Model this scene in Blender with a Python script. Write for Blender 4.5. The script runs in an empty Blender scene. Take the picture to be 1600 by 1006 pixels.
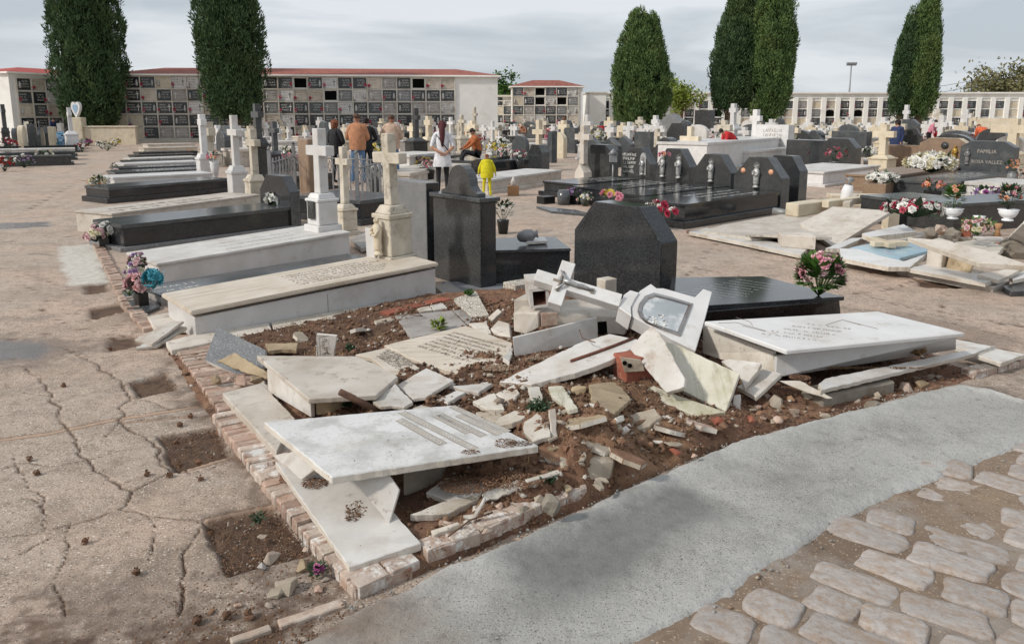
import bpy, bmesh, math, random
import numpy as np
from mathutils import Vector, Matrix
R = math.radians
scene = bpy.context.scene
COL = scene.collection
# ------------------------------------------------------------------ camera, sky, sun, exposure
CAM_H, F_PX, PRIN_Y, HORIZON = 1.7, 1209.0, 400.0, 178.0
PITCH = math.atan((PRIN_Y - HORIZON) / F_PX)
cam_data = bpy.data.cameras.new('camera')
cam = bpy.data.objects.new('camera', cam_data); COL.objects.link(cam)
cam.location = (0, 0, CAM_H); cam.rotation_euler = (math.pi/2 - PITCH, 0, 0)
cam_data.sensor_width = 36; cam_data.lens = F_PX/1600*36; cam_data.shift_y = -(503-PRIN_Y)/1600
cam_data.clip_start = .05; cam_data.clip_end = 3000
scene.camera = cam
SUN_EL, SUN_AZ = R(36), R(246)          # azimuth clockwise from +Y: light from the left
world = bpy.data.worlds.new('World'); scene.world = world; world.use_nodes = True
wn, wl = world.node_tree.nodes, world.node_tree.links
wn.clear()
w_out = wn.new('ShaderNodeOutputWorld'); w_bg = wn.new('ShaderNodeBackground')
w_sky = wn.new('ShaderNodeTexSky'); w_sky.sky_type = 'NISHITA'; w_sky.sun_disc = False
w_sky.sun_elevation = SUN_EL; w_sky.sun_rotation = SUN_AZ; w_sky.dust_density = 3
w_sc = wn.new('ShaderNodeVectorMath'); w_sc.operation = 'SCALE'; w_sc.inputs['Scale'].default_value = .09
wl.new(w_sky.outputs[0], w_sc.inputs[0])
w_tc = wn.new('ShaderNodeTexCoord'); w_map = wn.new('ShaderNodeMapping'); w_map.inputs['Scale'].default_value = (1, 1, 5.5)
wl.new(w_tc.outputs['Generated'], w_map.inputs[0])
w_n = wn.new('ShaderNodeTexNoise'); w_n.inputs['Scale'].default_value = 2.3; w_n.inputs['Detail'].default_value = 9; w_n.inputs['Roughness'].default_value = .52; w_n.inputs['Distortion'].default_value = .35
wl.new(w_map.outputs[0], w_n.inputs['Vector'])
w_r = wn.new('ShaderNodeValToRGB'); w_r.color_ramp.elements[0].position = .42; w_r.color_ramp.elements[1].position = .58
w_r.color_ramp.elements[0].color = (.50, .55, .60, 1); w_r.color_ramp.elements[1].color = (.74, .775, .81, 1)
e_ = w_r.color_ramp.elements.new(.5); e_.color = (.615, .66, .705, 1)
wl.new(w_n.outputs['Fac'], w_r.inputs[0])
w_mix = wn.new('ShaderNodeMixRGB'); w_mix.inputs[0].default_value = .86
wl.new(w_sc.outputs[0], w_mix.inputs[1]); wl.new(w_r.outputs[0], w_mix.inputs[2])
wl.new(w_mix.outputs[0], w_bg.inputs[0]); w_bg.inputs[1].default_value = 1.0
wl.new(w_bg.outputs[0], w_out.inputs[0])
sun_d = bpy.data.lights.new('sun', 'SUN'); sun_d.energy = 2.4; sun_d.angle = R(4.5); sun_d.color = (1, .95, .87)
sun = bpy.data.objects.new('sun', sun_d); COL.objects.link(sun)
sdir = Vector((math.sin(SUN_AZ)*math.cos(SUN_EL), math.cos(SUN_AZ)*math.cos(SUN_EL), math.sin(SUN_EL)))
sun.rotation_euler = (-sdir).to_track_quat('-Z', 'Y').to_euler(); sun.location = sdir*60
vs = scene.view_settings; vs.view_transform = 'Standard'; vs.look = 'None'; vs.gamma = 1; vs.use_curve_mapping = False; vs.exposure = 0.17

# ------------------------------------------------------------------ measuring helpers
_c, _s = math.cos(PITCH), math.sin(PITCH)
def ray(px, py):
    a, b = px-800, PRIN_Y-py
    return Vector((a, F_PX*_c + b*_s, b*_c - F_PX*_s))
def G(px, py, z=0.0):                  # point of the place at height z
    d = ray(px, py); t = (z-CAM_H)/d.z
    return Vector((d.x*t, d.y*t, z))
def GD(px, py, D):                     # point of the place at depth D
    d = ray(px, py); t = D/d.y
    return Vector((d.x*t, D, CAM_H+d.z*t))
UA = R(38); U = Vector((math.cos(UA), math.sin(UA), 0)); V = Vector((-math.sin(UA), math.cos(UA), 0))
rng = random.Random(7)
nrs = np.random.RandomState(11)

# ------------------------------------------------------------------ materials
MATS = {}
def rgb(r, g, b):                      # sRGB 0-255 -> linear
    f = lambda c: (c/255/12.92) if c/255 <= .04045 else ((c/255+.055)/1.055)**2.4
    return (f(r), f(g), f(b), 1)
def pm(name, c1, c2, scale=3, rough=.7, speck=None, stain=None, streak=None, bump=.0, bscale=40, spec=.5, var=.12, metal=0, detail=6, dust=None):
    m = bpy.data.materials.new(name); m.use_nodes = True; MATS[name] = m
    n, l = m.node_tree.nodes, m.node_tree.links
    b = n['Principled BSDF']; b.inputs['Roughness'].default_value = rough; b.inputs['Specular IOR Level'].default_value = spec; b.inputs['Metallic'].default_value = metal
    tc = n.new('ShaderNodeTexCoord'); oi = n.new('ShaderNodeObjectInfo')
    mm = n.new('ShaderNodeMath'); mm.operation = 'MULTIPLY'; mm.inputs[1].default_value = 37; l.new(oi.outputs['Random'], mm.inputs[0])
    av = n.new('ShaderNodeVectorMath'); l.new(tc.outputs['Object'], av.inputs[0]); l.new(mm.outputs[0], av.inputs[1])
    def noise(sc, det=6, ro=.6, vec=None):
        t = n.new('ShaderNodeTexNoise'); t.inputs['Scale'].default_value = sc; t.inputs['Detail'].default_value = det; t.inputs['Roughness'].default_value = ro
        l.new(vec or av.outputs[0], t.inputs['Vector']); return t.outputs['Fac']
    def ramp(fac, a, bb, ca=(0, 0, 0, 1), cb=(1, 1, 1, 1)):
        r = n.new('ShaderNodeValToRGB'); r.color_ramp.elements[0].position = a; r.color_ramp.elements[1].position = bb
        r.color_ramp.elements[0].color = ca; r.color_ramp.elements[1].color = cb; l.new(fac, r.inputs[0]); return r.outputs[0]
    def mix(fac, a, bcol, mode='MIX'):
        x = n.new('ShaderNodeMixRGB'); x.blend_type = mode
        if isinstance(fac, float): x.inputs[0].default_value = fac
        else: l.new(fac, x.inputs[0])
        for i, c in ((1, a), (2, bcol)):
            if isinstance(c, tuple): x.inputs[i].default_value = c
            else: l.new(c, x.inputs[i])
        return x.outputs[0]
    col = ramp(noise(scale, detail), .3, .7, c1, c2)
    if streak:
        mp = n.new('ShaderNodeMapping'); mp.inputs['Scale'].default_value = streak[0]; l.new(av.outputs[0], mp.inputs[0])
        if len(streak) > 3: mp.inputs['Rotation'].default_value = (0, 0, streak[3])
        col = mix(ramp(noise(1, 5, .65, mp.outputs[0]), .52, .75), col, streak[1])
    if stain:
        for sc, c, lo, hi in stain: col = mix(ramp(noise(sc, 7, .68), lo, hi), col, c)
    if speck:
        for sc, c, lo, hi in speck: col = mix(ramp(noise(sc, 2, .5), lo, hi), col, c)
    if dust:                            # settled dust on faces that look up
        g = n.new('ShaderNodeNewGeometry'); sp = n.new('ShaderNodeSeparateXYZ'); l.new(g.outputs['Normal'], sp.inputs[0])
        up = ramp(sp.outputs['Z'], .6, .95); md = n.new('ShaderNodeMath'); md.operation = 'MULTIPLY'; l.new(up, md.inputs[0]); l.new(ramp(noise(2.2, 6), .35, .7), md.inputs[1])
        col = mix(md.outputs[0], col, dust)
    hv = n.new('ShaderNodeHueSaturation'); mr = n.new('ShaderNodeMapRange'); mr.inputs[3].default_value = 1-var; mr.inputs[4].default_value = 1+var
    l.new(oi.outputs['Random'], mr.inputs[0]); l.new(mr.outputs[0], hv.inputs['Value']); l.new(col, hv.inputs['Color']); l.new(hv.outputs[0], b.inputs['Base Color'])
    if bump:
        bp = n.new('ShaderNodeBump'); bp.inputs['Strength'].default_value = bump; bp.inputs['Distance'].default_value = .01; l.new(noise(bscale, 6, .7), bp.inputs['Height']); l.new(bp.outputs[0], b.inputs['Normal'])
    return m
C = rgb
pm('marble_white', C(212,209,205), C(190,186,181), 4, .5, stain=[(2.5, C(170,160,147), .48, .74), (9, C(140,124,106), .6, .8), (26, C(112,92,74), .66, .76)], speck=[(160, C(190,185,178), .62, .72)], streak=((2, 14, 2), C(190,188,186), 0, .5), bump=.08, bscale=60)
pm('marble_clean', C(216,214,212), C(200,198,196), 4, .38, stain=[(2.2, C(186,180,172), .5, .78), (7, C(166,154,140), .58, .82), (30, C(126,106,88), .67, .76)], bump=.08, bscale=60)
pm('marble_rubble', C(208,205,201), C(188,183,176), 4, .55, stain=[(2.4, C(176,164,150), .46, .72), (6, C(150,128,108), .54, .74), (15, C(122,96,76), .6, .74), (50, C(104,82,66), .64, .74)], streak=((3, 11, 2), C(170,164,156), 0, .9), bump=.18, bscale=60)
pm('marble_beige', C(204,194,180), C(184,172,156), 4, .5, streak=((1.3, 26, 2), C(158,140,118), 0, R(38)), stain=[(5, C(150,132,110), .6, .85)], bump=.12, bscale=80)
pm('marble_dirty', C(214,208,198), C(190,182,170), 4, .6, stain=[(3, C(160,145,124), .48, .75), (11, C(120,98,76), .6, .8)], speck=[(90, C(130,112,92), .64, .74)], bump=.2, bscale=50)
pm('marble_mossy', C(206,202,188), C(182,176,156), 3, .7, stain=[(3, C(150,146,110), .5, .75), (7, C(104,94,62), .6, .8)], streak=((14, 1.5, 2), C(140,132,104), 0, .4), bump=.25)
pm('marble_warm', C(208,200,190), C(188,178,166), 4, .55, stain=[(3, C(166,152,134), .48, .74), (12, C(136,116,98), .58, .76), (34, C(112,92,76), .66, .76)], bump=.15, bscale=60)
pm('marble_grimy', C(206,205,203), C(190,188,185), 3, .5, stain=[(6, C(160,157,152), .46, .7), (70, C(158,155,150), .54, .72), (2, C(176,170,160), .55, .8)], bump=.12, bscale=70)
pm('band_grey', C(178,170,160), C(158,150,140), 9, .9)
pm('stone_cream', C(214,202,180), C(194,180,156), 5, .8, stain=[(4, C(150,132,102), .55, .8)], bump=.25, bscale=70)
pm('stone_weathered', C(206,198,184), C(176,166,148), 6, .85, stain=[(5, C(116,108,92), .52, .75), (14, C(84,78,66), .62, .8)], bump=.35, bscale=60)
pm('stone_yellow', C(176,158,130), C(148,130,104), 6, .9, stain=[(8, C(112,92,72), .5, .75)], bump=.5, bscale=40)
pm('granite_black', C(40,42,44), C(30,31,33), 6, .1, speck=[(230, C(120,122,124), .6, .68), (120, C(72,74,78), .6, .7)], stain=[(2, C(58,60,62), .5, .8)], spec=.5, var=.08)
pm('granite_dark', C(58,59,60), C(44,45,46), 6, .17, speck=[(200, C(128,126,122), .58, .66), (110, C(20,20,22), .58, .68)], spec=.5, stain=[(1.6, C(80,79,77), .52, .76)])
pm('granite_grey', C(128,128,128), C(108,108,110), 6, .4, speck=[(210, C(60,60,62), .55, .63), (150, C(190,188,184), .6, .68)])
pm('granite_slate', C(74,77,80), C(58,61,64), 5, .2, speck=[(220, C(140,142,142), .6, .68)], stain=[(3, C(110,108,102), .5, .8)])
pm('granite_brown', C(150,126,104), C(126,104,86), 5, .3, speck=[(180, C(90,70,58), .56, .66), (140, C(200,178,154), .6, .7)])
pm('terrazzo', C(196,188,174), C(170,160,146), 4, .7, speck=[(90, C(96,90,82), .52, .58), (70, C(226,222,214), .58, .64)], bump=.2)
pm('ledger_grey', C(166,160,154), C(140,134,130), 4, .6, stain=[(4, C(120,108,94), .5, .8)], speck=[(150, C(110,106,102), .6, .7)], bump=.12)
pm('brick_red', C(156,90,70), C(124,70,54), 9, .9, stain=[(6, C(190,170,150), .58, .8)], bump=.5, bscale=60)
pm('brick_old', C(180,154,138), C(152,122,106), 10, .92, stain=[(7, C(190,178,164), .46, .66), (16, C(122,96,80), .54, .7)], bump=.6, bscale=60, var=.2)
pm('brick_lime', C(196,184,172), C(172,146,130), 9, .92, stain=[(14, C(222,218,212), .5, .6), (11, C(140,106,86), .52, .66), (30, C(100,76,60), .6, .7)], bump=.7, bscale=50, var=.15)
pm('mortar', C(176,164,148), C(146,134,118), 8, .95, stain=[(12, C(112,98,82), .55, .75)], bump=.6, bscale=40)
pm('cement_block', C(150,142,130), C(122,112,100), 7, .95, stain=[(5, C(104,88,70), .5, .75)], bump=.6, bscale=50)
pm('rust_iron', C(120,74,58), C(84,52,42), 14, .85, bump=.4)
pm('wood_brown', C(112,84,68), C(84,62,50), 8, .9, streak=((4, 40, 40), C(60,44,36)), bump=.4)
pm('wood_pale', C(212,192,156), C(190,168,130), 6, .75, streak=((3, 30, 30), C(168,142,104)), bump=.2)
pm('clod', C(146,112,88), C(104,76,58), 14, .98, stain=[(9, C(172,142,110), .56, .76)], bump=.5, bscale=80, var=.25)
pm('pebble', C(178,164,150), C(146,132,118), 9, .9, stain=[(7, C(180,140,120), .55, .8)], bump=.3, var=.2)
pm('mulch', C(118,88,66), C(84,60,44), 20, .98, var=.25)
pm('straw', C(150,122,86), C(110,86,58), 20, .95, var=.2)
pm('plaster', C(240,238,233), C(228,225,218), 1.2, .9, stain=[(.8, C(200,194,182), .55, .85)], bump=.1, bscale=10)
pm('plaster_dirty', C(220,214,202), C(198,190,176), 1.5, .9, stain=[(1.2, C(168,156,138), .55, .8)], bump=.1)
pm('niche_frame', C(224,218,206), C(200,192,178), 2, .9, stain=[(2, C(150,136,116), .55, .8)])
pm('roof_tile', C(156,92,78), C(130,76,66), 3, .9, streak=((6, .6, 1), C(108,68,60)), bump=.4, bscale=8)
pm('roof_red', C(178,78,68), C(160,68,60), 2, .8)
pm('hollow_shade', C(14,13,12), C(8,8,8), 2, 1, spec=.1)  # black standing in for the shade inside holes and hollows
pm('letter_white', C(214,212,206), C(200,198,192), 5, .7)
pm('gap_fill_dark', C(92,76,62), C(66,54,44), 8, .98, bump=.6)  # dark brown of the fill block that darkens the gap under a lid
pm('letter_dark', C(94,86,78), C(74,66,60), 5, .9)
pm('letter_grey', C(136,128,118), C(110,102,94), 6, .9)
pm('statue_white', C(206,205,202), C(160,158,155), 22, .45, metal=.25, stain=[(40, C(110,108,106), .5, .66)])
pm('statue_silver', C(190,190,188), C(150,150,148), 22, .35, metal=.5, stain=[(40, C(104,102,100), .5, .66)])
pm('gilt', C(176,140,66), C(140,108,46), 8, .45, metal=.3)
pm('chrome', C(176,172,170), C(150,144,142), 8, .22, metal=.9)
pm('iron_grey', C(150,150,150), C(124,124,126), 6, .5, metal=.3)
pm('iron_dark', C(58,58,60), C(42,42,44), 6, .5)
pm('porcelain', C(234,234,236), C(224,224,226), 4, .2)
pm('terracotta', C(184,142,104), C(150,110,78), 6, .8)
pm('pot_black', C(34,34,34), C(24,24,24), 6, .35)
pm('glass_pane', C(176,182,186), C(150,156,160), 3, .05, stain=[(5, C(206,208,208), .5, .6)])
pm('painted_tile', C(150,186,206), C(176,204,214), 5, .25, stain=[(4, C(172,150,190), .55, .72), (9, C(206,218,222), .56, .72)])
pm('bark', C(120,98,80), C(86,68,56), 6, .95, streak=((12, 12, 1), C(64,50,42)), bump=.5)
pm('leaf_cypress', C(84,106,70), C(58,80,54), 1.5, .75, stain=[(.5, C(92,108,64), .5, .75)], spec=.2, var=.06)
pm('leaf_cypress_b', C(104,126,74), C(74,98,58), 1.5, .75, stain=[(.5, C(112,124,72), .5, .75)], spec=.2, var=.06)
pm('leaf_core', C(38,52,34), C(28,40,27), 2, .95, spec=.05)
pm('leaf_lime', C(138,150,62), C(104,124,48), 2, .6, spec=.3)
pm('leaf_green', C(84,118,48), C(54,86,36), 2, .6, spec=.3)
pm('leaf_olive', C(128,124,82), C(98,98,64), 2, .7)
pm('leaf_dark', C(48,72,40), C(34,54,30), 6, .6)
for nm, c in dict(white=(238,236,230), cream=(228,220,186), pink=(222,150,166), palepink=(232,194,196), dustyrose=(222,172,168), rose=(196,84,104), red=(190,42,46), crimson=(178,48,76), purple=(150,76,140), lilac=(182,150,196), blue=(120,170,196), paleblue=(150,180,206), teal=(74,160,176), orange=(226,140,96), peach=(236,176,142), yellow=(226,204,96), magenta=(196,96,160)).items():
    c2 = tuple(max(0, int(v*.86)) for v in c); pm('petal_'+nm, C(*c), C(*c2), 30, .7, var=.1)
for nm, c in dict(skin=(196,148,124), skin_tan=(164,116,92), hair_dark=(40,32,30), hair_auburn=(126,74,48), hair_wine=(84,36,40), cloth_black=(34,34,38), cloth_orange=(196,138,102), cloth_camo=(200,172,150), cloth_jeans=(92,124,160), cloth_white=(230,230,234), cloth_rust=(176,98,52), cloth_yellow=(226,214,30), cloth_navy=(46,58,96), cloth_red=(198,44,48), cloth_grey=(120,118,114), cloth_orange2=(224,104,62), cloth_pink=(226,150,166), shoe_white=(224,222,214), shoe_dark=(44,40,40), hair_short=(92,66,54)).items():
    c2 = tuple(int(v*.8) for v in c); pm(nm, C(*c), C(*c2), 12, .85, var=.03, bump=.2, bscale=25)

# ------------------------------------------------------------------ objects
def link(o, parent=None):
    COL.objects.link(o)
    if parent is not None: o.parent = parent
    return o
def tag(o, label=None, cat=None, group=None, kind=None):
    if label: o['label'] = label
    if cat: o['category'] = cat
    if group: o['group'] = group
    if kind: o['kind'] = kind
    return o
def thing(name, label, cat, loc=(0, 0, 0), rz=0, group=None):
    o = bpy.data.objects.new(name, None); o.empty_display_size = .1; link(o)
    o.location = loc; o.rotation_euler = (0, 0, rz)
    return tag(o, label, cat, group)
def mesh_np(name, v, f, mats, mi=None, smooth=False):
    v = np.asarray(v, np.float32); f = np.asarray(f, np.int32)
    me = bpy.data.meshes.new(name); k = f.shape[1]
    me.vertices.add(len(v)); me.vertices.foreach_set('co', v.ravel())
    me.loops.add(f.size); me.loops.foreach_set('vertex_index', f.ravel())
    me.polygons.add(len(f)); me.polygons.foreach_set('loop_start', np.arange(0, f.size, k, dtype=np.int32))
    me.polygons.foreach_set('loop_total', np.full(len(f), k, np.int32))
    if mi is not None: me.polygons.foreach_set('material_index', np.asarray(mi, np.int32))
    if smooth: me.polygons.foreach_set('use_smooth', np.ones(len(f), bool))
    for m in mats: me.materials.append(MATS[m])
    me.update(); me.validate(); return me
class MB:
    """collects shapes for one mesh object"""
    def __init__(self): self.v = []; self.f = []; self.m = []; self.mats = []; self.sm = []
    def mi(self, m):
        if m not in self.mats: self.mats.append(m)
        return self.mats.index(m)
    def add(self, vs, fs, m, smooth=False):
        o = len(self.v); self.v += [tuple(v) for v in vs]; k = self.mi(m)
        for f in fs: self.f.append(tuple(o+i for i in f)); self.m.append(k); self.sm.append(smooth)
        return self
    def box(self, x0, x1, y0, y1, z0, z1, m, M=None, tz=None):
        # tz=(dz at x0, dz at x1): sloping top
        a, b = tz or (0, 0)
        vs = [Vector(p) for p in ((x0,y0,z0),(x1,y0,z0),(x1,y1,z0),(x0,y1,z0),(x0,y0,z1+a),(x1,y0,z1+b),(x1,y1,z1+b),(x0,y1,z1+a))]
        if M: vs = [M @ p for p in vs]
        return self.add(vs, ((0,3,2,1),(4,5,6,7),(0,1,5,4),(1,2,6,5),(2,3,7,6),(3,0,4,7)), m)
    def prism(self, pts, d, m, m_side=None, m_back=None):     # polygon pts (3d) extruded by vector d
        n = len(pts); a = [Vector(p) for p in pts]; b = [p+d for p in a]
        o = len(self.v); self.v += [tuple(p) for p in a+b]
        nrm = Vector((0, 0, 0))
        for i in range(n): nrm += a[i].cross(a[(i+1) % n])
        flip = nrm.dot(d) > 0
        top = list(range(n)); bot = list(range(2*n-1, n-1, -1))
        sides = [(i, i+n, (i+1) % n+n, (i+1) % n) for i in range(n)]
        fs = [(top, m), (bot, m_back or m)]+[(s, m_side or m) for s in sides]
        for f, mm in fs:
            f = [o+i for i in f]
            if flip: f.reverse()
            self.f.append(tuple(f)); self.m.append(self.mi(mm)); self.sm.append(False)
        return self
    def lathe(self, prof, m, n=12, M=None, smooth=True):
        vs = []; fs = []
        for r, z in prof:
            for i in range(n):
                p = Vector((r*math.cos(2*math.pi*i/n), r*math.sin(2*math.pi*i/n), z)); vs.append(M @ p if M else p)
        for j in range(len(prof)-1):
            for i in range(n): fs.append((j*n+i, j*n+(i+1) % n, (j+1)*n+(i+1) % n, (j+1)*n+i))
        fs.append(tuple(range(n-1, -1, -1))); fs.append(tuple((len(prof)-1)*n+i for i in range(n)))
        return self.add(vs, fs, m, smooth)
    def tube(self, pts, r, m, n=6):
        pts = [Vector(p) for p in pts]; rs = r if isinstance(r, (list, tuple)) else [r]*len(pts); vs = []; fs = []
        for k, p in enumerate(pts):
            t = (pts[min(k+1, len(pts)-1)]-pts[max(k-1, 0)]).normalized()
            a = t.cross(Vector((0, 0, 1)) if abs(t.z) < .9 else Vector((1, 0, 0))).normalized(); b = t.cross(a)
            for i in range(n): w = 2*math.pi*i/n; vs.append(p+(a*math.cos(w)+b*math.sin(w))*rs[k])
        for k in range(len(pts)-1):
            for i in range(n): fs.append((k*n+i, k*n+(i+1) % n, (k+1)*n+(i+1) % n, (k+1)*n+i))
        fs.append(tuple(range(n-1, -1, -1))); fs.append(tuple((len(pts)-1)*n+i for i in range(n)))
        return self.add(vs, fs, m, True)
    def rock(self, c, r, m, rnd=rng, sx=1, sy=1, sz=.75, sub=1, rz=None):
        bm = bmesh.new(); bmesh.ops.create_icosphere(bm, subdivisions=sub, radius=1)
        a = rnd.uniform(0, 6.3) if rz is None else rz; ca, sa = math.cos(a), math.sin(a); vs = []
        for v in bm.verts:
            k = rnd.uniform(.72, 1.12); x, y, z = v.co.x*sx*k*r, v.co.y*sy*k*r, v.co.z*sz*k*r
            vs.append((c[0]+x*ca-y*sa, c[1]+x*sa+y*ca, c[2]+z))
        fs = [tuple(v.index for v in f.verts) for f in bm.faces]; bm.free()
        return self.add(vs, fs, m)
    def chunk(self, c, r, m, rnd=rng, sx=1, sy=1, sz=.75, n=14):      # angular broken stone
        bm = bmesh.new()
        for k in range(n):
            d = Vector((rnd.gauss(0, 1), rnd.gauss(0, 1), rnd.gauss(0, 1))).normalized()*rnd.uniform(.8, 1.1); bm.verts.new((d.x*sx, d.y*sy, d.z*sz))
        bmesh.ops.convex_hull(bm, input=bm.verts[:]); bm.verts.index_update(); a = rnd.uniform(0, 6.3); ca, sa = math.cos(a), math.sin(a)
        vs = [(c[0]+(v.co.x*ca-v.co.y*sa)*r, c[1]+(v.co.x*sa+v.co.y*ca)*r, c[2]+v.co.z*r) for v in bm.verts]
        fs = [tuple(v.index for v in f.verts) for f in bm.faces]; bm.free()
        return self.add(vs, fs, m)
    def mesh(self, name, off=None, bev=0, seg=1):
        me = bpy.data.meshes.new(name); off = off or Vector((0, 0, 0))
        me.from_pydata([(v[0]-off[0], v[1]-off[1], v[2]-off[2]) for v in self.v], [], self.f)
        me.polygons.foreach_set('material_index', self.m); me.polygons.foreach_set('use_smooth', self.sm)
        for m in self.mats: me.materials.append(MATS[m])
        if bev:
            bm = bmesh.new(); bm.from_mesh(me); bmesh.ops.recalc_face_normals(bm, faces=bm.faces)
            ed = [e for e in bm.edges if len(e.link_faces) == 2 and e.calc_face_angle(0) > .5]
            bmesh.ops.bevel(bm, geom=ed, offset=bev, segments=seg, affect='EDGES', clamp_overlap=True); bm.to_mesh(me); bm.free()
        me.update(); return me
    def build(self, name, parent=None, off=None, bev=0, seg=1):
        return link(bpy.data.objects.new(name, self.mesh(name, off, bev, seg)), parent)
def put(name, mb, label, cat, at=None, group=None, bev=0):      # one-mesh thing built in world coordinates
    vs_ = np.array(mb.v); at = at or Vector((vs_[:, 0].mean(), vs_[:, 1].mean(), vs_[:, 2].min()))
    o = mb.build(name, None, at, bev); o.location = at
    return tag(o, label, cat, group)
def copy_tree(o, parent=None):
    c = o.copy(); COL.objects.link(c); c.parent = parent
    for ch in o.children: copy_tree(ch, c)
    return c
TXT = {}
def text_geo(s):
    if s not in TXT:
        cu = bpy.data.curves.new('t', 'FONT'); cu.body = s; cu.resolution_u = 2
        ob = bpy.data.objects.new('t', cu); COL.objects.link(ob); dg = bpy.context.evaluated_depsgraph_get(); dg.update()
        me = bpy.data.meshes.new_from_object(ob.evaluated_get(dg))
        vs = [(v.co.x, v.co.y) for v in me.vertices]; fs = [tuple(p.vertices) for p in me.polygons]
        bpy.data.objects.remove(ob); bpy.data.curves.remove(cu); bpy.data.meshes.remove(me)
        TXT[s] = (vs, fs)
    return TXT[s]
def write(mb, s, o, xd, yd, size, m, wide=1.0, lift=.0015):
    vs, fs = text_geo(s); n = xd.cross(yd).normalized()
    mb.add([o+xd*(x*size*wide)+yd*(y*size)+n*lift for x, y in vs], fs, m); return mb
def scrawl(mb, o, xd, yd, length, h, m, rnd, lift=.0015, gap=.12):   # worn lettering nobody can read: strokes of letter height
    x = 0; n = xd.cross(yd).normalized()*lift; w = h*.16
    while x < length:
        if rnd.random() < gap: x += h*.55; continue
        lw = h*rnd.uniform(.45, .75); k = rnd.randint(0, 4)
        segs = [((0, 0), (0, 1)), ((lw, 0), (lw, 1))] if k == 0 else [((0, 0), (0, 1)), ((0, 1), (lw, 1)), ((0, .5), (lw*.8, .5))] if k == 1 else [((0, 0), (lw*.5, 1)), ((lw*.5, 1), (lw, 0))] if k == 2 else [((0, 0), (lw, 0)), ((0, 0), (0, 1))] if k == 3 else [((lw*.5, 0), (lw*.5, 1)), ((0, 1), (lw, 1)), ((0, 0), (lw, 0))]
        for (ax, ay), (bx, by) in segs:
            a = o+xd*(x+ax)+yd*(ay*h)+n; b = o+xd*(x+bx)+yd*(by*h)+n; d = (b-a).normalized(); q = xd.cross(yd).cross(d).normalized()*w*.5
            mb.add([a-q, b-q, b+q, a+q], [(0, 1, 2, 3)], m)
        x += lw+h*.25
    return mb
# ------------------------------------------------------------------ value noise for relief
_perm = nrs.permutation(4096)
def vnoise(x, y, seed=0):
    xi = np.floor(x).astype(int); yi = np.floor(y).astype(int); fx = x-xi; fy = y-yi
    fx = fx*fx*(3-2*fx); fy = fy*fy*(3-2*fy)
    h = lambda a, b: _perm[(a*73+b*1021+seed*331) & 4095]/4096
    return (h(xi, yi)*(1-fx)+h(xi+1, yi)*fx)*(1-fy)+(h(xi, yi+1)*(1-fx)+h(xi+1, yi+1)*fx)*fy
def fbm(x, y, o=4, seed=0):
    r = 0; a = .5; s = 0
    for i in range(o): r = r+a*vnoise(x*2**i, y*2**i, seed+i); s += a; a *= .5
    return r/s
def segdist(X, Y, poly, closed=False):
    d = np.full(X.shape, 1e9); n = len(poly)
    for i in range(n if closed else n-1):
        ax, ay = poly[i][:2]; bx, by = poly[(i+1) % n][:2]; ux, uy = bx-ax, by-ay; L = ux*ux+uy*uy+1e-12
        t = np.clip(((X-ax)*ux+(Y-ay)*uy)/L, 0, 1); d = np.minimum(d, np.hypot(X-ax-t*ux, Y-ay-t*uy))
    return d
def inside(X, Y, poly):
    r = np.zeros(X.shape, bool); n = len(poly)
    for i in range(n):
        ax, ay = poly[i][:2]; bx, by = poly[(i+1) % n][:2]
        c = ((ay > Y) != (by > Y)) & (X < (bx-ax)*(Y-ay)/(by-ay+1e-12)+ax); r ^= c
    return r
def sdist(X, Y, poly):                 # positive inside
    d = segdist(X, Y, poly, True); return np.where(inside(X, Y, poly), d, -d)
def attr(me, name, val):
    a = me.attributes.new(name, 'FLOAT', 'POINT'); a.data.foreach_set('value', np.asarray(val, np.float32).ravel())
def grid_faces(nr, nc, keep=None):
    i = np.arange((nr-1)*(nc-1)); r = i//(nc-1); c = i % (nc-1); a = r*nc+c
    f = np.stack([a, a+1, a+nc+1, a+nc], 1)
    if keep is not None: f = f[keep[f].all(1)]
    return f
GM_NOTE = 'relief and colour of the paving'
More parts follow.
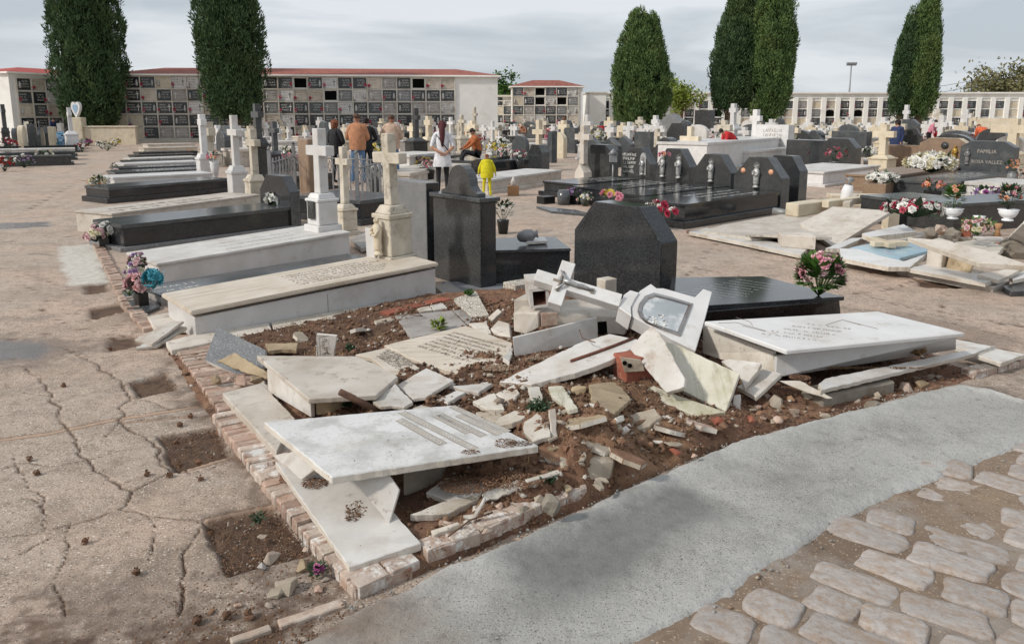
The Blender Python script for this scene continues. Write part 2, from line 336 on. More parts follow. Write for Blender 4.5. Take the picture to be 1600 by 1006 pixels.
def ground_mat(name, base, dirtc, mixes, rough=.9, bump=.4, speck=None, bd=.006):
    m = bpy.data.materials.new(name); m.use_nodes = True; MATS[name] = m; n, l = m.node_tree.nodes, m.node_tree.links; b = n['Principled BSDF']
    tc = n.new('ShaderNodeTexCoord')
    def noise(sc, det=6, ro=.6):
        t = n.new('ShaderNodeTexNoise'); t.inputs['Scale'].default_value = sc; t.inputs['Detail'].default_value = det; t.inputs['Roughness'].default_value = ro; l.new(tc.outputs['Object'], t.inputs['Vector']); return t.outputs['Fac']
    def ramp(f, a, bb, ca=(0,0,0,1), cb=(1,1,1,1)):
        r = n.new('ShaderNodeValToRGB'); e = r.color_ramp.elements; e[0].position = a; e[1].position = bb; e[0].color = ca; e[1].color = cb; l.new(f, r.inputs[0]); return r.outputs[0]
    def mix(f, a, c):
        x = n.new('ShaderNodeMixRGB'); l.new(f, x.inputs[0])
        for i, q in ((1, a), (2, c)):
            if isinstance(q, tuple): x.inputs[i].default_value = q
            else: l.new(q, x.inputs[i])
        return x.outputs[0]
    col = ramp(noise(1.1, 5), .35, .65, *base)
    for sc, c, lo, hi in mixes: col = mix(ramp(noise(sc, 7, .65), lo, hi), col, c)
    for sc, c, lo, hi in speck or []: col = mix(ramp(noise(sc, 2, .5), lo, hi), col, c)
    for an, c in dirtc.items():
        at = n.new('ShaderNodeAttribute'); at.attribute_name = an
        if an == 'wet':
            mr = n.new('ShaderNodeMapRange'); mr.inputs[3].default_value = rough; mr.inputs[4].default_value = .12; l.new(at.outputs['Fac'], mr.inputs[0]); l.new(mr.outputs[0], b.inputs['Roughness'])
        col = mix(at.outputs['Fac'], col, ramp(noise(14, 7, .7), .35, .65, c[0], c[1]))
    if 'wet' not in dirtc: b.inputs['Roughness'].default_value = rough
    l.new(col, b.inputs['Base Color'])
    bp = n.new('ShaderNodeBump'); bp.inputs['Strength'].default_value = bump; bp.inputs['Distance'].default_value = bd; l.new(noise(90, 5, .75), bp.inputs['Height']); l.new(bp.outputs[0], b.inputs['Normal'])
    return m
ground_mat('path_mat', (C(182,165,150), C(166,150,136)),
    {'joint': (C(190,164,142), C(172,142,120)), 'lime': (C(206,202,194), C(178,170,158)), 'stain': (C(112,98,88), C(92,78,68)), 'dirt': (C(104,80,62), C(74,56,44)), 'wet': (C(118,112,108), C(100,94,92))},
    [(.4, C(190,162,143), .46, .62), (1.3, C(156,138,121), .5, .66), (3.1, C(142,126,112), .5, .68), (9, C(138,121,106), .5, .7), (24, C(118,102,89), .55, .68), (48, C(196,180,164), .58, .7)], rough=.88, bump=1.0,
    speck=[(130, C(214,202,188), .6, .66), (95, C(104,90,78), .6, .67), (60, C(222,212,200), .66, .7)])
ground_mat('cement_mat', (C(180,178,173), C(162,160,155)), {'rim': (C(206,206,204), C(184,184,181)), 'soilmix': (C(140,120,102), C(112,92,76)), 'damp': (C(122,122,120), C(104,104,102))},
    [(1.6, C(130,128,123), .46, .7), (5, C(178,176,171), .54, .72), (14, C(124,120,114), .58, .74), (40, C(140,136,130), .58, .7)], rough=.95, bump=.7, speck=[(160, C(78,76,72), .6, .67), (120, C(184,182,176), .6, .68)], bd=.012)
ground_mat('sand_mat', (C(136,118,101), C(112,95,80)), {}, [(3, C(142,122,100), .5, .7), (9, C(98,82,69), .54, .72), (2, C(152,145,138), .5, .68), (30, C(120,102,86), .56, .7)], rough=.97, bump=.8, speck=[(90, C(176,158,138), .62, .68)])
ground_mat('soil_mat', (C(146,109,87), C(116,82,64)), {'mulchy': (C(92,66,50), C(70,50,40)), 'ochre': (C(160,128,98), C(132,102,76))},
    [(3, C(150,116,90), .5, .7), (10, C(88,62,48), .5, .68), (28, C(164,136,112), .56, .7), (60, C(78,56,44), .56, .68)], rough=.98, bump=1, speck=[(70, C(182,160,136), .66, .72)], bd=.012)
# ------------------------------------------------------------------ ground to the horizon
mb = MB(); mb.add([(-900, -300, -.06), (900, -300, -.06), (900, 1600, -.06), (-900, 1600, -.06)], [(0, 1, 2, 3)], 'path_mat')
tag(mb.build('ground'), kind='structure')
# paved ground round the camera: cracks, joints, dirt pits are real relief
cracks = [  # (points in the photo, half width m)
 ([(106,546),(139,564),(173,586),(188,598),(200,623),(188,638),(193,650),(182,656),(210,678),(237,690),(243,693),(252,715),(265,737)], .013),
 ([(66,595),(80,619),(91,644),(100,663),(114,672),(117,693),(133,718),(139,730),(170,746),(188,762),(208,769),(206,781),(191,799)], .012),
 ([(208,769),(233,756),(263,739),(300,720)], .009), ([(191,799),(150,808),(105,818),(60,832),(0,839),(-80,850)], .009),
 ([(191,799),(233,803),(278,811),(307,812),(311,824),(300,845),(291,865),(289,914),(280,960)], .008), ([(8,876),(40,862),(79,842)], .006),
 ([(0,532),(102,516),(222,504)], .011), ([(160,527),(228,518)], .009), ([(66,595),(40,575),(10,560)], .006), ([(133,718),(160,711),(205,702)], .006),
 ([(100,505),(60,480),(20,470)], .006), ([(106,546),(70,535),(30,525)], .006), ([(252,715),(280,722),(300,740),(380,715)], .006),
 ([(40,330),(110,290),(200,258),(226,240)], .03), ([(0,470),(90,470),(190,466)], .01), ([(20,420),(90,445)], .008),
 ([(0,600),(30,612),(80,619)], .006), ([(0,650),(40,648),(91,644)], .005), ([(133,718),(90,728),(40,724),(0,736)], .006), ([(20,700),(30,740),(60,780),(70,825)], .005), ([(120,700),(160,690),(182,660)], .005), ([(139,564),(180,556),(230,548)], .007), ([(200,623),(240,628),(270,640)], .006), ([(0,790),(40,780),(70,800)], .004), ([(105,818),(110,860),(90,900),(100,960)], .004), ([(233,803),(240,840),(225,880)], .004), ([(30,440),(60,455),(120,452)], .01), ([(0,400),(60,396),(95,400)], .012), ([(0,378),(100,370),(140,366)], .012), ([(60,300),(140,296),(165,300)], .02), ([(0,500),(50,492),(140,488)], .008),
 ([(1060,415),(1130,425),(1230,445),(1300,470)], .014), ([(1250,470),(1400,450),(1440,430)], .012), ([(1330,455),(1430,480),(1600,510)], .014), ([(1480,460),(1470,485)], .01),
 ([(1080,395),(1160,388),(1240,400)], .012), ([(1065,440),(1100,400),(1130,370)], .008), ([(1340,500),(1460,520),(1600,552)], .012), ([(1420,490),(1600,530)], .01), ([(1380,470),(1500,500),(1600,508)], .008)]
joints = [([(-60,700),(0,687),(71,678),(182,655),(308,635)], .022), ([(285,735),(395,705)], .02), ([(325,812),(432,788)], .022), ([(200,600),(262,582)], .015), ([(140,500),(200,486)], .02), ([(190,660),(300,650)], .012), ([(1360,425),(1500,445)], .02)]
pits = [[(248,681),(342,666),(360,709),(271,737)], [(203,598),(259,582),(280,607),(216,622)], [(139,481),(197,472),(200,484),(142,498)], [(169,527),(213,521),(216,539),(172,549)], [(319,816),(431,790),(491,861),(356,899)], [(130,445),(165,440),(170,455),(134,460)], [(1430,435),(1500,440),(1505,450),(1440,448)]]
limes = [([(92,385),(150,380),(170,415),(175,442),(110,446),(98,420)], 1), ([(215,592),(258,585),(266,598),(228,604)], .8)]
wets = [([(-40,535),(70,532),(82,548),(40,562),(-40,568)], 1), ([(-40,350),(80,346),(76,354),(-40,362)], 1)]
stains = [([(330,790),(420,780),(500,900),(540,960),(420,1010),(330,960)], .6), ([(60,900),(200,880),(330,900),(420,990),(300,1060),(0,1060),(-20,950)], .45), ([(-60,520),(120,525),(200,540),(60,575),(-60,580)], .6), ([(255,580),(285,600),(310,640),(260,650)], .8), ([(360,705),(400,740),(430,780),(380,770)], .7), ([(1320,480),(1450,490),(1600,530),(1600,600),(1500,560),(1330,500)], .5), ([(1480,610),(1600,600),(1640,700),(1550,690)], .8)]
def paving(name, rr, aa, dz):
    global X, Y, wob, wob2
    RR, AA = np.meshgrid(rr, aa, indexing='ij'); X = RR*np.sin(AA); Y = RR*np.cos(AA)
    wob = .02*(fbm(X*9, Y*9, 3, 5)-.5); wob2 = .02*(fbm(X*9, Y*9, 3, 9)-.5)
    Z = .010*(fbm(X*1.3, Y*1.3, 3, 1)-.5)+.004*(fbm(X*24, Y*24, 3, 2)-.5)
    dirt = np.zeros(X.shape); joint = np.zeros(X.shape)
    near = RR < 22
    for pts, w in cracks:
        p = [G(*q) for q in pts]; d = segdist(X+wob*3, Y+wob2*3, p); w = w*(.25+.9*fbm(X*7, Y*7, 2, 3))
        k = np.clip(1.5-1.6*d/w, 0, 1); Z -= .013*k; dirt = np.maximum(dirt, np.clip(1.6-1.5*d/w, 0, 1)*.95)
    for pts, w in joints:
        d = segdist(X+wob*.6, Y+wob2*.6, [G(*q) for q in pts]); k = np.clip((w-d)/.008, 0, 1); joint = np.maximum(joint, k)
        e = np.clip(1.5-np.abs(d-w)/.007, 0, 1); Z -= .008*e; dirt = np.maximum(dirt, .7*e)
    for q in pits:
        s = sdist(X+wob*2, Y+wob2*2, [G(*a) for a in q]); k = np.clip(s/.03+.5, 0, 1); Z -= k*(.03+.012*(fbm(X*22, Y*22, 3, 4)-.5)*2); dirt = np.maximum(dirt, k)
    def soft(lst, fall=.1):
        o = np.zeros(X.shape)
        for q, a in lst:
            s = sdist(X+wob*6, Y+wob2*6, [G(*p) for p in q]); o = np.maximum(o, a*np.clip(.35+s/fall+1.2*(fbm(X*6, Y*6, 4, 6)-.5)+1.6*(fbm(X*26, Y*26, 3, 7)-.5), 0, 1))
        return o
    lime = soft(limes, .05); wet = soft(wets, .12); stain = soft(stains, .25)
    br_line = [G(*q) for q in [(163,403),(199,473),(258,552),(330,660),(420,780),(500,870),(555,935)]]
    d = segdist(X, Y, br_line); dirt = np.maximum(dirt, np.clip(1-d/.14, 0, 1)*np.clip(2.6*(fbm(X*8, Y*8, 4, 8)-.38), 0, 1))
    dirt = np.where(RR < 3.6, np.maximum(dirt, soft([([(330,960),(420,930),(560,960),(520,1060),(-50,1060),(60,960),(200,985)], 1)], .3)), dirt)
    Z = np.where(wet > .3, np.minimum(Z, 0)*(.4), Z)
    Z = Z+dz
    me = mesh_np(name, np.stack([X, Y, Z], -1).reshape(-1, 3), grid_faces(len(rr), len(aa))[:, ::-1], ['path_mat'], smooth=True)
    for nme, val in (('dirt', dirt), ('joint', joint), ('lime', lime), ('wet', wet), ('stain', stain)): attr(me, nme, val)
    tag(link(bpy.data.objects.new(name, me)), kind='structure')

paving('path', 1.15*np.exp(np.arange(0, 700)*.0024), np.linspace(R(-44), R(44), 640), 0)
paving('paving', 6.1*np.exp(np.arange(0, 430)*.005), np.linspace(R(-46), R(46), 330), -.002)

# ------------------------------------------------------------------ fresh cement strip
up_px = [(330,1120),(470,1010),(560,958),(640,925),(672,903),(700,893),(800,850),(905,803),(960,775),(1050,735),(1160,692),(1250,668),(1350,640),(1430,617),(1490,606),(1530,612),(1600,634),(1720,668)]
lo_px = [(780,1120),(960,1016),(1000,1006),(1080,968),(1139,936),(1180,902),(1232,876),(1292,829),(1375,788),(1469,749),(1555,719),(1600,700),(1750,650)]
def resample(p, n):
    p = np.array([(q.x, q.y) for q in p]); s = np.r_[0, np.cumsum(np.hypot(*np.diff(p, axis=0).T))]; t = np.linspace(0, s[-1], n)
    return np.stack([np.interp(t, s, p[:, 0]), np.interp(t, s, p[:, 1])], 1)
NU, NV = 620, 150
ua_, lb_ = resample([G(*q) for q in up_px], NU), resample([G(*q) for q in lo_px], NU)
s = np.linspace(0, 1, NV)[None, :]
X = ua_[:, :1]*(1-s)+lb_[:, :1]*s; Y = ua_[:, 1:]*(1-s)+lb_[:, 1:]*s
edge_n = .035*(fbm(X*8, Y*8, 4, 21)-.5)
edge_n = edge_n+.008*(fbm(X*30, Y*30, 2, 27)-.5); X = X+edge_n; Y = Y+.035*(fbm(X*8+40, Y*8, 4, 22)-.5)
Lw = np.hypot(ua_[:, 0]-lb_[:, 0], ua_[:, 1]-lb_[:, 1])[:, None]
du, dl = s*Lw, (1-s)*Lw
Z = .020+.010*(1-s)-.03*np.exp(-du/.025)-.02*np.exp(-dl/.018)+.016*np.exp(-((du-.08)/.06)**2)+.004*np.exp(-((dl-.05)/.05)**2)+.022*(fbm(X*1.6, Y*1.6, 3, 23)-.5)+.007*(fbm(X*14, Y*14, 5, 24)-.5)*(1+1.5*np.exp(-du/.08)+.8*np.exp(-dl/.06))+.004*(fbm(X*60, Y*60, 2, 28)-.5)*(.6+1.5*np.exp(-du/.07)+1*np.exp(-dl/.05))
rim = np.clip(np.exp(-du/.09)*1.2+np.exp(-dl/.05)*.55, 0, 1)*np.clip(.35+fbm(X*6, Y*6, 4, 25), 0, 1)
smx = np.clip(1.1*np.exp(-np.hypot(X-G(520,985).x, Y-G(520,985).y)/.3)+(fbm(X*9, Y*9, 4, 26)-.5)*.7, 0, 1)*np.clip(2-np.hypot(X-G(540,960).x, Y-G(540,960).y)/.3, 0, 1)
me = mesh_np('cement_strip', np.stack([X, Y, Z], -1).reshape(-1, 3), grid_faces(NU, NV)[:, ::-1], ['cement_mat'], smooth=True)
attr(me, 'rim', rim); attr(me, 'soilmix', smx)
q1, q2 = G(880,900), G(1060,800); damp = np.clip(1.5*np.exp(-((segdist(X, Y, [q1, q2]))/.2)**2)-.2+1.2*(fbm(X*4, Y*4, 4, 29)-.5), 0, .85); attr(me, 'damp', damp)
tag(link(bpy.data.objects.new('cement_strip', me)), kind='structure')
# ------------------------------------------------------------------ cobbled road, every stone a piece
poly = [G(*q) for q in lo_px]; poly = [p+Vector((-.05, .05, 0)) for p in poly]+[Vector((6, 3.2, 0)), Vector((6, .6, 0)), Vector((-.3, .6, 0))]
gx, gy = np.meshgrid(np.arange(-.4, 6, .016), np.arange(.6, 5.6, .016), indexing='ij')
keep = inside(gx, gy, poly)
gz = .0085+.018*(fbm(gx*3.2, gy*3.2, 4, 31)-.5)+.005*(fbm(gx*25, gy*25, 3, 32)-.5)
me = mesh_np('cobbled_road', np.stack([gx, gy, gz], -1).reshape(-1, 3), grid_faces(*gx.shape, keep.ravel()), ['sand_mat'], smooth=True)
road = tag(link(bpy.data.objects.new('cobbled_road', me)), kind='structure')
pm('cobble', C(182,175,170), C(158,149,143), 7, .85, stain=[(5, C(158,136,116), .46, .68), (14, C(134,114,96), .56, .74)], speck=[(120, C(120,112,106), .62, .7)], bump=.5, bscale=45, var=.1)
crn = random.Random(5)
def cobble_mesh(k):
    n = 26; vs = []; fs = []; ph = [crn.uniform(0, 6.28) for _ in range(4)]; am = [crn.uniform(.008, .035) for _ in range(4)]; tl = crn.uniform(-.07, .07)
    for ring, (rad, z) in enumerate(((1.03, -.05), (1.0, .008), (.975, .0165), (.925, .0205), (.72, .0225), (.4, .0235))):
        for i in range(n):
            t = 2*math.pi*i/n; c, s_ = math.cos(t), math.sin(t); e = (abs(c)**6.5+abs(s_)**6.5)**(-1/6.5)
            w = 1-.05+sum(am[q]*math.sin((q+2)*t+ph[q]) for q in range(4))*.9; w = w if ring < 4 else .5+.5*w
            q = rad*e*w; x, y = c*q*.5, s_*q*.5; vs.append((x+tl*y, y*(1+tl*2*x), z+crn.uniform(-.0022, .0022)+.004*math.sin(7*x+ph[0])*math.sin(5*y+ph[1])))
    for j in range(5):
        for i in range(n): fs.append((j*n+i, j*n+(i+1) % n, (j+1)*n+(i+1) % n, (j+1)*n+i))
    fs.append(tuple(5*n+i for i in range(n))); m_ = MB(); m_.add(vs, fs, 'cobble', True); return m_.mesh('cobble')
cobs = [cobble_mesh(k) for k in range(16)]
CA = R(-40); cu_ = Vector((math.cos(CA), math.sin(CA), 0)); cv_ = Vector((-math.sin(CA), math.cos(CA), 0))
org = Vector((2.0, 2.2, 0)); r_ = -14
while r_ < 20:
    wrow = .172+crn.uniform(-.016, .01); t = -4.2+crn.uniform(0, .2)
    while t < 4.5:
        L = crn.uniform(.17, .33); p = org+cu_*(t+L/2)+cv_*(r_*.180)+Vector((crn.uniform(-.01, .01), crn.uniform(-.01, .01), 0))
        if inside(np.array([p.x]), np.array([p.y]), poly)[0] and p.y > 1.35 and segdist(np.array([p.x]), np.array([p.y]), [G(*q) for q in lo_px])[0] > .065:
            o = bpy.data.objects.new('cobblestone', crn.choice(cobs)); link(o, road); o.location = (p.x, p.y, crn.choice([-.012, -.006, -.003, 0, .002, .003])+.001)
            o.scale = (L*1.04, wrow*1.05, .85); o.rotation_euler = (crn.uniform(-.03, .03), crn.uniform(-.03, .03), CA+crn.uniform(-.09, .09)+(math.pi if crn.random() < .5 else 0))
        t += L+.012
    r_ += 1
# ------------------------------------------------------------------ heap of soil in the collapsed plot
ctrl = [(300,570,.025),(400,690,.02),(360,620,.02),(500,800,.03),(580,890,.04),(650,870,.05),(700,860,.06),(800,810,.07),(890,770,.08),(960,770,.03),(1060,730,.03),(1160,690,.03),(1260,665,.03),(1400,625,.03),(1480,605,.03),
 (800,700,.20),(860,660,.27),(930,640,.29),(980,680,.22),(1000,720,.09),(1080,680,.12),(1130,660,.1),(1200,640,.05),(1300,640,.012),(700,640,.16),(760,600,.17),(830,590,.18),(900,580,.18),(1000,580,.17),(650,600,.14),(560,590,.1),
 (600,520,.07),(500,510,.06),(420,540,.05),(700,490,.07),(780,480,.09),(850,540,.13),(950,520,.16),(620,800,.04),(700,790,.06),(760,770,.09),(820,740,.13),(1100,600,.13),(1250,600,.05),(1450,590,.0),(1340,605,.0),(1400,600,.0),(1300,615,.01),(1500,575,.02),(1100,480,.1),(1350,570,.02),(1480,570,.02),(880,735,.13),(940,725,.14),(900,690,.25)]
cp = np.array([tuple(G(*q)) for q in ctrl])
def soil_base(x, y):
    x = np.asarray(x, float); y = np.asarray(y, float); num = 0; den = 0
    for a, b, z in cp: w = 1/((x-a)**2+(y-b)**2+.004)**2; num = num+w*z; den = den+w
    return num/den
def soil_full(x, y):
    b = soil_base(x, y)
    am_ = np.clip(b/.11, .25, 1.2)
    return b+am_*(.05*(fbm(x*5, y*5, 3, 41)-.5)+.06*(fbm(x*14, y*14, 4, 42)-.5)+.030*(fbm(x*40, y*40, 3, 43)-.5))
def Gs(px, py, dz=0.0):                # point resting on the soil
    z = .1
    for _ in range(12): p = G(px, py, z); z = .5*z+.5*(float(soil_base(p.x, p.y))+dz)
    return G(px, py, z)
plot = [G(*q) for q in [(262,552),(330,655),(420,772),(500,862),(565,925),(640,905),(700,880),(800,838),(905,795),(962,770),(1050,731),(1160,688),(1250,664),(1350,637),(1430,614),(1485,603),(1530,590)]]+[Vector((3.0,5.4,0)), Vector((1.6,6.4,0)), Vector((.2,7.3,0)), Vector((-.9,6.95,0)), Vector((-2.2,5.55,0))]
gx, gy = np.meshgrid(np.arange(-2.6, 3.6, .0125), np.arange(2.3, 7.4, .0125), indexing='ij')
sd = sdist(gx+.03*(fbm(gx*9, gy*9, 3, 51)-.5), gy+.03*(fbm(gx*9, gy*9, 3, 52)-.5), plot)
gz = soil_full(gx, gy); gz = np.where(sd > 0, gz*np.clip(.25+sd/.12, 0, 1), -.03+sd*.5)
keep = (sd > -.05)
me = mesh_np('soil_heap', np.stack([gx, gy, gz], -1).reshape(-1, 3), grid_faces(*gx.shape, keep.ravel()), ['soil_mat'])
pc = G(470,520); oc = G(1010,690,.1)
mul = np.clip(1.3*np.clip((fbm(gx*1.5, gy*1.5, 3, 61)-.45)*4, 0, 1)+np.exp(-((gx+1.2)**2+(gy-5.8)**2)/1.2), 0, 1)*np.clip(fbm(gx*7, gy*7, 3, 62)*1.6, 0, 1)
och = np.clip(np.exp(-((gx-oc.x)**2+(gy-oc.y)**2)/.12)*.7+.5*np.exp(-((gx-.45)**2+(gy-4.0)**2)/.16)+(fbm(gx*9, gy*9, 4, 63)-.5)*1.1, 0, .8)
attr(me, 'mulchy', mul); attr(me, 'ochre', och)
tag(link(bpy.data.objects.new('soil_heap', me)), 'brown heap of loose soil spilling from the collapsed graves', 'soil', kind='stuff')
# clods and stones too many to count
def crumb_mesh(name, P, S, mats, mi=None):
    base = np.array([(1,0,0),(0,1,0),(-1,0,0),(0,-1,0),(0,0,1),(0,0,-1)], float); fb = np.array([(0,1,4),(1,2,4),(2,3,4),(3,0,4),(1,0,5),(2,1,5),(3,2,5),(0,3,5)])
    n = len(P); jit = nrs.uniform(.6, 1.25, (n, 6, 1)); ang = nrs.uniform(0, 6.28, n); ca, sa = np.cos(ang), np.sin(ang)
    sc = nrs.uniform(.6, 1.3, (n, 1, 3)); v = base[None]*jit*sc+nrs.uniform(-.25, .25, (n, 6, 3)); v[..., 2] *= .75
    x = v[..., 0]*ca[:, None]-v[..., 1]*sa[:, None]; y = v[..., 0]*sa[:, None]+v[..., 1]*ca[:, None]; v = np.stack([x, y, v[..., 2]], -1)*np.asarray(S)[:, None, None]+np.asarray(P)[:, None, :]
    f = (fb[None]+(np.arange(n)*6)[:, None, None]).reshape(-1, 3)
    return mesh_np(name, v.reshape(-1, 3), f, mats, None if mi is None else np.repeat(mi, 8))
n = 62000; x = nrs.uniform(-2.6, 3.4, n); y = nrs.uniform(2.3, 6.6, n); k = (sdist(x, y, plot) > .0) & (nrs.uniform(0, 1, n) < .25+.75*(soil_base(x, y) > .07)); x, y = x[k], y[k]
sz = .0035+.019*nrs.uniform(0, 1, len(x))**3.2+.012*(nrs.uniform(0, 1, len(x)) > .98); sdv = sdist(x, y, plot)
z = soil_full(x, y)*np.clip(.25+sdv/.12, 0, 1)
mi = nrs.choice(5, len(x), p=[.56, .22, .12, .03, .07])
me = crumb_mesh('soil_clods', np.stack([x, y, z+sz*.3], 1), sz, ['clod', 'mulch', 'pebble', 'brick_old', 'marble_dirty'], mi)
tag(link(bpy.data.objects.new('soil_clods', me)), 'brown clods and crumbs of earth strewn over the heap', 'clods', kind='stuff')
# debris strewn on the path at bottom left and in the pits
pp = []
for q, cnt in ((pits[0], 500), (pits[4], 900), ([(300,900),(420,850),(520,880),(560,960),(480,1020),(200,1040),(60,1010),(200,960)], 3200), (pits[1], 160), ([(350,700),(400,760),(520,890),(480,900),(380,790)], 700), ([(1490,620),(1600,610),(1640,690),(1560,690)], 400)):
    w = np.array([(G(*a).x, G(*a).y) for a in q]); lo, hi = w.min(0), w.max(0); a = nrs.uniform(lo, hi, (cnt*2, 2)); a = a[inside(a[:, 0], a[:, 1], [tuple(t) for t in w])][:cnt]; pp.append(a)
pp = np.concatenate(pp); sz = .0025+.006*nrs.power(.5, len(pp))**2
me = crumb_mesh('path_crumbs', np.c_[pp, sz*.1-.004], sz, ['clod', 'mulch', 'pebble'], nrs.choice(3, len(pp), p=[.5, .35, .15]))
tag(link(bpy.data.objects.new('path_crumbs', me)), 'fine brown crumbs and grit strewn over the paving', 'grit', kind='stuff')
# dry roots and needles
n = 9000; x = nrs.uniform(-2.4, 2.6, n); y = nrs.uniform(2.4, 6.4, n); k = (sdist(x, y, plot) > .03) & (fbm(x*2, y*2, 3, 71) > .42); x, y = x[k], y[k]; n = len(x)
z = soil_full(x, y)+.004; a = nrs.uniform(0, 6.28, n); L = nrs.uniform(.015, .05, n); w = .0011+.0012*nrs.uniform(0, 1, n); dz = nrs.uniform(-.006, .022, n)
dx, dy = np.cos(a), np.sin(a)
v = np.stack([np.stack([x-dx*L-dy*w, y-dy*L+dx*w, z-.003], 1), np.stack([x-dx*L+dy*w, y-dy*L-dx*w, z-.003], 1), np.stack([x+dy*w, y-dx*w, z+dz], 1), np.stack([x-dy*w, y+dx*w, z+dz], 1), np.stack([x+dx*L+dy*w, y+dy*L-dx*w, z-.002], 1), np.stack([x+dx*L-dy*w, y+dy*L+dx*w, z-.002], 1)], 1)
f = (np.array([(0,1,2,3), (3,2,4,5)])[None]+(np.arange(n)*6)[:, None, None]).reshape(-1, 4)
me = mesh_np('dry_roots', v.reshape(-1, 3), f, ['mulch', 'straw'], np.repeat(nrs.choice(2, n, p=[.7, .3]), 2))
tag(link(bpy.data.objects.new('dry_roots', me)), 'dry brown roots and needles matted over the loose soil', 'dry roots', kind='stuff')
# ------------------------------------------------------------------ brick edging
def brick_variants(m, n, dims, seed):
    r = random.Random(seed); out = []
    for k in range(n):
        b = MB(); lx, ly, lz = dims; b.box(-lx/2, lx/2, -ly/2, ly/2, -lz, 0, m)
        me = b.mesh('brick', bev=.006)
        for v in me.vertices: v.co += Vector((r.uniform(-.004, .004), r.uniform(-.004, .004), r.uniform(-.005, .003)))
        out.append(me)
    return out
bo, bl = brick_variants('brick_old', 6, (.24, .066, .1), 1), brick_variants('brick_lime', 6, (.24, .066, .1), 2)
kl = brick_variants('brick_lime', 6, (.125, .1, .12), 3); bs = brick_variants('brick_old', 4, (.115, .055, .08), 4)
edging = thing('brick_edging', 'crumbling brick edging of the collapsed plot beside the path', 'edging', G(400,740))
def lay(pts, meshes_f, step, parent, z, side=0, rot=0, jit=.006):
    w = resample([G(*q) for q in pts], 400); seg = np.hypot(*np.diff(w, axis=0).T); s_ = np.r_[0, np.cumsum(seg)]; t = step/2; k = 0
    while t < s_[-1]:
        x = np.interp(t, s_, w[:, 0]); y = np.interp(t, s_, w[:, 1]); x2 = np.interp(t+.02, s_, w[:, 0]); y2 = np.interp(t+.02, s_, w[:, 1])
        if t+.02 > s_[-1]: x2, y2 = x+(x-np.interp(t-.02, s_, w[:, 0])), y+(y-np.interp(t-.02, s_, w[:, 1]))
        a = math.atan2(y2-y, x2-x); nx, ny = -math.sin(a), math.cos(a)
        o = bpy.data.objects.new('brick', meshes_f(t/s_[-1])); link(o, parent)
        o.location = Vector((x+nx*side, y+ny*side, z+rng.uniform(-jit, jit)))-parent.location
        o.rotation_euler = (rng.uniform(-.02, .02), rng.uniform(-.02, .02), a+rot+rng.uniform(-.05, .05)); t += step*rng.uniform(.95, 1.08); k += 1
bw = brick_variants('brick_old', 6, (.36, .066, .1), 9)
lay([(278,549),(352,652)], lambda t: rng.choice(bw), .0665, edging, .045, side=.15, rot=math.pi/2)
lay([(345,657),(434,773),(512,866),(566,924)], lambda t: rng.choice(bl if rng.random() < .5 else bo), .0665, edging, .045, side=.075, rot=math.pi/2)
lay([(556,932),(610,910),(664,886)], lambda t: rng.choice(kl), .13, edging, .05, side=.03)
lay([(672,888),(740,864),(810,832),(906,793)], lambda t: rng.choice(kl), .115, edging, .075, side=.055, jit=.008)
edg2 = thing('brick_edging', 'thin row of flush bricks beside the path below the flower pots', 'edging', G(190,440))
lay([(150,378),(163,403),(180,436),(199,473),(236,518)], lambda t: rng.choice(bs), .062, edg2, .03, rot=math.pi/2)
edg3 = thing('brick_edging', 'whitewashed brick kerb at the right corner of the broken plot', 'edging', G(1560,575))
lay([(1512,590),(1560,576),(1620,562)], lambda t: rng.choice(kl), .13, edg3, .05)
edg4 = thing('brick_edging', 'saw-toothed pale brick edging in front of the toppled slabs at right', 'edging', G(1200,385))
lay([(1075,363),(1120,374),(1180,388),(1250,402)], lambda t: rng.choice(bs), .1, edg4, .04, rot=R(60))
edg5 = thing('brick_edging', 'saw-toothed pale brick edging below the blue painted slab', 'edging', G(1360,415))
lay([(1315,408),(1350,416),(1400,424)], lambda t: rng.choice(bs), .1, edg5, .04, rot=R(60))

w_ = np.concatenate([resample([G(*q) for q in up_px], 1500)+nrs.normal(0, .03, (1500, 2)), resample([G(*q) for q in lo_px], 500)+nrs.normal(0, .03, (500, 2))]); sz = .002+.008*nrs.power(.5, len(w_))**2.2
me = crumb_mesh('cement_crumbs', np.c_[w_, .012+sz*.2], sz, ['cement_mat', 'pebble', 'clod'], nrs.choice(3, len(w_), p=[.62, .18, .2]))
tag(link(bpy.data.objects.new('cement_crumbs', me)), 'grey crumbs along the rough rims of the cement strip', 'crumbs', kind='stuff')
# ================================================================== collapsed graves in front
drn = random.Random(21)
CAMV = Vector((0, 0, CAM_H))
def plane_fit(pts):
    c = sum(pts, Vector((0, 0, 0)))/len(pts); n = Vector((0, 0, 0))
    for i in range(len(pts)): n += (pts[i]-c).cross(pts[(i+1) % len(pts)]-c)
    n.normalize()
    if n.dot(CAMV-c) < 0: n = -n
    return c, n
def slab_mb(pts, th, m, jag=.002, m_side=None, m_back=None):
    pts = [Vector(p) for p in pts]; c, n = plane_fit(pts); pts = [p-n*((p-c).dot(n)) for p in pts]; q = []
    for i in range(len(pts)):
        a, b = pts[i], pts[(i+1) % len(pts)]; d = b-a; k = max(1, int(d.length/.028)) if jag else 1; e = d.cross(n).normalized()
        for j in range(k):
            p = a+d*(j/k)
            if j: p = p+e*drn.uniform(-jag, jag)
            q.append(p)
    mb = MB(); mb.prism(q, -n*th, m, m_side, m_back); mb.c = c; mb.n = n; mb.pts = pts; return mb
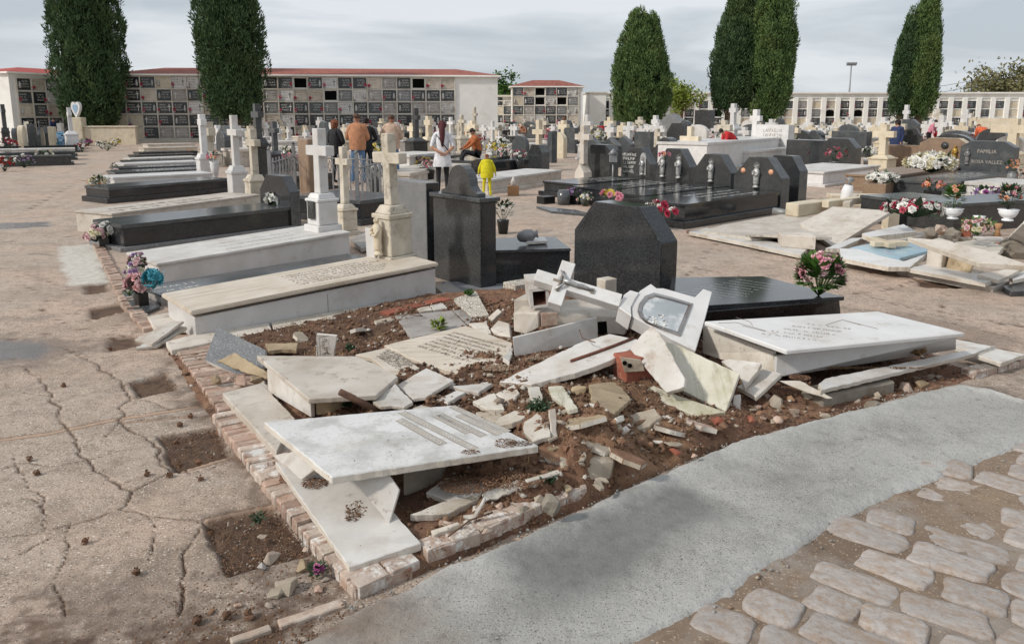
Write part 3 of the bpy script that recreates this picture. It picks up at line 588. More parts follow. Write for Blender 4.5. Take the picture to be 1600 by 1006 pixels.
def slab(name, label, pts, th, m, cat='slab', jag=.003, bev=.003, group=None, m_side=None, m_back=None):
    if m_side is None and m in ('marble_rubble', 'marble_clean', 'marble_white', 'marble_warm'): m_side = 'marble_dirty'
    mb = slab_mb(pts, th, m, jag, m_side, m_back); o = put(name, mb, label, cat, None, group, bev); o['_n'] = tuple(mb.n); o.data['x'] = 0
    return o
def sub(o, name, mb, bev=0, label=None):   # part built in world coordinates under a thing placed by put()/thing()
    if not isinstance(o.matrix_world, Matrix): pass
    q = mb.build(name, o, Vector(o.location), bev)
    if label: q['label'] = label
    return q
TINT = dict(mortar='grey-tan', clod='brown', brick_old='pinkish', brick_red='red', marble_dirty='dirty white', marble_rubble='white', marble_warm='cream', stone_yellow='yellowish', pebble='grey')
def where(px, py):                     # which part of the plot a piece lies in, for its label
    if py < 545 and px < 720: return 'behind the shifted lid'
    if px < 720: return 'beside the white square plate' if py < 700 else 'behind the left end of the front kerb'
    if py > 770 and px < 920: return 'behind the right end of the front kerb'
    if px < 800: return 'at the far corner of the propped slab' if py > 600 else 'at the end of the cracked beige slab'
    if px < 880: return 'beside the dark green weeds' if py < 690 else 'above the flat tan kerb stone'
    if px < 960: return 'below the long tilted slab' if py < 660 else 'in the middle of the brown heap'
    if px < 1040: return 'below the hollow brick' if py < 670 else 'on the slope right of the kerb stone'
    if px < 1150: return 'below the leaning mossy slab'
    if px < 1230: return 'below the white square fragment'
    return 'below the exposed footing' if px < 1330 else 'under the plinth plate'
SIZ = lambda r: 'tiny' if r < .018 else 'small' if r < .025 else 'fist-sized'
RUB = 'loose pieces of broken marble on the soil heap'
# --- inscribed slab propped over the plinth
P4 = [G(412,660,.30), G(518,744,.29), G(842,697,.27), G(706,632,.29)]
fs_ = slab('grave_slab', 'big pale inscribed marble slab propped up over the front corner', P4, .034, 'marble_grimy', jag=.0025, bev=.004, m_side='marble_dirty')
c_, n_ = plane_fit(P4); pr = lambda px, py: (lambda d: CAMV+d*((c_-CAMV).dot(n_)/d.dot(n_)))(ray(px, py))
mb = MB()
def band(a, b, w, s, wide=1.0):          # a carved darker band with the letters left pale
    A, B = pr(*a), pr(*b); xd = (B-A).normalized(); yd = n_.cross(xd).normalized(); L = (B-A).length
    lines = MB()
    for t0, t1 in ((-.004, -.001), (w+.001, w+.004)): mb.add([A+yd*t0+n_*.001, B+yd*t0+n_*.001, B+yd*t1+n_*.001, A+yd*t1+n_*.001], [(0,1,2,3)], 'letter_grey')
    mb.add([A+n_*.0008, B+n_*.0008, B+yd*w+n_*.0008, A+yd*w+n_*.0008], [(0,1,2,3)], 'band_grey')
    if s:
        vs, _ = text_geo(s); wd = max(v[0] for v in vs); write(mb, s, A+yd*w*.16, xd, yd, w*.98, 'marble_grimy', L*.96/(wd*w*.98), .0016)
    else: scrawl(mb, A+yd*w*.15, xd, yd, L*.93, w*.68, 'marble_grimy', drn, .0016)
band((618,657),(688,696), .036, 'A LOS 71 AÑOS'); band((622,645),(738,704), .036, 'EL 24 DE NOVIEMBRE 195'); band((676,650),(728,678), .034, ''); band((682,649),(752,683), .034, ''); band((712,650),(776,680), .034, ''); band((702,636),(790,676), .034, '')
tag(sub(fs_, 'lettering', mb), kind='stuff')
# --- plinth plates below it
slab('plinth_slab', 'long pale plinth slab sliding off the whitewashed brick corner', [G(430,722,.09), G(545,884,.07), G(658,849,.08), G(548,724,.11)], .035, 'marble_white', jag=.002)
slab('marble_plate', 'bluish white plate wedged under the inscribed slab at the path side', [G(426,712,.11), G(458,704,.17), G(494,732,.16), G(470,749,.10)], .03, 'marble_rubble', group=None)
slab('marble_plate', 'upright white plate holding up the front of the inscribed slab', [G(550,747,.235), G(609,742,.24), G(624,764,.2), G(609,819,.08)], .025, 'marble_rubble', jag=.001)
mb = MB(); a = G(630,778,.06); b = G(692,756,.06); up = Vector((0, .02, .2)); mb.prism([a, b, b+up, a+up], Vector((.05, .25, 0)), 'cement_block')
put('concrete_block', mb, 'rough grey concrete block under the right half of the inscribed slab', 'block', bev=.01)
slab('marble_fragment', 'white broken corner loaded with soil right under the inscribed slab', [G(665,769,.1), G(690,750,.12), G(775,752,.13), G(738,781,.1), G(716,788,.09)], .03, 'marble_white', group=RUB)
slab('concrete_sheet', 'long cracked dark-edged sheet lying below the inscribed slab', [G(640,803,.09), G(700,801,.09), G(748,779,.10), G(752,770,.11), G(690,784,.1)], .035, 'marble_dirty', jag=.006)
slab('concrete_sheet', 'cracked sheet end with broken rim near the grey cement', [G(757,784,.10), G(873,748,.13), G(868,737,.15), G(800,752,.15), G(756,768,.13)], .04, 'marble_dirty', jag=.008)
slab('stone_shard', 'pointed white shard standing between the cracked sheets', [Gs(732,818,.0), Gs(737,821,.0), Gs(759,780,.1), Gs(755,777,.11)], .015, 'marble_rubble')
slab('stone_shard', 'short dirty white shard behind the kerb bricks', [Gs(673,829,.03), Gs(677,835,.03), Gs(719,819,.04), Gs(715,813,.05)], .025, 'marble_dirty')
slab('stone_shard', 'thin pale strip lying on the mulch under the slab rim', [G(820,748,.16), G(872,733,.17), G(876,738,.165), G(824,753,.155)], .015, 'marble_dirty')
mb = MB(); a = Gs(882,756,-.02); b = Gs(955,752,-.02); up = Vector((0, .03, .085)); mb.prism([a, b, b+up+Vector((.03,.02,0)), a+up+Vector((-.02, 0, 0))], Vector((-.03, .24, .01)), 'mortar')
put('kerb_stone', mb, 'flat tan kerb stone sticking out of the soil above the cement', 'stone', bev=.014)
mb = MB(); mb.rock(Gs(862,788,.03), .045, 'cement_block', drn, 1, .7, 1.1, 2); put('mortar_lump', mb, 'grey mortar lump behind the last whitewashed kerb brick', 'stone')
# --- second opened grave: lid, side plate, ledge
lid2 = thing('opened_grave', 'low opened marble grave with shifted lid between path and inscribed slabs', 'grave', G(450,640,.06))
LZ = .25
sub(lid2, 'lid', slab_mb([G(401,556,LZ), G(482,622,LZ-.005), G(588,617,LZ-.01), G(622,589,LZ-.01), G(592,570,LZ), G(556,556,LZ)], .03, 'marble_warm', .002), .004)
a, b = G(419,612,.075), G(486,652,.075); n2 = (b-a).normalized(); pr2 = Vector((-n2.y, n2.x, 0))
mb = MB(); mb.prism([a, b, b+Vector((0,0,.115)), a+Vector((0,0,.14))], pr2*.025, 'marble_rubble'); sub(lid2, 'side_plate', mb, .003)
mb = MB(); a2 = b+pr2*.03; b2 = a2+Vector((.42, .12, 0)); mb.prism([a2, b2, b2+Vector((0,0,.08)), a2+Vector((0,0,.11))], Vector((-.02, .3, 0)), 'stone_yellow'); sub(lid2, 'foundation', mb, .008)
sub(lid2, 'ledge', slab_mb([G(347,614,.085), G(408,598,.09), G(461,653,.09), G(432,706,.085)], .05, 'marble_warm', .002), .004)
sub(lid2, 'ledge', slab_mb([G(404,600,.085), G(412,597,.09), G(428,614,.085), G(421,618,.085)], .02, 'marble_dirty', .002))
mb = MB(); mb.tube([G(531,612,.275), G(556,624,.22), G(592,644,.15)], [.018, .02, .021], 'wood_brown', 8); put('wooden_stake', mb, 'short brown wooden stake resting on the shifted lid', 'stake')
# --- stacked strips by the path
slab('marble_strip', 'upper of two white marble strips slumped on the path edge', [G(210,531,.05), G(237,537,.05), G(287,502,.15), G(267,501,.15)], .022, 'marble_rubble')
slab('marble_strip', 'lower of two white marble strips slumped on the path edge', [G(211,543,.026), G(244,541,.026), G(292,510,.10), G(280,509,.10)], .024, 'marble_rubble')
# --- granite shard, board, stones
slab('granite_shard', 'pointed speckled grey granite shard standing on the brick edging', [G(338,507,.235), G(416,548,.13), G(416,572,.07), G(384,588,.05), G(321,565,.07)], .03, 'granite_grey', jag=.001, m_side='marble_rubble')
slab('broken_board', 'earthy yellowish board tipped against the granite shard', [G(333,559,.16), G(371,555,.16), G(417,580,.13), G(417,590,.10), G(392,588,.07)], .02, 'stone_yellow', jag=.004)
for px, py, r_, m_, lab in ((338,594,.045,'stone_yellow','round yellowish stone on the bricks below the granite shard'), (376,596,.05,'brick_old','reddish rubble stone beside the round yellowish stone'), (402,592,.045,'stone_yellow','tan rubble stone tucked under the tipped board'), (360,592,.022,'brick_old','small rubble stone between two larger ones under the granite shard')):
    mb = MB(); mb.chunk(G(px, py, .08), r_, m_, drn, 1.3, .8, .75, 16); put('stone', mb, lab, 'stone')
slab('stone_slab', 'rough yellowish stone strip on the soil above the granite shard', [G(414,537,.10), G(420,547,.1), G(440,545,.1), G(463,546,.1), G(466,536,.1), G(440,535,.11)], .03, 'stone_yellow', jag=.005)
tl = thing('relief_tile', 'small white tile with a flower relief standing behind the shifted lid', 'tile', G(506,556,.2))
Pt = [G(493,557,.13), G(522,557,.13), G(526,525,.28), G(495,521,.29)]
sub(tl, 'plate', slab_mb(Pt, .018, 'marble_rubble', .0), .003)
c2, n2_ = plane_fit(Pt); xd = (Pt[1]-Pt[0]).normalized(); yd = n2_.cross(xd); mb = MB(); ctr = c2+n2_*.002
for k in range(7):
    t = 2*math.pi*k/7; p = ctr+xd*.028*math.cos(t)+yd*(.032*math.sin(t)+.012); mb.tube([p+(xd*math.cos(w)+yd*math.sin(w))*.011 for w in [q*1.05 for q in range(7)]], .0018, 'band_grey', 4)
mb.tube([ctr-yd*.02, ctr-yd*.06+xd*.01], .0025, 'letter_grey', 4); mb.tube([ctr-yd*.06-xd*.03, ctr-yd*.045, ctr-yd*.06+xd*.03], .0025, 'letter_grey', 4)
e0, e1 = .058, .07
mb.tube([ctr+xd*a*e0+yd*b*e1 for a, b in ((-1,-1),(1,-1),(1,1),(-1,1),(-1,-1))], .0018, 'letter_grey', 4); sub(tl, 'relief', mb)
# --- flat slabs behind
def scr_rows(o, pts, q0, q1, q2, rows, h, m, fill=.95, rnd=drn):
    """rows of worn lettering on slab plane; q0 start, q1 end of first row, q2 start of last row (photo points)"""
    c, n = plane_fit(pts); pj = lambda q: (lambda d: CAMV+d*((c-CAMV).dot(n)/d.dot(n)))(ray(*q)); A, B, D_ = pj(q0), pj(q1), pj(q2); xd = (B-A).normalized(); mb = MB(); yd = n.cross(xd).normalized()
    for i in range(rows): scrawl(mb, A+(D_-A)*(i/max(1, rows-1)), xd, yd, (B-A).length*rnd.uniform(fill-.15, fill+.05), h, m, rnd, .0016)
    return tag(sub(o, 'lettering', mb), kind='stuff')
slab('ledger_slab', 'plain grey slab lying flat in mulch with a white flower beside it', [G(617,493,.09), G(706,485,.09), G(730,509,.10), G(643,528,.1)], .03, 'ledger_grey')
slab('ledger_slab', 'narrow grey slab strip beside the plain grey slab', [G(708,485,.085), G(722,483,.085), G(738,499,.09), G(731,507,.09)], .03, 'ledger_grey')
Pi = [G(600,538,.15), G(728,510,.15), G(800,535,.17), G(800,552,.17), G(788,564,.17), G(738,588,.16), G(694,578,.155), G(636,558,.15), G(622,549,.15)]
o = slab('inscribed_slab', 'large cracked beige slab covered with worn lettering in mid rubble', Pi, .035, 'marble_beige', jag=.004)
scr_rows(o, Pi, (652,541), (752,572), (706,520), 7, .026, 'letter_grey', .92)
Pj = [G(555,554,.14), G(608,542,.14), G(656,575,.15), G(622,590,.16), G(578,559,.14)]
o = slab('inscribed_slab', 'smaller beige slab with dark lettering beside the large cracked one', Pj, .03, 'marble_beige', jag=.003)
scr_rows(o, Pj, (588,557), (634,584), (602,547), 4, .03, 'letter_dark', .95)
slab('marble_plate', 'clean white square plate lying above the front inscribed slab', [Gs(620,602,.05), Gs(666,574,.06), Gs(709,594,.05), Gs(666,620,.05), Gs(645,622,.05)], .02, 'marble_rubble')
slab('marble_plate', 'jagged white plate overlapping the shifted lid corner', [Gs(581,624,.08), Gs(618,601,.08), Gs(645,626,.06), Gs(632,635,.05), Gs(612,634,.05), Gs(595,637,.05)], .02, 'marble_rubble', jag=.005)
FR = [('flat white sliver left of the tan rubble crest', [(706,603),(770,598),(748,613),(730,610)], 'marble_rubble'), ('thin white flake half sunk in brown mulch', [(684,624),(712,610),(728,612),(700,629)], 'marble_rubble'), ('beige broken corner at the rubble crest', [(774,616),(804,599),(812,614),(800,628)], 'marble_warm'), ('soil-stained white piece above the slab lettering', [(738,626),(772,614),(788,638),(760,640)], 'marble_dirty'), ('triangular pale piece left of the thick broken block', [(732,505),(760,503),(768,520),(756,522)], 'marble_dirty'), ('pale chip beside the upright white plate', [(786,560),(797,540),(802,545),(796,566)], 'marble_rubble'), ('white flake on the tan gravel near the slab edge', [(828,577),(846,569),(850,574),(834,582)], 'marble_rubble'),
 ('small square of white marble above the grey slab', [(672,477),(692,473),(699,481),(678,484)], 'marble_rubble'), ('dusty white piece beside the small white square', [(652,481),(671,478),(676,484),(656,487)], 'marble_dirty'), ('slanted whitish lump at the dark hollow of the heap', [(825,607),(842,602),(848,622),(836,640)], 'marble_dirty'), ('big tan plate stuck upright in the earth', [(920,606),(966,588),(985,632),(960,640),(925,625)], 'stone_yellow'), ('pale slab end poking out of the heap beside green weeds', [(855,600),(880,606),(902,634),(888,640),(862,620)], 'marble_mossy'), ('white chip lying on ochre soil', [(972,668),(984,660),(988,668),(978,674)], 'marble_rubble'), ('rounded pale chip above the white chip', [(962,652),(974,648),(977,656),(966,660)], 'marble_dirty')]
for lab, p, m_ in FR: slab('marble_fragment', lab, [Gs(a, b, .03) for a, b in p], .025, m_, jag=.005)
slab('white_stick', 'thin upright white strip stuck in the brown heap', [Gs(858,640,.09), Gs(868,638,.09), Gs(871,680,.02), Gs(862,683,.02)], .015, 'marble_rubble')
slab('terrazzo_slab', 'speckled terrazzo slab tilted in front of the black headstone', [G(709,466,.12), G(744,455,.14), G(764,492,.10), G(736,495,.09)], .035, 'terrazzo')
mb = MB(); mb.prism([G(766,513,.17), G(778,500,.19), G(796,505,.19), G(798,526,.16), G(773,523,.15)], Vector((.03, .06, -.1)), 'marble_warm'); put('stone_block', mb, 'thick broken cream block left of the hollow pedestal', 'block', bev=.006)
mb = MB(); mb.prism([G(762,496,.16), G(769,501,.15), G(784,487,.2), G(778,482,.21)], Vector((.01, .03, -.03)), 'marble_dirty'); put('stone_bar', mb, 'short square stone bar leaning on the rubble', 'bar', bev=.003)
for k, (p, q) in enumerate((((608,490), (640,482)), ((642,481), (672,475)), ((674,474), (706,467)), ((757,468), (785,478)))):
    mb = MB(); a, b = G(*p, .09), G(*q, .09); t = (b-a).normalized(); nn = Vector((-t.y, t.x, 0)); mb.prism([a, b, b+nn*.12, a+nn*.12], Vector((0, 0, -.07)), 'brick_red')
    put('red_brick', mb, ['leftmost red brick in the row below the white tomb side', 'middle red brick in the row below the white tomb side', 'rightmost red brick in the row below the white tomb side', 'lone red brick right of the terrazzo slab'][k], 'brick', bev=.006)
# --- fallen monument: base blocks, hollow pedestal, cross, niche with picture
def facebox(name, label, quad, d, m, cat, bev=.006, parent=None):
    mb = MB(); mb.prism(quad, d, m)
    return sub(parent, name, mb, bev) if parent else put(name, mb, label, cat, bev=bev)
DB = 5.15
facebox('fallen_beam', 'long cream base beam of the fallen monument', [GD(842,489,DB), GD(948,482,DB+.2), GD(988,496,DB+.2), GD(976,524,DB+.1), GD(876,512,DB), GD(844,511,DB)], Vector((.1, .28, .02)), 'marble_warm', 'block')
facebox('stepped_block', 'stepped cream base block at the left end of the fallen monument', [GD(802,489,DB-.02), GD(841,489,DB-.05), GD(842,512,DB-.05), GD(822,522,DB-.05), GD(803,518,DB-.02)], Vector((.12, .35, .0)), 'marble_warm', 'block')
facebox('stone_block', 'cream block with chipped top behind the hollow pedestal', [GD(803,468,DB+.16), GD(832,467,DB+.16), GD(832,492,DB+.16), GD(803,490,DB+.16)], Vector((.1, .22, 0)), 'marble_warm', 'block')
mb = MB(); mb.prism([GD(845,490,DB-.06), GD(872,489,DB-.06), GD(873,508,DB-.06), GD(846,511,DB-.06)], Vector((.0, .04, 0)), 'brick_old'); put('stained_patch', mb, 'red-stained broken stone face on the base beam', 'stone', bev=.004)
hp = thing('hollow_pedestal', 'hollow white stone pedestal tipped over with its square hole showing', 'pedestal', GD(843,482,DB))
o4 = [GD(826,452,DB), GD(857,450,DB-.0), GD(860,479,DB), GD(829,482,DB)]; i4 = [GD(832,456,DB), GD(852.5,454,DB), GD(853.5,475,DB), GD(834,478,DB)]; dv = Vector((-.03, .26, .05)); mb = MB()
vs = o4+i4+[p+dv for p in o4]+[p+dv*.8 for p in i4]; fs = [(0,1,5,4),(1,2,6,5),(2,3,7,6),(3,0,4,7)]+[(i, 8+i, 8+(i+1) % 4, (i+1) % 4) for i in range(4)]; mb.add(vs, fs, 'marble_rubble'); mb.add(vs, [(4+i, 4+(i+1) % 4, 12+(i+1) % 4, 12+i) for i in range(4)]+[(12,13,14,15)], 'rust_iron'); mb.add(vs, [(11,10,9,8)], 'marble_rubble')
sub(hp, 'shell', mb)
# cross
fc = thing('fallen_cross', 'white marble cross with a metal crucifix toppled over the rubble', 'cross', GD(880,470,DB))
cc = GD(878,441,DB-.05); right = GD(970,469,DB-.12); axis = (right-cc).normalized(); bar_e = GD(898,406,DB+.10); bar = (bar_e-cc); bar = (bar-axis*bar.dot(axis)).normalized(); nrm = axis.cross(bar).normalized()
if nrm.dot(CAMV-cc) < 0: nrm = -nrm
Ls = (right-cc).length; Lt = .185; Lb = .185; hw = .048
pts = [(-Lt,-hw),(-hw,-hw),(-hw,-Lb),(hw,-Lb),(hw,-hw),(Ls,-hw*1.1),(Ls,hw*1.1),(hw,hw),(hw,Lb),(-hw,Lb),(-hw,hw),(-Lt,hw)]
mb = MB(); mb.prism([cc+axis*x+bar*y for x, y in pts], -nrm*.07, 'marble_clean'); sub(fc, 'shaft', mb, .003)
mb = MB(); q = lambda x, y, z: cc+axis*x+bar*y+nrm*z
mb.tube([q(-.06, 0, .006), q(.2, 0, .006)], .010, 'letter_grey', 5); mb.tube([q(-.01, -.085, .006), q(-.01, .085, .006)], .010, 'letter_grey', 5)
mb.tube([q(-.03, -.085, .014), q(.012, -.03, .02), q(.02, 0, .024), q(.012, .03, .02), q(-.03, .085, .014)], [.006, .008, .01, .008, .006], 'statue_silver', 6)
mb.tube([q(.005, 0, .022), q(.05, .004, .024), q(.10, -.003, .022), q(.15, .006, .02), q(.21, 0, .014)], [.014, .018, .015, .013, .007], 'statue_silver', 7); mb.rock(q(-.018, .006, .024), .016, 'statue_silver', drn, 1, 1, 1, 1)
mb.prism([q(.2, -.02, .004), q(.225, -.02, .004), q(.225, .02, .004), q(.2, .02, .004)], nrm*.006, 'letter_grey'); sub(fc, 'crucifix', mb)
# pedestal body with arched picture niche
pb = thing('fallen_pedestal', 'toppled white pedestal with an arched glazed picture niche', 'pedestal', GD(1040,545,5.0))
A0, B0, C0 = GD(968,479,DB-.13), GD(1017,442,DB+.12), GD(1086,548,4.72)
n3 = (B0-A0).cross(C0-A0).normalized()
if n3.dot(CAMV-A0) < 0: n3 = -n3
pj3 = lambda px, py, lift=0: (lambda d: CAMV+d*((A0+n3*lift-CAMV).dot(n3)/d.dot(n3)))(ray(px, py))
mb = MB(); mb.prism([pj3(*p) for p in [(1000,454),(1017,443),(1026,450),(1037,450),(1086,464),(1099,451),(1113,456),(1100,505),(1087,548),(1050,530),(1008,505),(988,494),(986,474),(993,465)]], -n3*.11, 'marble_clean'); sub(pb, 'body', mb, .004)
mb = MB(); mb.prism([pj3(*p, .012) for p in [(967,480),(975,460),(985,453),(999,457),(992,468),(986,480),(987,494)]], -n3*.13, 'marble_clean'); sub(pb, 'cornice', mb, .004)
arch = [(1083,474),(1063,526),(1030,514),(1010,505),(1000,497),(996,486),(999,474),(1008,462),(1022,457),(1050,464)]
def ringp(pts, w0, lift): return [pj3(*p, lift) for p in pts]
ctr = (1038,490); inner = [(ctr[0]+(x-ctr[0])*.82, ctr[1]+(y-ctr[1])*.78) for x, y in arch]; mid = [(ctr[0]+(x-ctr[0])*.91, ctr[1]+(y-ctr[1])*.89) for x, y in arch]
mb = MB(); n_a = len(arch); a = ringp(arch, 0, .003); m__ = ringp(mid, 0, .018); i_ = ringp(inner, 0, .004)
mb.add(a+m__+i_, [(k, (k+1) % n_a, n_a+(k+1) % n_a, n_a+k) for k in range(n_a)]+[(n_a+k, n_a+(k+1) % n_a, 2*n_a+(k+1) % n_a, 2*n_a+k) for k in range(n_a)], 'chrome'); fr_ = sub(pb, 'picture_frame', mb)
mb = MB(); mb.add([pj3(*p, .0045) for p in inner], [tuple(range(n_a))], 'glass_pane'); q_ = mb.build('pane', fr_, Vector(pb.location))
mb = MB()
for k in range(16):
    p = (1026+drn.uniform(-14, 20), 500+drn.uniform(-8, 8)); mb.rock(pj3(*p, .006), drn.uniform(.007, .013), 'petal_white', drn, 1, 1, .6, 1)
for k in range(8): p = (1014+drn.uniform(-6, 26), 497+drn.uniform(-8, 8)); mb.rock(pj3(*p, .005), .008, 'letter_grey', drn, 1, 1, .5, 1)
tag(mb.build('flower_relief', fr_, Vector(pb.location)), kind='stuff')
# upright plate and tilted slabs
a, b = G(804,557,.15), G(935,534,.16); mb = MB(); mb.prism([a, b, GD(932,496,b.y+.02), GD(801,528,a.y+.02)], Vector((.0, .025, 0)), 'marble_white'); put('marble_plate', mb, 'long white plate standing on edge before the base beam', 'slab', bev=.002)
mb = MB(); mb.prism([GD(934,504,DB+.02), GD(948,503,DB+.02), GD(949,520,DB+.02), GD(935,522,DB+.02)], Vector((0, .02, 0)), 'hollow_shade'); put('gap_shade', mb, 'black plate painted as shade of a square hollow, right end of the upright plate', 'hollow')  # solid black plate, painted as the shade below the base beam
Pw = [G(780,590,.21), G(908,541,.26), G(952,521,.32), G(980,524,.34), G(1008,531,.34), G(988,545,.31), G(950,567,.27), G(905,583,.24), G(830,599,.21)]
o = slab('marble_slab', 'long tilted white slab with a rusty bar running along it', Pw, .035, 'marble_white', jag=.005, m_side='marble_dirty')
cw, nw = plane_fit(Pw); pw = lambda q: (lambda d: CAMV+d*((cw-CAMV).dot(nw)/d.dot(nw)))(ray(*q))+nw*.009
mb = MB(); mb.tube([pw((892,566)), pw((930,553)), pw((960,542)), pw((990,530))], .009, 'rust_iron', 6); put('rusty_bar', mb, 'thin rusty bar lying along the long tilted white slab', 'bar')
mb = MB(); mb.rock(pw((876,545)), .014, 'marble_rubble', drn, 1.6, .8, .9, 2); put('marble_chip', mb, 'small white cylinder chip on the long tilted slab', 'chip')
slab('marble_slab', 'earth-stained underside slab beneath the long tilted white slab', [G(832,600,.14), G(950,569,.2), G(972,577,.17), G(965,588,.14), G(880,612,.1)], .03, 'marble_dirty', jag=.006)
hb = thing('hollow_brick', 'red hollow brick with grey mortar under the tilted slabs', 'brick', G(995,595,.15))
a, b = G(978,604,.15), G(1030,596,.15); mb = MB(); mb.prism([a, b, b+Vector((0,0,.16)), a+Vector((0,0,.16))], Vector((-.06, .14, 0)), 'brick_red'); sub(hb, 'body', mb, .005)
l0 = GD(971,560,a.y-.004); mb = MB(); mb.prism([GD(969,558,a.y-.005), GD(1002,562,a.y-.005), GD(1008,580,a.y-.005), GD(976,582,a.y-.005)], Vector((0, .01, 0)), 'mortar'); sub(hb, 'mortar', mb, .003)
for p in ((976,567), (984,571)): mb = MB(); mb.lathe([(.0135, 0), (.0135, .002)], 'hollow_shade', 10, Matrix.Translation(GD(*p, a.y-.0075)) @ Matrix.Rotation(math.pi/2, 4, 'X')); sub(hb, 'hole', mb)  # flat black discs painted as the shade in the brick holes
slab('marble_slab', 'coffin-shaped white slab leaning across the toppled pedestal', [G(984,545,.33), G(1002,524,.40), G(1018,508,.46), G(1028,517,.45), G(1072,594,.26), G(1070,606,.23), G(1040,612,.2)], .03, 'marble_rubble', jag=.003, m_side='marble_dirty')
slab('marble_slab', 'large white slab with mossy spots leaning at the heap', [G(1012,528,.34), G(1060,538,.34), G(1156,584,.25), G(1134,643,.1), G(1070,612,.15), G(1035,590,.2)], .035, 'marble_mossy', jag=.002, m_side='marble_dirty')
slab('marble_slab', 'yellow-green stained slab lying under the leaning mossy one', [G(984,606,.15), G(1006,598,.16), G(1042,610,.155), G(1134,643,.12), G(1086,650,.10)], .03, 'marble_mossy', jag=.004)
slab('marble_fragment', 'white moulded fragment against the end of the sloping white tomb', [G(1126,562,.23), G(1140,560,.24), G(1190,568,.25), G(1184,580,.22), G(1162,603,.16), G(1156,588,.18)], .03, 'marble_rubble', jag=.003, m_side='marble_dirty')
slab('marble_fragment', 'white square fragment in front of the moulded one', [G(1152,605,.13), G(1192,574,.2), G(1222,585,.18), G(1182,619,.12)], .03, 'marble_rubble', jag=.002, m_side='marble_dirty')
slab('white_post', 'short white post stub under the white fragments', [G(1147,617,.14), G(1157,616,.14), G(1158,643,.06), G(1144,642,.06)], .03, 'marble_rubble')
slab('marble_strip', 'tilted dirty strip between fragments and plinth plate', [G(1216,594,.16), G(1250,595,.16), G(1302,622,.1), G(1292,623,.09), G(1252,610,.11)], .02, 'marble_dirty')
# --- sloping white tomb at right
tr = thing('sloping_tomb', 'white marble tomb at right tilted above the washed-out soil', 'tomb', G(1300,580,.1))
QL = [G(1100,502,.37), G(1229,547,.34), G(1508,520,.33), G(1371,486,.36)]
sub(tr, 'lid', slab_mb(QL, .03, 'marble_clean', .0), .006)
e1 = [G(1212,590,.12), G(1494,546,.12)]; e0 = G(1098,552,.12)
d1 = (e1[1]-e1[0]).normalized(); inn = Vector((-d1.y, d1.x, 0))
mb = MB(); mb.prism([e1[0], e1[1], G(1494,527,.262), G(1214,556,.245)], inn*.025, 'marble_clean'); sub(tr, 'front_panel', mb, .002)
mb = MB(); dE = (e1[0]-e0).normalized(); mb.prism([e0, e1[0]-dE*.004, G(1208,549,.262), GD(1098,509,e0.y)], Vector((dE.y*-1, dE.x, 0))*.03, 'marble_dirty'); sub(tr, 'end_panel', mb, .002)
mb = MB(); a_ = e1[0]+inn*.06+d1*.05; mb.prism([a_, a_+d1*1.3, a_+d1*1.3+inn*.38, a_+inn*.38], Vector((0, 0, .10)), 'gap_fill_dark'); sub(tr, 'inside', mb)  # fill block added inside so the gap under the tilted lid looks dark
cw, nw = plane_fit(QL); pw = lambda q: (lambda d: CAMV+d*((cw-CAMV).dot(nw)/d.dot(nw)))(ray(*q))+nw*.0015
mb = MB()
for q in ([(1290,508),(1316,500),(1345,508)], [(1316,500),(1372,514)], [(1122,505),(1150,504),(1196,517)], [(1150,496),(1172,503),(1176,509)], [(1160,509),(1196,518)]): mb.tube([pw(a) for a in q], .0014, 'letter_grey', 4)
xd_ = (pw((1340,520))-pw((1220,506))).normalized(); yd_ = nw.cross(xd_)
for k in range(5): scrawl(mb, pw((1190+k*16,522-k*4))-nw*.001, xd_, yd_, .3, .02, 'letter_grey', drn, .0008, .4)
tag(sub(tr, 'lettering', mb), kind='stuff')
slab('plinth_plate', 'long white plinth plate hanging over the washed-out edge', [G(1279,600,.15), G(1290,591,.16), G(1496,549,.14), G(1556,540,.12), G(1520,553,.12), G(1284,608,.145)], .03, 'marble_white', jag=.003, m_side='marble_dirty')
slab('plinth_plate', 'white corner plate right of the sloping tomb', [G(1494,530,.11), G(1556,542,.11), G(1530,552,.11), G(1492,542,.11)], .03, 'marble_rubble')
slab('plinth_plate', 'flat white plate beside the whitewashed kerb', [G(1524,554,.10), G(1552,544,.10), G(1602,553,.09), G(1564,567,.09)], .03, 'marble_rubble')
mb = MB(); a, b = G(1284,640,.0), G(1398,616,.0); mb.prism([a, b, b+Vector((0,0,.085)), a+Vector((0,0,.085))], Vector((-.05, .16, 0)), 'cement_block'); put('footing', mb, 'rough tan footing exposed below the plinth plate', 'footing', bev=.012)
for px, py, r_, m_, lab in ((1362,632,.05,'cement_block','angular tan block at the foot of the exposed footing'), (1415,606,.055,'brick_old','brown brick stub under the plinth plate'), (1440,600,.05,'stone_yellow','ochre lump beneath the plinth plate corner'), (1212,630,.07,'mortar','large grey-brown mortar lump below the white fragments'), (1262,618,.05,'mortar','tan mortar lump left of the exposed footing'), (1172,600,.03,'brick_old','reddish stone behind the white square fragment'), (1216,656,.035,'brick_old','pinkish brick chunk near the cement rim'), (1122,658,.04,'brick_red','broken red brick below the mossy slab'), (1172,655,.03,'brick_red','bright red brick bit under the post stub'), (1054,705,.03,'brick_red','red brick bit alone on the ochre soil'), (1085,712,.02,'brick_old','tiny brick crumb near the cement edge'), (1240,642,.03,'pebble','grey pebble cluster stone near the cement rim'), (1290,650,.03,'mortar','flat mortar bit on the cement rim'), (905,610,.05,'stone_yellow','tan lump beside the green weeds'), (1330,655,.022,'pebble','small pale stone on the cement rim'), (815,545,.03,'marble_rubble','white lump beside the standing plate')):
    mb = MB(); mb.chunk(Gs(px, py, .01), r_*.9, m_, drn, 1.25, .9, .7, 16); put('rubble_stone', mb, lab, 'stone')
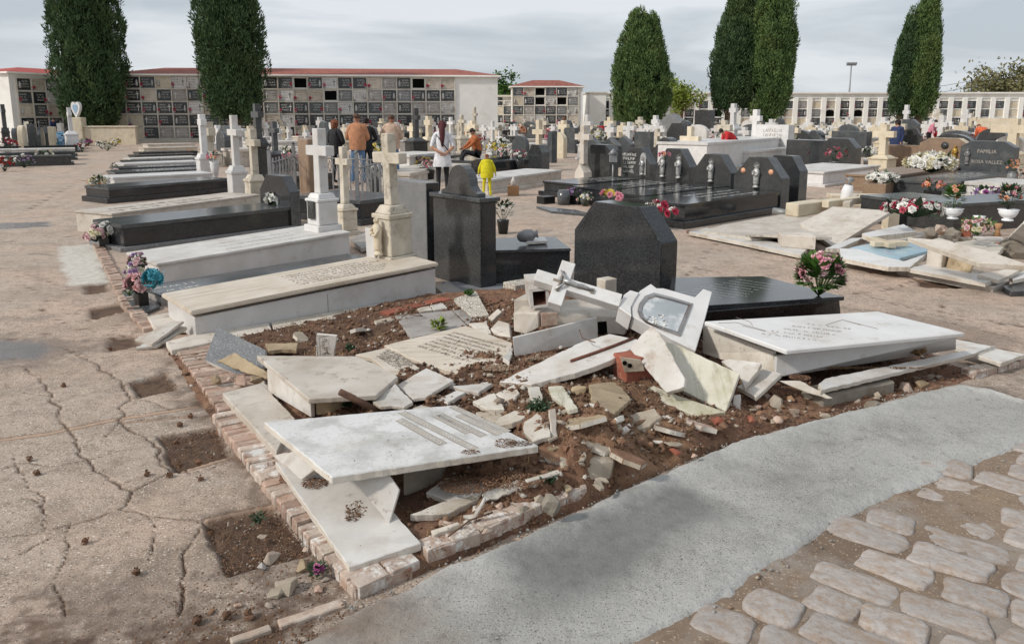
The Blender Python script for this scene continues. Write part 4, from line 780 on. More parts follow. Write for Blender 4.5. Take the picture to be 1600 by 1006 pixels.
for k in range(46):
    px = drn.uniform(1120, 1400); py = 690-(px-1120)*.2-drn.uniform(12, 62); mb = MB(); r_ = drn.uniform(.014, .034); m_ = drn.choice(['mortar', 'clod', 'clod', 'mortar', 'brick_old']); mb.chunk(Gs(px, py, .005), r_, m_, drn, 1.3, .9, .65, 12)
    put('rubble_stone', mb, SIZ(r_)+' '+TINT[m_]+' rubble stone '+where(px, py), 'stone', group='rubble in the washed-out slope')
for k in range(60):
    px, py = drn.uniform(760, 1130), drn.uniform(600, 740)
    if py > 790-(px-850)*.3-30: continue
    mb = MB(); r_ = drn.uniform(.012, .03); m_ = drn.choice(['clod', 'clod', 'clod', 'mortar']); mb.chunk(Gs(px, py, .005), r_, m_, drn, 1.2, .9, .75, 12)
    put('soil_lump', mb, SIZ(r_)+' '+TINT[m_]+' lump of earth '+where(px, py), 'lump', group='hard lumps of earth on the heap')
# crumbs of soil spilt on slabs
def crumbs(px, py, z, rx, ry, n, label, big=.006, mats=('mulch', 'mulch', 'clod')):
    n = int(n*1.8); big *= .62
    c = G(px, py, z); t = nrs.uniform(0, 6.28, n); r = np.sqrt(nrs.uniform(0, 1, n)); x = c.x+np.cos(t)*r*rx; y = c.y+np.sin(t)*r*ry; s_ = .0015+big*nrs.power(.6, n)**2
    me = crumb_mesh('soil_crumbs', np.stack([x, y, z+s_*.3+.004*(1-r)*(n > 100)], 1), s_, list(mats), nrs.choice(len(mats), n)); return tag(link(bpy.data.objects.new('soil_crumbs', me)), label, 'soil crumbs', kind='stuff')
crumbs(790,692,.278, .05, .05, 160, 'brown crumbs near the far corner of the propped slab'); crumbs(735,706,.281, .04, .02, 80, 'brown crumbs beside the last carved letter'); crumbs(810,693,.275, .06, .03, 120, 'brown crumbs along the slab end')
crumbs(492,755,.095, .06, .05, 260, 'mulch heaped on the plinth slab under the propped one', .008); crumbs(560,790,.085, .05, .13, 420, 'mulch strip along the upright plate foot', .008); crumbs(730,758,.14, .12, .08, 1200, 'mulch covering the broken corner below the slab', .009); crumbs(800,750,.15, .14, .08, 800, 'mulch on the cracked sheets', .009)
crumbs(640,600,.17, .03, .03, 30, 'specks of soil on the white square plate', .005); crumbs(620,590,.17, .06, .04, 300, 'rusty mulch between the plates', .008); crumbs(900,575,.23, .12, .02, 120, 'soil specks on the long tilted slab', .004); crumbs(1350,575,.14, .4, .02, 800, 'soil lodged behind the plinth plate', .008, ('mulch', 'straw')); crumbs(1250,590,.17, .06, .05, 400, 'brown soil wedged at the tomb corner', .01)
crumbs(780,575,.18, .12, .06, 700, 'tan gravel at the end of the cracked beige slab', .01, ('clod', 'pebble', 'stone_yellow')); crumbs(870,560,.19, .2, .04, 700, 'tan gravel along the foot of the standing plate', .009, ('clod', 'pebble', 'stone_yellow')); crumbs(600,700,.305, .2, .15, 14, 'dark specks on the propped slab', .005, ('mulch',))
# loose stones, cones, sticks on the path
for k, (px, py, r_, m_) in enumerate(((422,872,.034,'pebble'),(408,886,.022,'ledger_grey'),(471,883,.033,'stone_yellow'),(455,915,.05,'mortar'),(434,925,.03,'mortar'),(498,920,.02,'brick_old'),(410,838,.018,'pebble'),(478,858,.016,'brick_old'),(372,945,.014,'brick_old'),(420,945,.014,'pebble'),(508,905,.014,'pebble'),(475,998,.014,'pebble'),(330,955,.014,'clod'),(388,965,.018,'clod'))):
    mb = MB(); mb.chunk(G(px, py, r_*.3), r_, m_, drn, 1.35, .9, .6, 16); put('loose_stone', mb, ['pinkish flat stone lying by the dirt pit', 'grey sliver beside the pinkish flat stone', 'rounded yellowish stone by the brick corner', 'largest crumbly tan lump near the brick corner', 'second tan lump touching the largest one', 'reddish chip right of the tan lumps', 'pale chip inside the dirt pit', 'brick chip beside the whitewashed edging', 'small brick chip left of the tan lumps', 'tiny pale pebble below the tan lumps', 'tiny pebble beside the magenta flower', 'pale pebble at the bottom edge', 'brown clod lowest on the path', 'dark clod near the flat tile strip'][k], 'stone')
for k, (a, b, w) in enumerate((((438,978), (540,945), .045), ((362,1004), (425,982), .035))):
    p, q = G(*a, .012), G(*b, .012); t = (q-p).normalized(); nn = Vector((-t.y, t.x, 0))*w; mb = slab_mb([p, q, q+nn, p+nn], .02, ['brick_old', 'pebble'][k], .004); put('tile_strip', mb, ['long pinkish brick strip flush in the dirt at bottom', 'paler brick strip at the bottom edge'][k], 'brick', bev=.004)
for k, (px, py) in enumerate(((213,893),(99,602),(281,726),(230,739),(297,650),(281,663),(313,747),(275,690),(265,742),(133,844),(46,717),(58,738),(310,722),(355,960),(388,958),(309,968),(172,545),(330,830))):
    mb = MB(); p = G(px, py, .013); mb.rock(p, drn.choice([.017, .015, .013]), 'mulch', drn, 1.15, 1, 1, 1)
    for j in range(14): d_ = Vector((drn.gauss(0, 1), drn.gauss(0, 1), drn.gauss(0, 1))).normalized(); e = d_.orthogonal()*.005; mb.add([p+d_*.012+e, p+d_*.012-e, p+d_*.02], [(0, 1, 2)], 'mulch')
    put('cypress_cone', mb, ['cone alone on the lower paving with open ground round it', 'cone near the top of the left long crack', 'cone right of the branching cracks', 'cone just below the branching cracks', 'upper of two cones by the straight joint', 'lower of two cones by the straight joint', 'cone between the two larger dirt pits', 'cone at the left rim of the middle pit', 'cone at the lower left corner of the middle pit', 'cone on the left paving above the short crack', 'upper of two cones far left on the paving', 'lower of two cones far left on the paving', 'cone below the middle dirt pit', 'left of the pair of cones by the lowest dirt', 'right of the pair of cones by the lowest dirt', 'lowest cone near the bottom edge', 'cone beside the small upper dirt pit', 'cone at the rim of the large lower pit'][k], 'cone', group='cypress cones on the path')

# broken marble chips half sunk in the heap
for k in range(64):
    px, py = drn.uniform(640, 1140), drn.uniform(555, 770)
    if py > 800-(px-820)*.36 or (px < 850 and 632 < py < 745): continue
    c = Gs(px, py, .012); a = drn.uniform(0, 6.28); L, W = drn.uniform(.015, .05), drn.uniform(.012, .035); t = Vector((math.cos(a), math.sin(a), drn.uniform(-.25, .25))); b = Vector((-math.sin(a), math.cos(a), drn.uniform(-.25, .25)))
    mb = slab_mb([c-t*L*.9-b*W*.4, c+t*L-b*W, c+t*L*.7+b*W*.5, c-t*L*.2+b*W, c-t*L+b*W*.5], drn.uniform(.008, .02), (m_ := drn.choice(['marble_dirty', 'mortar', 'mortar', 'marble_warm', 'stone_yellow', 'clod'])), .004)
    put('stone_chip', mb, ('longer ' if L > .033 else 'short ')+TINT[m_]+' broken chip '+where(px, py), 'chip', group='broken chips in the heap', bev=.002)
for k in range(26):
    px, py = drn.uniform(660, 900), drn.uniform(775, 850)
    if py > 872-(px-680)*.36 : continue
    c = Gs(px, py, .008); mb = MB(); r_ = drn.uniform(.01, .03); m_ = drn.choice(['clod', 'mortar', 'brick_old', 'marble_dirty']); mb.chunk(c, r_, m_, drn, 1.2, .9, .7, 12); put('rubble_stone', mb, SIZ(r_)+' '+TINT[m_]+' kerbside stone '+where(px, py), 'stone', group='rubble behind the front kerb')

for k, (px, py, L, W, m_) in enumerate(((800,652,.11,.07,'marble_dirty'), (838,668,.09,.06,'marble_dirty'), (905,655,.12,.08,'stone_yellow'), (948,628,.0,.0,''), (1005,655,.11,.06,'mortar'), (768,648,.1,.05,'mortar'), (1045,668,.08,.05,'clod'), (925,690,.1,.06,'mortar'), (1095,662,.08,.06,'brick_old'), (980,712,.09,.05,'clod'), (870,706,.09,.06,'clod'), (842,590,.1,.06,'marble_dirty'), (690,600,.08,.05,'marble_dirty'), (745,560,.0,.0,''), (660,640,.07,.05,'marble_dirty'), (560,520,.1,.04,'marble_dirty'), (470,525,.08,.05,'mortar'), (600,500,.09,.04,'mortar'))):
    if not m_: continue
    c = Gs(px, py, .02); a = drn.uniform(0, 6.28); t = Vector((math.cos(a), math.sin(a), drn.uniform(-.3, .3))); b = Vector((-math.sin(a), math.cos(a), drn.uniform(-.35, .35)))
    mb = slab_mb([c-t*L-b*W*.5, c-t*L*.1-b*W*1.1, c+t*L-b*W*.7, c+t*L*.8+b*W*.5, c+t*L*.1+b*W, c-t*L*.8+b*W*.8], .028, m_, .007, 'marble_dirty'); put('broken_plate', mb, 'soil-smeared '+TINT[m_]+' broken plate '+where(px, py), 'slab', group='half-buried plates in the heap', bev=.003)
# ================================================================== standing graves
def tomb(label, a, b, W, h, m, lid_m=None, lid=.035, over=.03, base=0, base_m=None, name='tomb', cat='tomb', letters=None, lm='letter_white', group=None, side_m=None, joint=0, z0=0.0, rows=4, Lmax=None, gap=.001):
    """a, b: photo points of the near lower edge (left, right); h: height or (left, right)"""
    A = G(*a, z0) if isinstance(a, tuple) else a; B = G(*b, z0) if isinstance(b, tuple) else b; d = B-A; L = d.length if not Lmax else Lmax; ang = math.atan2(d.y, d.x)
    t = thing(name, label, cat, A, ang, group); h0, h1 = h if isinstance(h, tuple) else (h, h); lid_m = lid_m or m
    if base: b_ = MB(); b_.box(-over*4, L+over*2, -over*3.2, W+over*2, -.05, base, base_m or m); b_.build('plinth', t, bev=.005)
    b_ = MB(); b_.box(0, L, 0, W, base+.001 if base else -.04, 0, side_m or m, None, (h0-lid-gap, h1-lid-gap)); b_.build('body', t, bev=.003)
    if joint:
        for k in range(1, joint+1): j_ = MB(); x = L*k/(joint+1); j_.box(x-.002, x+.002, -.0015, .004, base+.004, 0, 'letter_grey', None, (h0-lid-.01, h0-lid-.01)); j_.build('joint', t)
    b_ = MB(); vs = [Vector(p) for p in ((-over, -over, h0-lid), (L+over*.4, -over, h1-lid), (L+over*.4, W+over, h1-lid), (-over, W+over, h0-lid))]; b_.prism(vs, Vector((0, 0, lid)), lid_m)
    l_ = b_.build('lid', t, bev=min(.008, lid*.25), seg=2)
    if letters:
        r = random.Random(len(label)); mb = MB(); x0, x1, hgt = letters; up = (h1-h0)/L
        for i in range(rows):
            y0 = W*(.16+.7*i/rows); scrawl(mb, Vector((L*x0, y0, h0+up*L*x0+.001)), Vector((1, 0, up)).normalized(), Vector((0, 1, 0)), L*(x1-x0)*r.uniform(.7, 1), hgt, lm, r, .0015)
        tag(mb.build('lettering', t), kind='stuff')
    t['L'] = L; return t
def oct_poly(w, h, kind):
    if kind == 'oct': return [(0, 0), (w, 0), (w, h*.7), (w*.76, h), (w*.24, h), (0, h*.7)]
    if kind == 'octlow': return [(0, 0), (w, 0), (w, h*.62), (w*.7, h), (w*.3, h), (0, h*.62)]
    if kind == 'rect': return [(0, 0), (w, 0), (w, h), (0, h)]
    if kind == 'slope': return [(0, 0), (w, 0), (w, h*.86), (w*.8, h), (w*.2, h), (0, h*.86)]
    if kind == 'round': return [(0, 0), (w, 0), (w, h*.7)]+[(w/2+w/2*math.cos(t), h*.7+h*.3*math.sin(t)) for t in [math.pi*k/10 for k in range(1, 10)]]+[(0, h*.7)]
    if kind == 'heart': return [(w/2+w/2*(16*math.sin(t)**3)/16, h*.47+h*.5*(13*math.cos(t)-5*math.cos(2*t)-2*math.cos(3*t)-math.cos(4*t))/15) for t in [-2*math.pi*k/24 for k in range(24)]]
    if kind == 'ped': return [(0, 0), (w, 0), (w, h*.66), (w*.84, h*.68), (w*.74, h*.8)]+[(w/2+w*.24*math.cos(t), h*.8+h*.2*math.sin(t)) for t in [math.pi*k/8 for k in range(1, 8)]]+[(w*.26, h*.8), (w*.16, h*.68), (0, h*.66)]
    if kind == 'gable': return [(0, 0), (w, 0), (w, h*.72), (w/2, h), (0, h*.72)]
def headstone(label, p0, w, h, t, m, kind='oct', ua=UA, z0=0.0, letters=None, lm='letter_white', name='headstone', cat='headstone', group=None, bev=.006, edge_m=None):
    """p0: photo point of the near lower corner of the face; face runs away to the left along v, stone is t thick along u"""
    P = G(*p0, z0) if isinstance(p0, tuple) else p0
    o = thing(name, label, cat, P, ua, group); mb = MB()
    mb.prism([Vector((0, y, z-(.03 if z == 0 else 0))) for y, z in oct_poly(w, h, kind)], Vector((t, 0, 0)), m, edge_m); mb.build('stone', o, bev=bev, seg=1)
    if letters:
        r = random.Random(len(label)*7); mb = MB(); rows, hg, f0, f1, ztop = letters
        for i in range(rows): L = w*(f1-f0)*r.uniform(.75, 1); scrawl(mb, Vector((0, w*f1-(w*(f1-f0)-L)/2, h*ztop-i*hg*1.7)), Vector((0, -1, 0)), Vector((0, 0, 1)), L, hg, lm, r, .002)
        tag(mb.build('lettering', o), kind='stuff')
    return o
def statuette(parent, y, z, hgt, m='statue_white', x=-.03, halo=True):
    s = hgt; M_ = Matrix.Translation((x, y, z)) @ Matrix.Scale(.75, 4, Vector((1, 0, 0))); mb = MB()
    mb.lathe([(.13*s, 0), (.13*s, .04*s), (.09*s, .06*s), (.08*s, .12*s)], m, 10, M_)
    mb.lathe([(.085*s, .1*s), (.12*s, .16*s), (.115*s, .3*s), (.13*s, .45*s), (.145*s, .6*s), (.12*s, .7*s), (.05*s, .76*s)], m, 10, M_)
    mb.rock((x, y, z+.82*s), .068*s, m, random.Random(3), 1, 1, 1.15, 2)
    mb.tube([(x-.06*s, y+.13*s, z+.62*s), (x-.12*s, y+.08*s, z+.5*s), (x-.13*s, y, z+.56*s)], .035*s, m, 6); mb.tube([(x-.06*s, y-.13*s, z+.62*s), (x-.12*s, y-.08*s, z+.48*s), (x-.13*s, y, z+.5*s)], .035*s, m, 6)
    mb.rock((x-.12*s, y+.05*s, z+.62*s), .05*s, m, random.Random(4), 1, 1, 1.3, 1)
    if halo:
        for k in range(14): t = 2*math.pi*k/14; mb.tube([(x, y+.08*s*math.cos(t), z+(.84+.08*math.sin(t))*s), (x, y+.15*s*math.cos(t), z+(.84+.15*math.sin(t))*s)], [.012*s, .006*s], m, 4)
    return mb.build('statuette', parent)
def cross_mon(label, px, by, ty, ped_y, m, z0=0.0, pw=.3, sw=.11, arm=.52, arm_f=.68, ua=UA, name='stone_cross', group=None, ped_m=None, kind='step', tilt=(0, 0), cat='cross', th=None, flare=0):
    """px, by: photo foot of the pedestal axis; ped_y: where shaft starts; ty: top of cross"""
    P = G(px, by, z0); k = F_PX/P.y*1.0; H = (by-ty)/k*.985; hp = (by-ped_y)/k*.985; th = th or sw
    o = thing(name, label, cat, P, ua, group); o.rotation_euler = (tilt[0], tilt[1], ua)
    if hp > .02:
        mb = MB(); a = pw/2
        if kind == 'step': mb.box(-a*1.25, a*1.25, -a*1.25, a*1.25, -.03, hp*.14, ped_m or m); mb.box(-a, a, -a, a, hp*.14+.001, hp*.78, ped_m or m); mb.prism([Vector((x*a*1.12, y*a*1.12, hp*.78)) for x, y in ((-1,-1),(1,-1),(1,1),(-1,1))], Vector((0, 0, hp*.08)), ped_m or m); b2 = sw*.85; vs = [(x*a*.95, y*a*.95, hp*.861) for x, y in ((-1,-1),(1,-1),(1,1),(-1,1))]+[(x*b2, y*b2, hp) for x, y in ((-1,-1),(1,-1),(1,1),(-1,1))]; mb.add(vs, [(0,1,5,4),(1,2,6,5),(2,3,7,6),(3,0,4,7),(4,5,6,7),(3,2,1,0)], ped_m or m)
        elif kind == 'house': mb.prism([Vector((-a*.8, y, z)) for y, z in ((-a, -.03), (a, -.03), (a*.92, hp*.62), (0, hp), (-a*.92, hp*.62))], Vector((a*1.6, 0, 0)), ped_m or m)
        else: mb.box(-a, a, -a, a, -.03, hp, ped_m or m)
        mb.build('pedestal', o, bev=.008)
    mb = MB(); w = sw/2; zc = hp+(H-hp)*arm_f; A_ = arm/2; f = 1+flare
    mb.prism([Vector((-th/2, y, z)) for y, z in ((-w*1.15, hp+.001), (w*1.15, hp+.001), (w, zc-w), (A_, zc-w*f), (A_, zc+w*f), (w, zc+w), (w*f, H), (-w*f, H), (-w, zc+w), (-A_, zc+w*f), (-A_, zc-w*f), (-w, zc-w))], Vector((th, 0, 0)), m); mb.build('cross', o, bev=.006)
    return o
# flowers -----------------------------------------------------------
frn = random.Random(77)
def bouquet(label, P, r, h, cols, n=16, green='leaf_dark', leaf=24, pot=None, pot_h=.12, pot_r=None, flat=.75, size=None, name='flower_bouquet', group=None, leaf_len=None, spread=1.0):
    P = G(*P) if isinstance(P, tuple) else P
    o = thing(name, label, 'flowers', P, frn.uniform(0, 6), group); z0 = 0
    if pot:
        pr_ = pot_r or r*.55; mb = MB(); kind, pmat = pot
        if kind == 'box': mb.box(-pr_, pr_, -pr_, pr_, 0, pot_h, pmat)
        elif kind == 'trough': mb.box(-pr_*1.8, pr_*1.8, -pr_*.7, pr_*.7, 0, pot_h, pmat)
        elif kind == 'urn': mb.lathe([(pr_*.6, 0), (pr_*.6, pot_h*.12), (pr_*.35, pot_h*.2), (pr_*.75, pot_h*.4), (pr_, pot_h*.75), (pr_*.95, pot_h*.85), (pr_*1.1, pot_h)], pmat, 12)
        elif kind == 'vase': mb.lathe([(pr_*.55, 0), (pr_*.6, pot_h*.05), (pr_*.85, pot_h*.4), (pr_, pot_h*.7), (pr_*.85, pot_h*.88), (pr_*.62, pot_h*.94), (pr_*.75, pot_h)], pmat, 14)
        else: mb.lathe([(pr_*.75, 0), (pr_, pot_h*.9), (pr_*1.05, pot_h)], pmat, 12)
        mb.build('pot', o, bev=.004 if kind in ('box', 'trough') else 0); z0 = pot_h*.92
    cz = z0+h*.5; heads = []; mb = MB(); size = size or r*.22; lv = MB(); ll = leaf_len or r*.5
    for k in range(n):
        u = frn.uniform(-.25, 1); t = frn.uniform(0, 6.283); q = math.sqrt(max(0, 1-u*u)); rr_ = frn.uniform(.75, 1.0); d = Vector((q*math.cos(t)*spread, q*math.sin(t)*spread, u)); c = Vector((d.x*r*rr_, d.y*r*rr_, cz+d.z*h*.5*rr_)); heads.append((c, d))
    for c, d in heads:
        m = frn.choice(cols); a = d.orthogonal().normalized(); b = d.cross(a).normalized(); s_ = size*frn.uniform(.7, 1.2)
        for ring, (np_, rad, lift) in enumerate(((6, 1.0, .15), (5, .62, .5), (3, .3, .7))):
            for i in range(np_):
                t = 2*math.pi*(i+.5*ring)/np_+frn.uniform(-.2, .2); e = a*math.cos(t)+b*math.sin(t); f = (a*-math.sin(t)+b*math.cos(t))*s_*.42*(1 if ring < 2 else .6); tip = c+e*s_*rad*.9+d*s_*lift*frn.uniform(.7, 1.2); mid_ = c+e*s_*rad*.55+d*s_*lift*.4
                mb.add([c, mid_-f, tip, mid_+f], [(0, 1, 2, 3)], 'petal_'+m)
        lv.tube([Vector((0, 0, z0*.8)), c], .0035 if r < .3 else .006, green, 3)
    tag(mb.build('blossoms', o), kind='stuff')
    for k in range(leaf):
        t = frn.uniform(0, 6.283); u = frn.uniform(-.6, .7); q = math.sqrt(1-u*u); d = Vector((q*math.cos(t), q*math.sin(t), u)); c = Vector((d.x*r*.7, d.y*r*.7, cz+d.z*h*.4)); dirn = (d+Vector((0, 0, .4))+Vector((frn.uniform(-.4, .4), frn.uniform(-.4, .4), 0))).normalized(); s_ = dirn.cross(Vector((0, 0, 1))).normalized()*ll*.3
        lv.add([c, c+dirn*ll*.45+s_, c+dirn*ll, c+dirn*ll*.45-s_], [(0, 1, 2, 3)], green)
    tag(lv.build('leaves', o), kind='stuff'); return o
# ------------------------------------------------------------------ row beside the path, front to back
tA = tomb('beige-lidded white marble tomb nearest the heap, with tilted lid', (306,524), (681,459), .69, (.20,.30), 'marble_clean', 'marble_beige', .035, .035, name='tomb', letters=(.42,.86,.035), lm='letter_grey', joint=1, z0=.05, rows=6, gap=.028)
for k, (p, m_) in enumerate((([(230,494),(278,486),(302,512),(243,514)], 'marble_warm'), ([(259,534),(306,521),(420,504),(424,516),(268,547)], 'marble_warm'), ([(424,503),(560,480),(566,489),(428,516)], 'marble_dirty'), ([(562,480),(700,456),(716,462),(568,489)], 'marble_dirty'))):
    slab('kerb_slab', ['pale ledge slab under the slumped marble strips', 'pale ledge slab below the front corner of the beige-lidded tomb', 'pale ledge strip along the middle of the beige-lidded tomb', 'crumbling ledge strip at the head of the beige-lidded tomb'][k], [G(*q, .055) for q in p], .04, m_, jag=.003)
lay([(270,553),(420,523),(560,494),(716,466)], lambda t: rng.choice(kl), .2, thing('brick_edging', 'limewashed brick footing along the beige-lidded tomb', 'edging', G(480,510)), .035)
c3 = cross_mon('tall weathered cross with a carved saint on its pedestal, on the beige-lidded tomb', 617, 409, 204, 316, 'stone_weathered', .28, .26, .10, .42, .66, name='stone_cross', tilt=(.0, -.03), ua=R(45))
statuette(c3, .0, .1, .4, 'stone_cream', -.19, False)
mb = MB(); mb.box(-.32, -.16, -.17, .17, -.01, .04, 'marble_clean'); mb.box(-.19, -.165, .06, .2, .04, .34, 'marble_clean'); mb.build('shelf', c3, bev=.004)
tomb('flat grey ledger grave with white letters between two white tombs', (252,478), (585,418), .5, .1, 'ledger_grey', 'granite_slate', .02, .0, name='ledger_grave', letters=(.02,.2,.06), rows=2)
slab('green_slab', 'greenish flat slab under the pink rose pot', [G(189,455,.03), G(229,444,.03), G(250,478,.03), G(215,492,.03)], .05, 'granite_slate')
tB = tomb('long white marble tomb carrying a white cross with a photo', (250,443), (547,400), .85, (.21,.30), 'marble_clean', 'marble_white', .03, .03, letters=(.35,.9,.03), lm='letter_grey', rows=3)
c1 = cross_mon('bright white cross with a framed photo on its pedestal', 505, 358, 199, 300, 'marble_clean', .3, .27, .12, .46, .66, ua=R(45))
mb = MB(); mb.box(-.165, -.15, -.07, .07, .14, .36, 'granite_dark'); mb.build('photo_plaque', c1, bev=.004)
cross_mon('thin grey weathered cross behind the bright white one', 541, 366, 227, 317, 'stone_weathered', .0, .24, .09, .30, .74, ua=R(45))
slab('grey_slab', 'cracked grey flat slabs behind the weathered saint cross', [G(546,372,.08), G(575,362,.08), G(592,380,.08), G(565,388,.08)], .05, 'ledger_grey')
tC = tomb('black granite tomb with an angled black headstone', (195,392), (458,357), .8, .33, 'granite_black', 'granite_slate', .05, .02, base=.05, base_m='granite_grey')
headstone('angular black headstone at the end of the black tomb', (456,358), .85, .78, .17, 'granite_black', 'oct', R(48), edge_m='granite_slate')
tomb('pale tomb with a line of dark letters behind the black one', (178,366), (408,330), .78, .3, 'marble_warm', 'marble_warm', .03, .02, letters=(.1,.85,.12), lm='letter_grey', rows=2)
cross_mon('white cross left of the grey weathered one at the path row', 373, 316, 180, 258, 'marble_clean', .0, .3, .12, .52, .66)
cross_mon('grey weathered cross right of the white row cross', 401, 322, 201, 272, 'stone_weathered', .0, .3, .12, .46, .7)
tomb('wide black tomb on a black plinth beside the path', (172,318), (360,300), .85, .3, 'granite_black', 'granite_slate', .05, .02, base=.1, base_m='granite_black', letters=(.5,.95,.08), rows=1)
ROW = [((180,300), 'marble_clean', .32, 'bright white tomb in the path row with a white pillar cross'), ((183,289), 'granite_slate', .3, 'dark lettered tomb just behind the bright white one'), ((188,281), 'granite_slate', .3, 'second dark lettered tomb behind the bright white one'), ((196,273), 'marble_clean', .3, 'narrow white tomb halfway up the path row'), ((202,267), 'granite_dark', .28, 'dark tomb halfway up the path row'), ((206,261), 'marble_white', .26, 'pale tomb behind the halfway dark one'), ((212,255), 'granite_dark', .26, 'low dark tomb near the far end of the path row'), ((219,249), 'granite_dark', .25, 'last dark tomb of the path row'), ((226,243), 'marble_beige', .3, 'beige tomb ending the path row'), ((232,236), 'marble_warm', .3, 'pale tomb beyond the end of the path row')]
for k, (a, m_, h_, lab) in enumerate(ROW):
    A = G(*a); B = A+Vector((math.cos(R(40)), math.sin(R(40)), 0))*2.15
    tomb(lab, A, B, .85, h_, m_, m_, .045, .03, base=.06, base_m='granite_black' if 'granite' in m_ else 'marble_white', letters=(.25,.9,.13) if m_ == 'granite_slate' else None, rows=3)
cross_mon('white pillar cross on the bright white tomb of the row', 322, 283, 179, 240, 'marble_clean', .0, .34, .15, .3, .8)
# left side of the path
LF = [((112,258), 'granite_dark', 'dark tomb lowest on the left side of the path'), ((118,250), 'granite_slate', 'slate tomb second on the left side of the path'), ((118,244), 'marble_white', 'white tomb left of the path with white flowers'), ((122,238), 'granite_black', 'black tomb left of the path before the crosses'), ((128,233), 'granite_dark', 'dark tomb left of the path near the cream planter'), ((137,228), 'marble_clean', 'white tomb beside the cream planter'), ((146,224), 'granite_dark', 'dark tomb at the foot of the cream planter')]
for a, m_, lab in LF:
    B = G(*a); A = B-Vector((math.cos(R(30)), math.sin(R(30)), 0))*3.2; tomb(lab, A, B, .9, .32, m_, m_, .06, .04, base=.08, base_m='granite_dark')
headstone('pale round-topped stone at the far left edge', (30,240), .8, 1.2, .2, 'stone_cream', 'round', R(20)); headstone('dark stone with fine letters behind left flowers', (60,238), .9, 1.1, .15, 'granite_slate', 'oct', R(20), letters=(6, .07, .15, .85, .8))
cross_mon('black cross at the far left edge', 12, 238, 164, 200, 'granite_dark', 0, .3, .16, .55, .72); cross_mon('white cross with a rounded base near the blue flowers', 114, 236, 169, 205, 'marble_clean', 0, .5, .16, .42, .72)
headstone('cream pillar stone left of the blue flowers', (78,236), .5, 1.1, .25, 'stone_cream', 'rect', R(20)); headstone('grey pillar stone among left graves', (46,238), .35, 1.25, .3, 'granite_slate', 'rect', R(20))
bouquet('red roses in a white stand at the far left', (15,243), .35, .5, ['red','crimson','white'], 26, pot=('pot','porcelain'), pot_h=.25); bouquet('large pale blue flower wreath at the left graves', (100,232), .5, .8, ['blue','paleblue'], 60, leaf=10, size=.14); bouquet('pale blue lower bunch beside the wreath', (94,235), .4, .4, ['blue','paleblue'], 30, leaf=6, size=.12)
for a, c_, lab in (((38,262), ['lilac','white'], 'lilac and white flowers low on the left side'), ((70,252), ['white','cream'], 'white flowers on the slate tomb at left'), ((8,268), ['red','white'], 'red and white flowers at the left frame edge'), ((128,238), ['red','white','crimson'], 'red and white flowers by the path'), ((160,233), ['white'], 'white flowers by the planter'), ((168,236), ['white','cream'], 'pale flowers on the path side at left'), ((180,229), ['white','yellow'], 'white and green flowers before the planter'), ((136,228), ['magenta'], 'magenta flowers on a dark tomb'), ((85,229), ['lilac','white'], 'lilac bunch beside the blue wreath'), ((60,228), ['pink','peach'], 'pink flowers among left headstones')): bouquet(lab, a, .32, .42, c_, 18, leaf=18)
bouquet('purple and magenta spray at the end of the cream planter', (210,222), .45, 1.0, ['purple','magenta'], 34, leaf=10, size=.2, pot=('pot','pot_black'), pot_h=.3)
pl_ = thing('planter_wall', 'cream stone planter wall round the leftmost cypress', 'planter', G(172,226), R(4)); mb = MB(); mb.box(-1.29, 1.5, -.15, .15, -.05, .95, 'stone_cream'); mb.build('front_wall', pl_, bev=.02); mb = MB(); mb.box(-1.29, 1.55, -.2, .2, .951, 1.03, 'stone_cream'); mb.build('coping', pl_, bev=.02); mb = MB(); mb.box(-2.0, -1.3, -.3, .3, -.05, 1.5, 'stone_cream'); mb.build('pillar', pl_, bev=.02)
hrt = headstone('white heart-shaped memorial with a blue picture on the planter pillar', Vector((G(172,226).x-1.4, G(172,226).y-.2, 1.49)), .6, 1.0, .18, 'marble_clean', 'heart', R(75), name='heart_memorial', cat='memorial'); mb = MB(); mb.prism([Vector((-.012, .12+.36*y, .2+.6*z)) for y, z in oct_poly(1, 1, 'heart')], Vector((.01, 0, 0)), 'petal_paleblue'); mb.build('picture', hrt)
# flowers of the row
bouquet('white flowers on the wide black tomb corner', (157,305), .22, .28, ['white','cream'], 22, pot=('box','pot_black'), pot_h=.16); bouquet('cream and yellow flowers behind the white ones', (152,296), .22, .26, ['cream','peach','white'], 20, leaf=20); bouquet('faded pinkish flowers in a black pot by the path', G(165,385,.02), .13, .19, ['palepink','white'], 30, pot=('box','pot_black'), pot_h=.13, pot_r=.06, size=.05, spread=1.2); bouquet('faded flowers hanging left of the black pot', G(150,378,.1), .13, .15, ['palepink','cream'], 22, leaf=8, size=.045)
bouquet('pink roses in a black glass pot on the green slab', G(222,476,.03), .125, .17, ['dustyrose','palepink','palepink'], 36, pot=('box','pot_black'), pot_h=.11, pot_r=.045, size=.052); bouquet('teal and beige dried flowers behind the pink roses', G(218,452,.03), .11, .36, ['cream','palepink','white','lilac'], 52, leaf=30, size=.035); bouquet('teal artificial bloom on top of the dried flowers', G(240,452,.2), .075, .16, ['teal'], 26, leaf=10, green='petal_teal', size=.05, leaf_len=.08); bouquet('white buds beside the pink roses', G(203,462,.08), .06, .08, ['white','palepink'], 10, leaf=14, green='leaf_green')
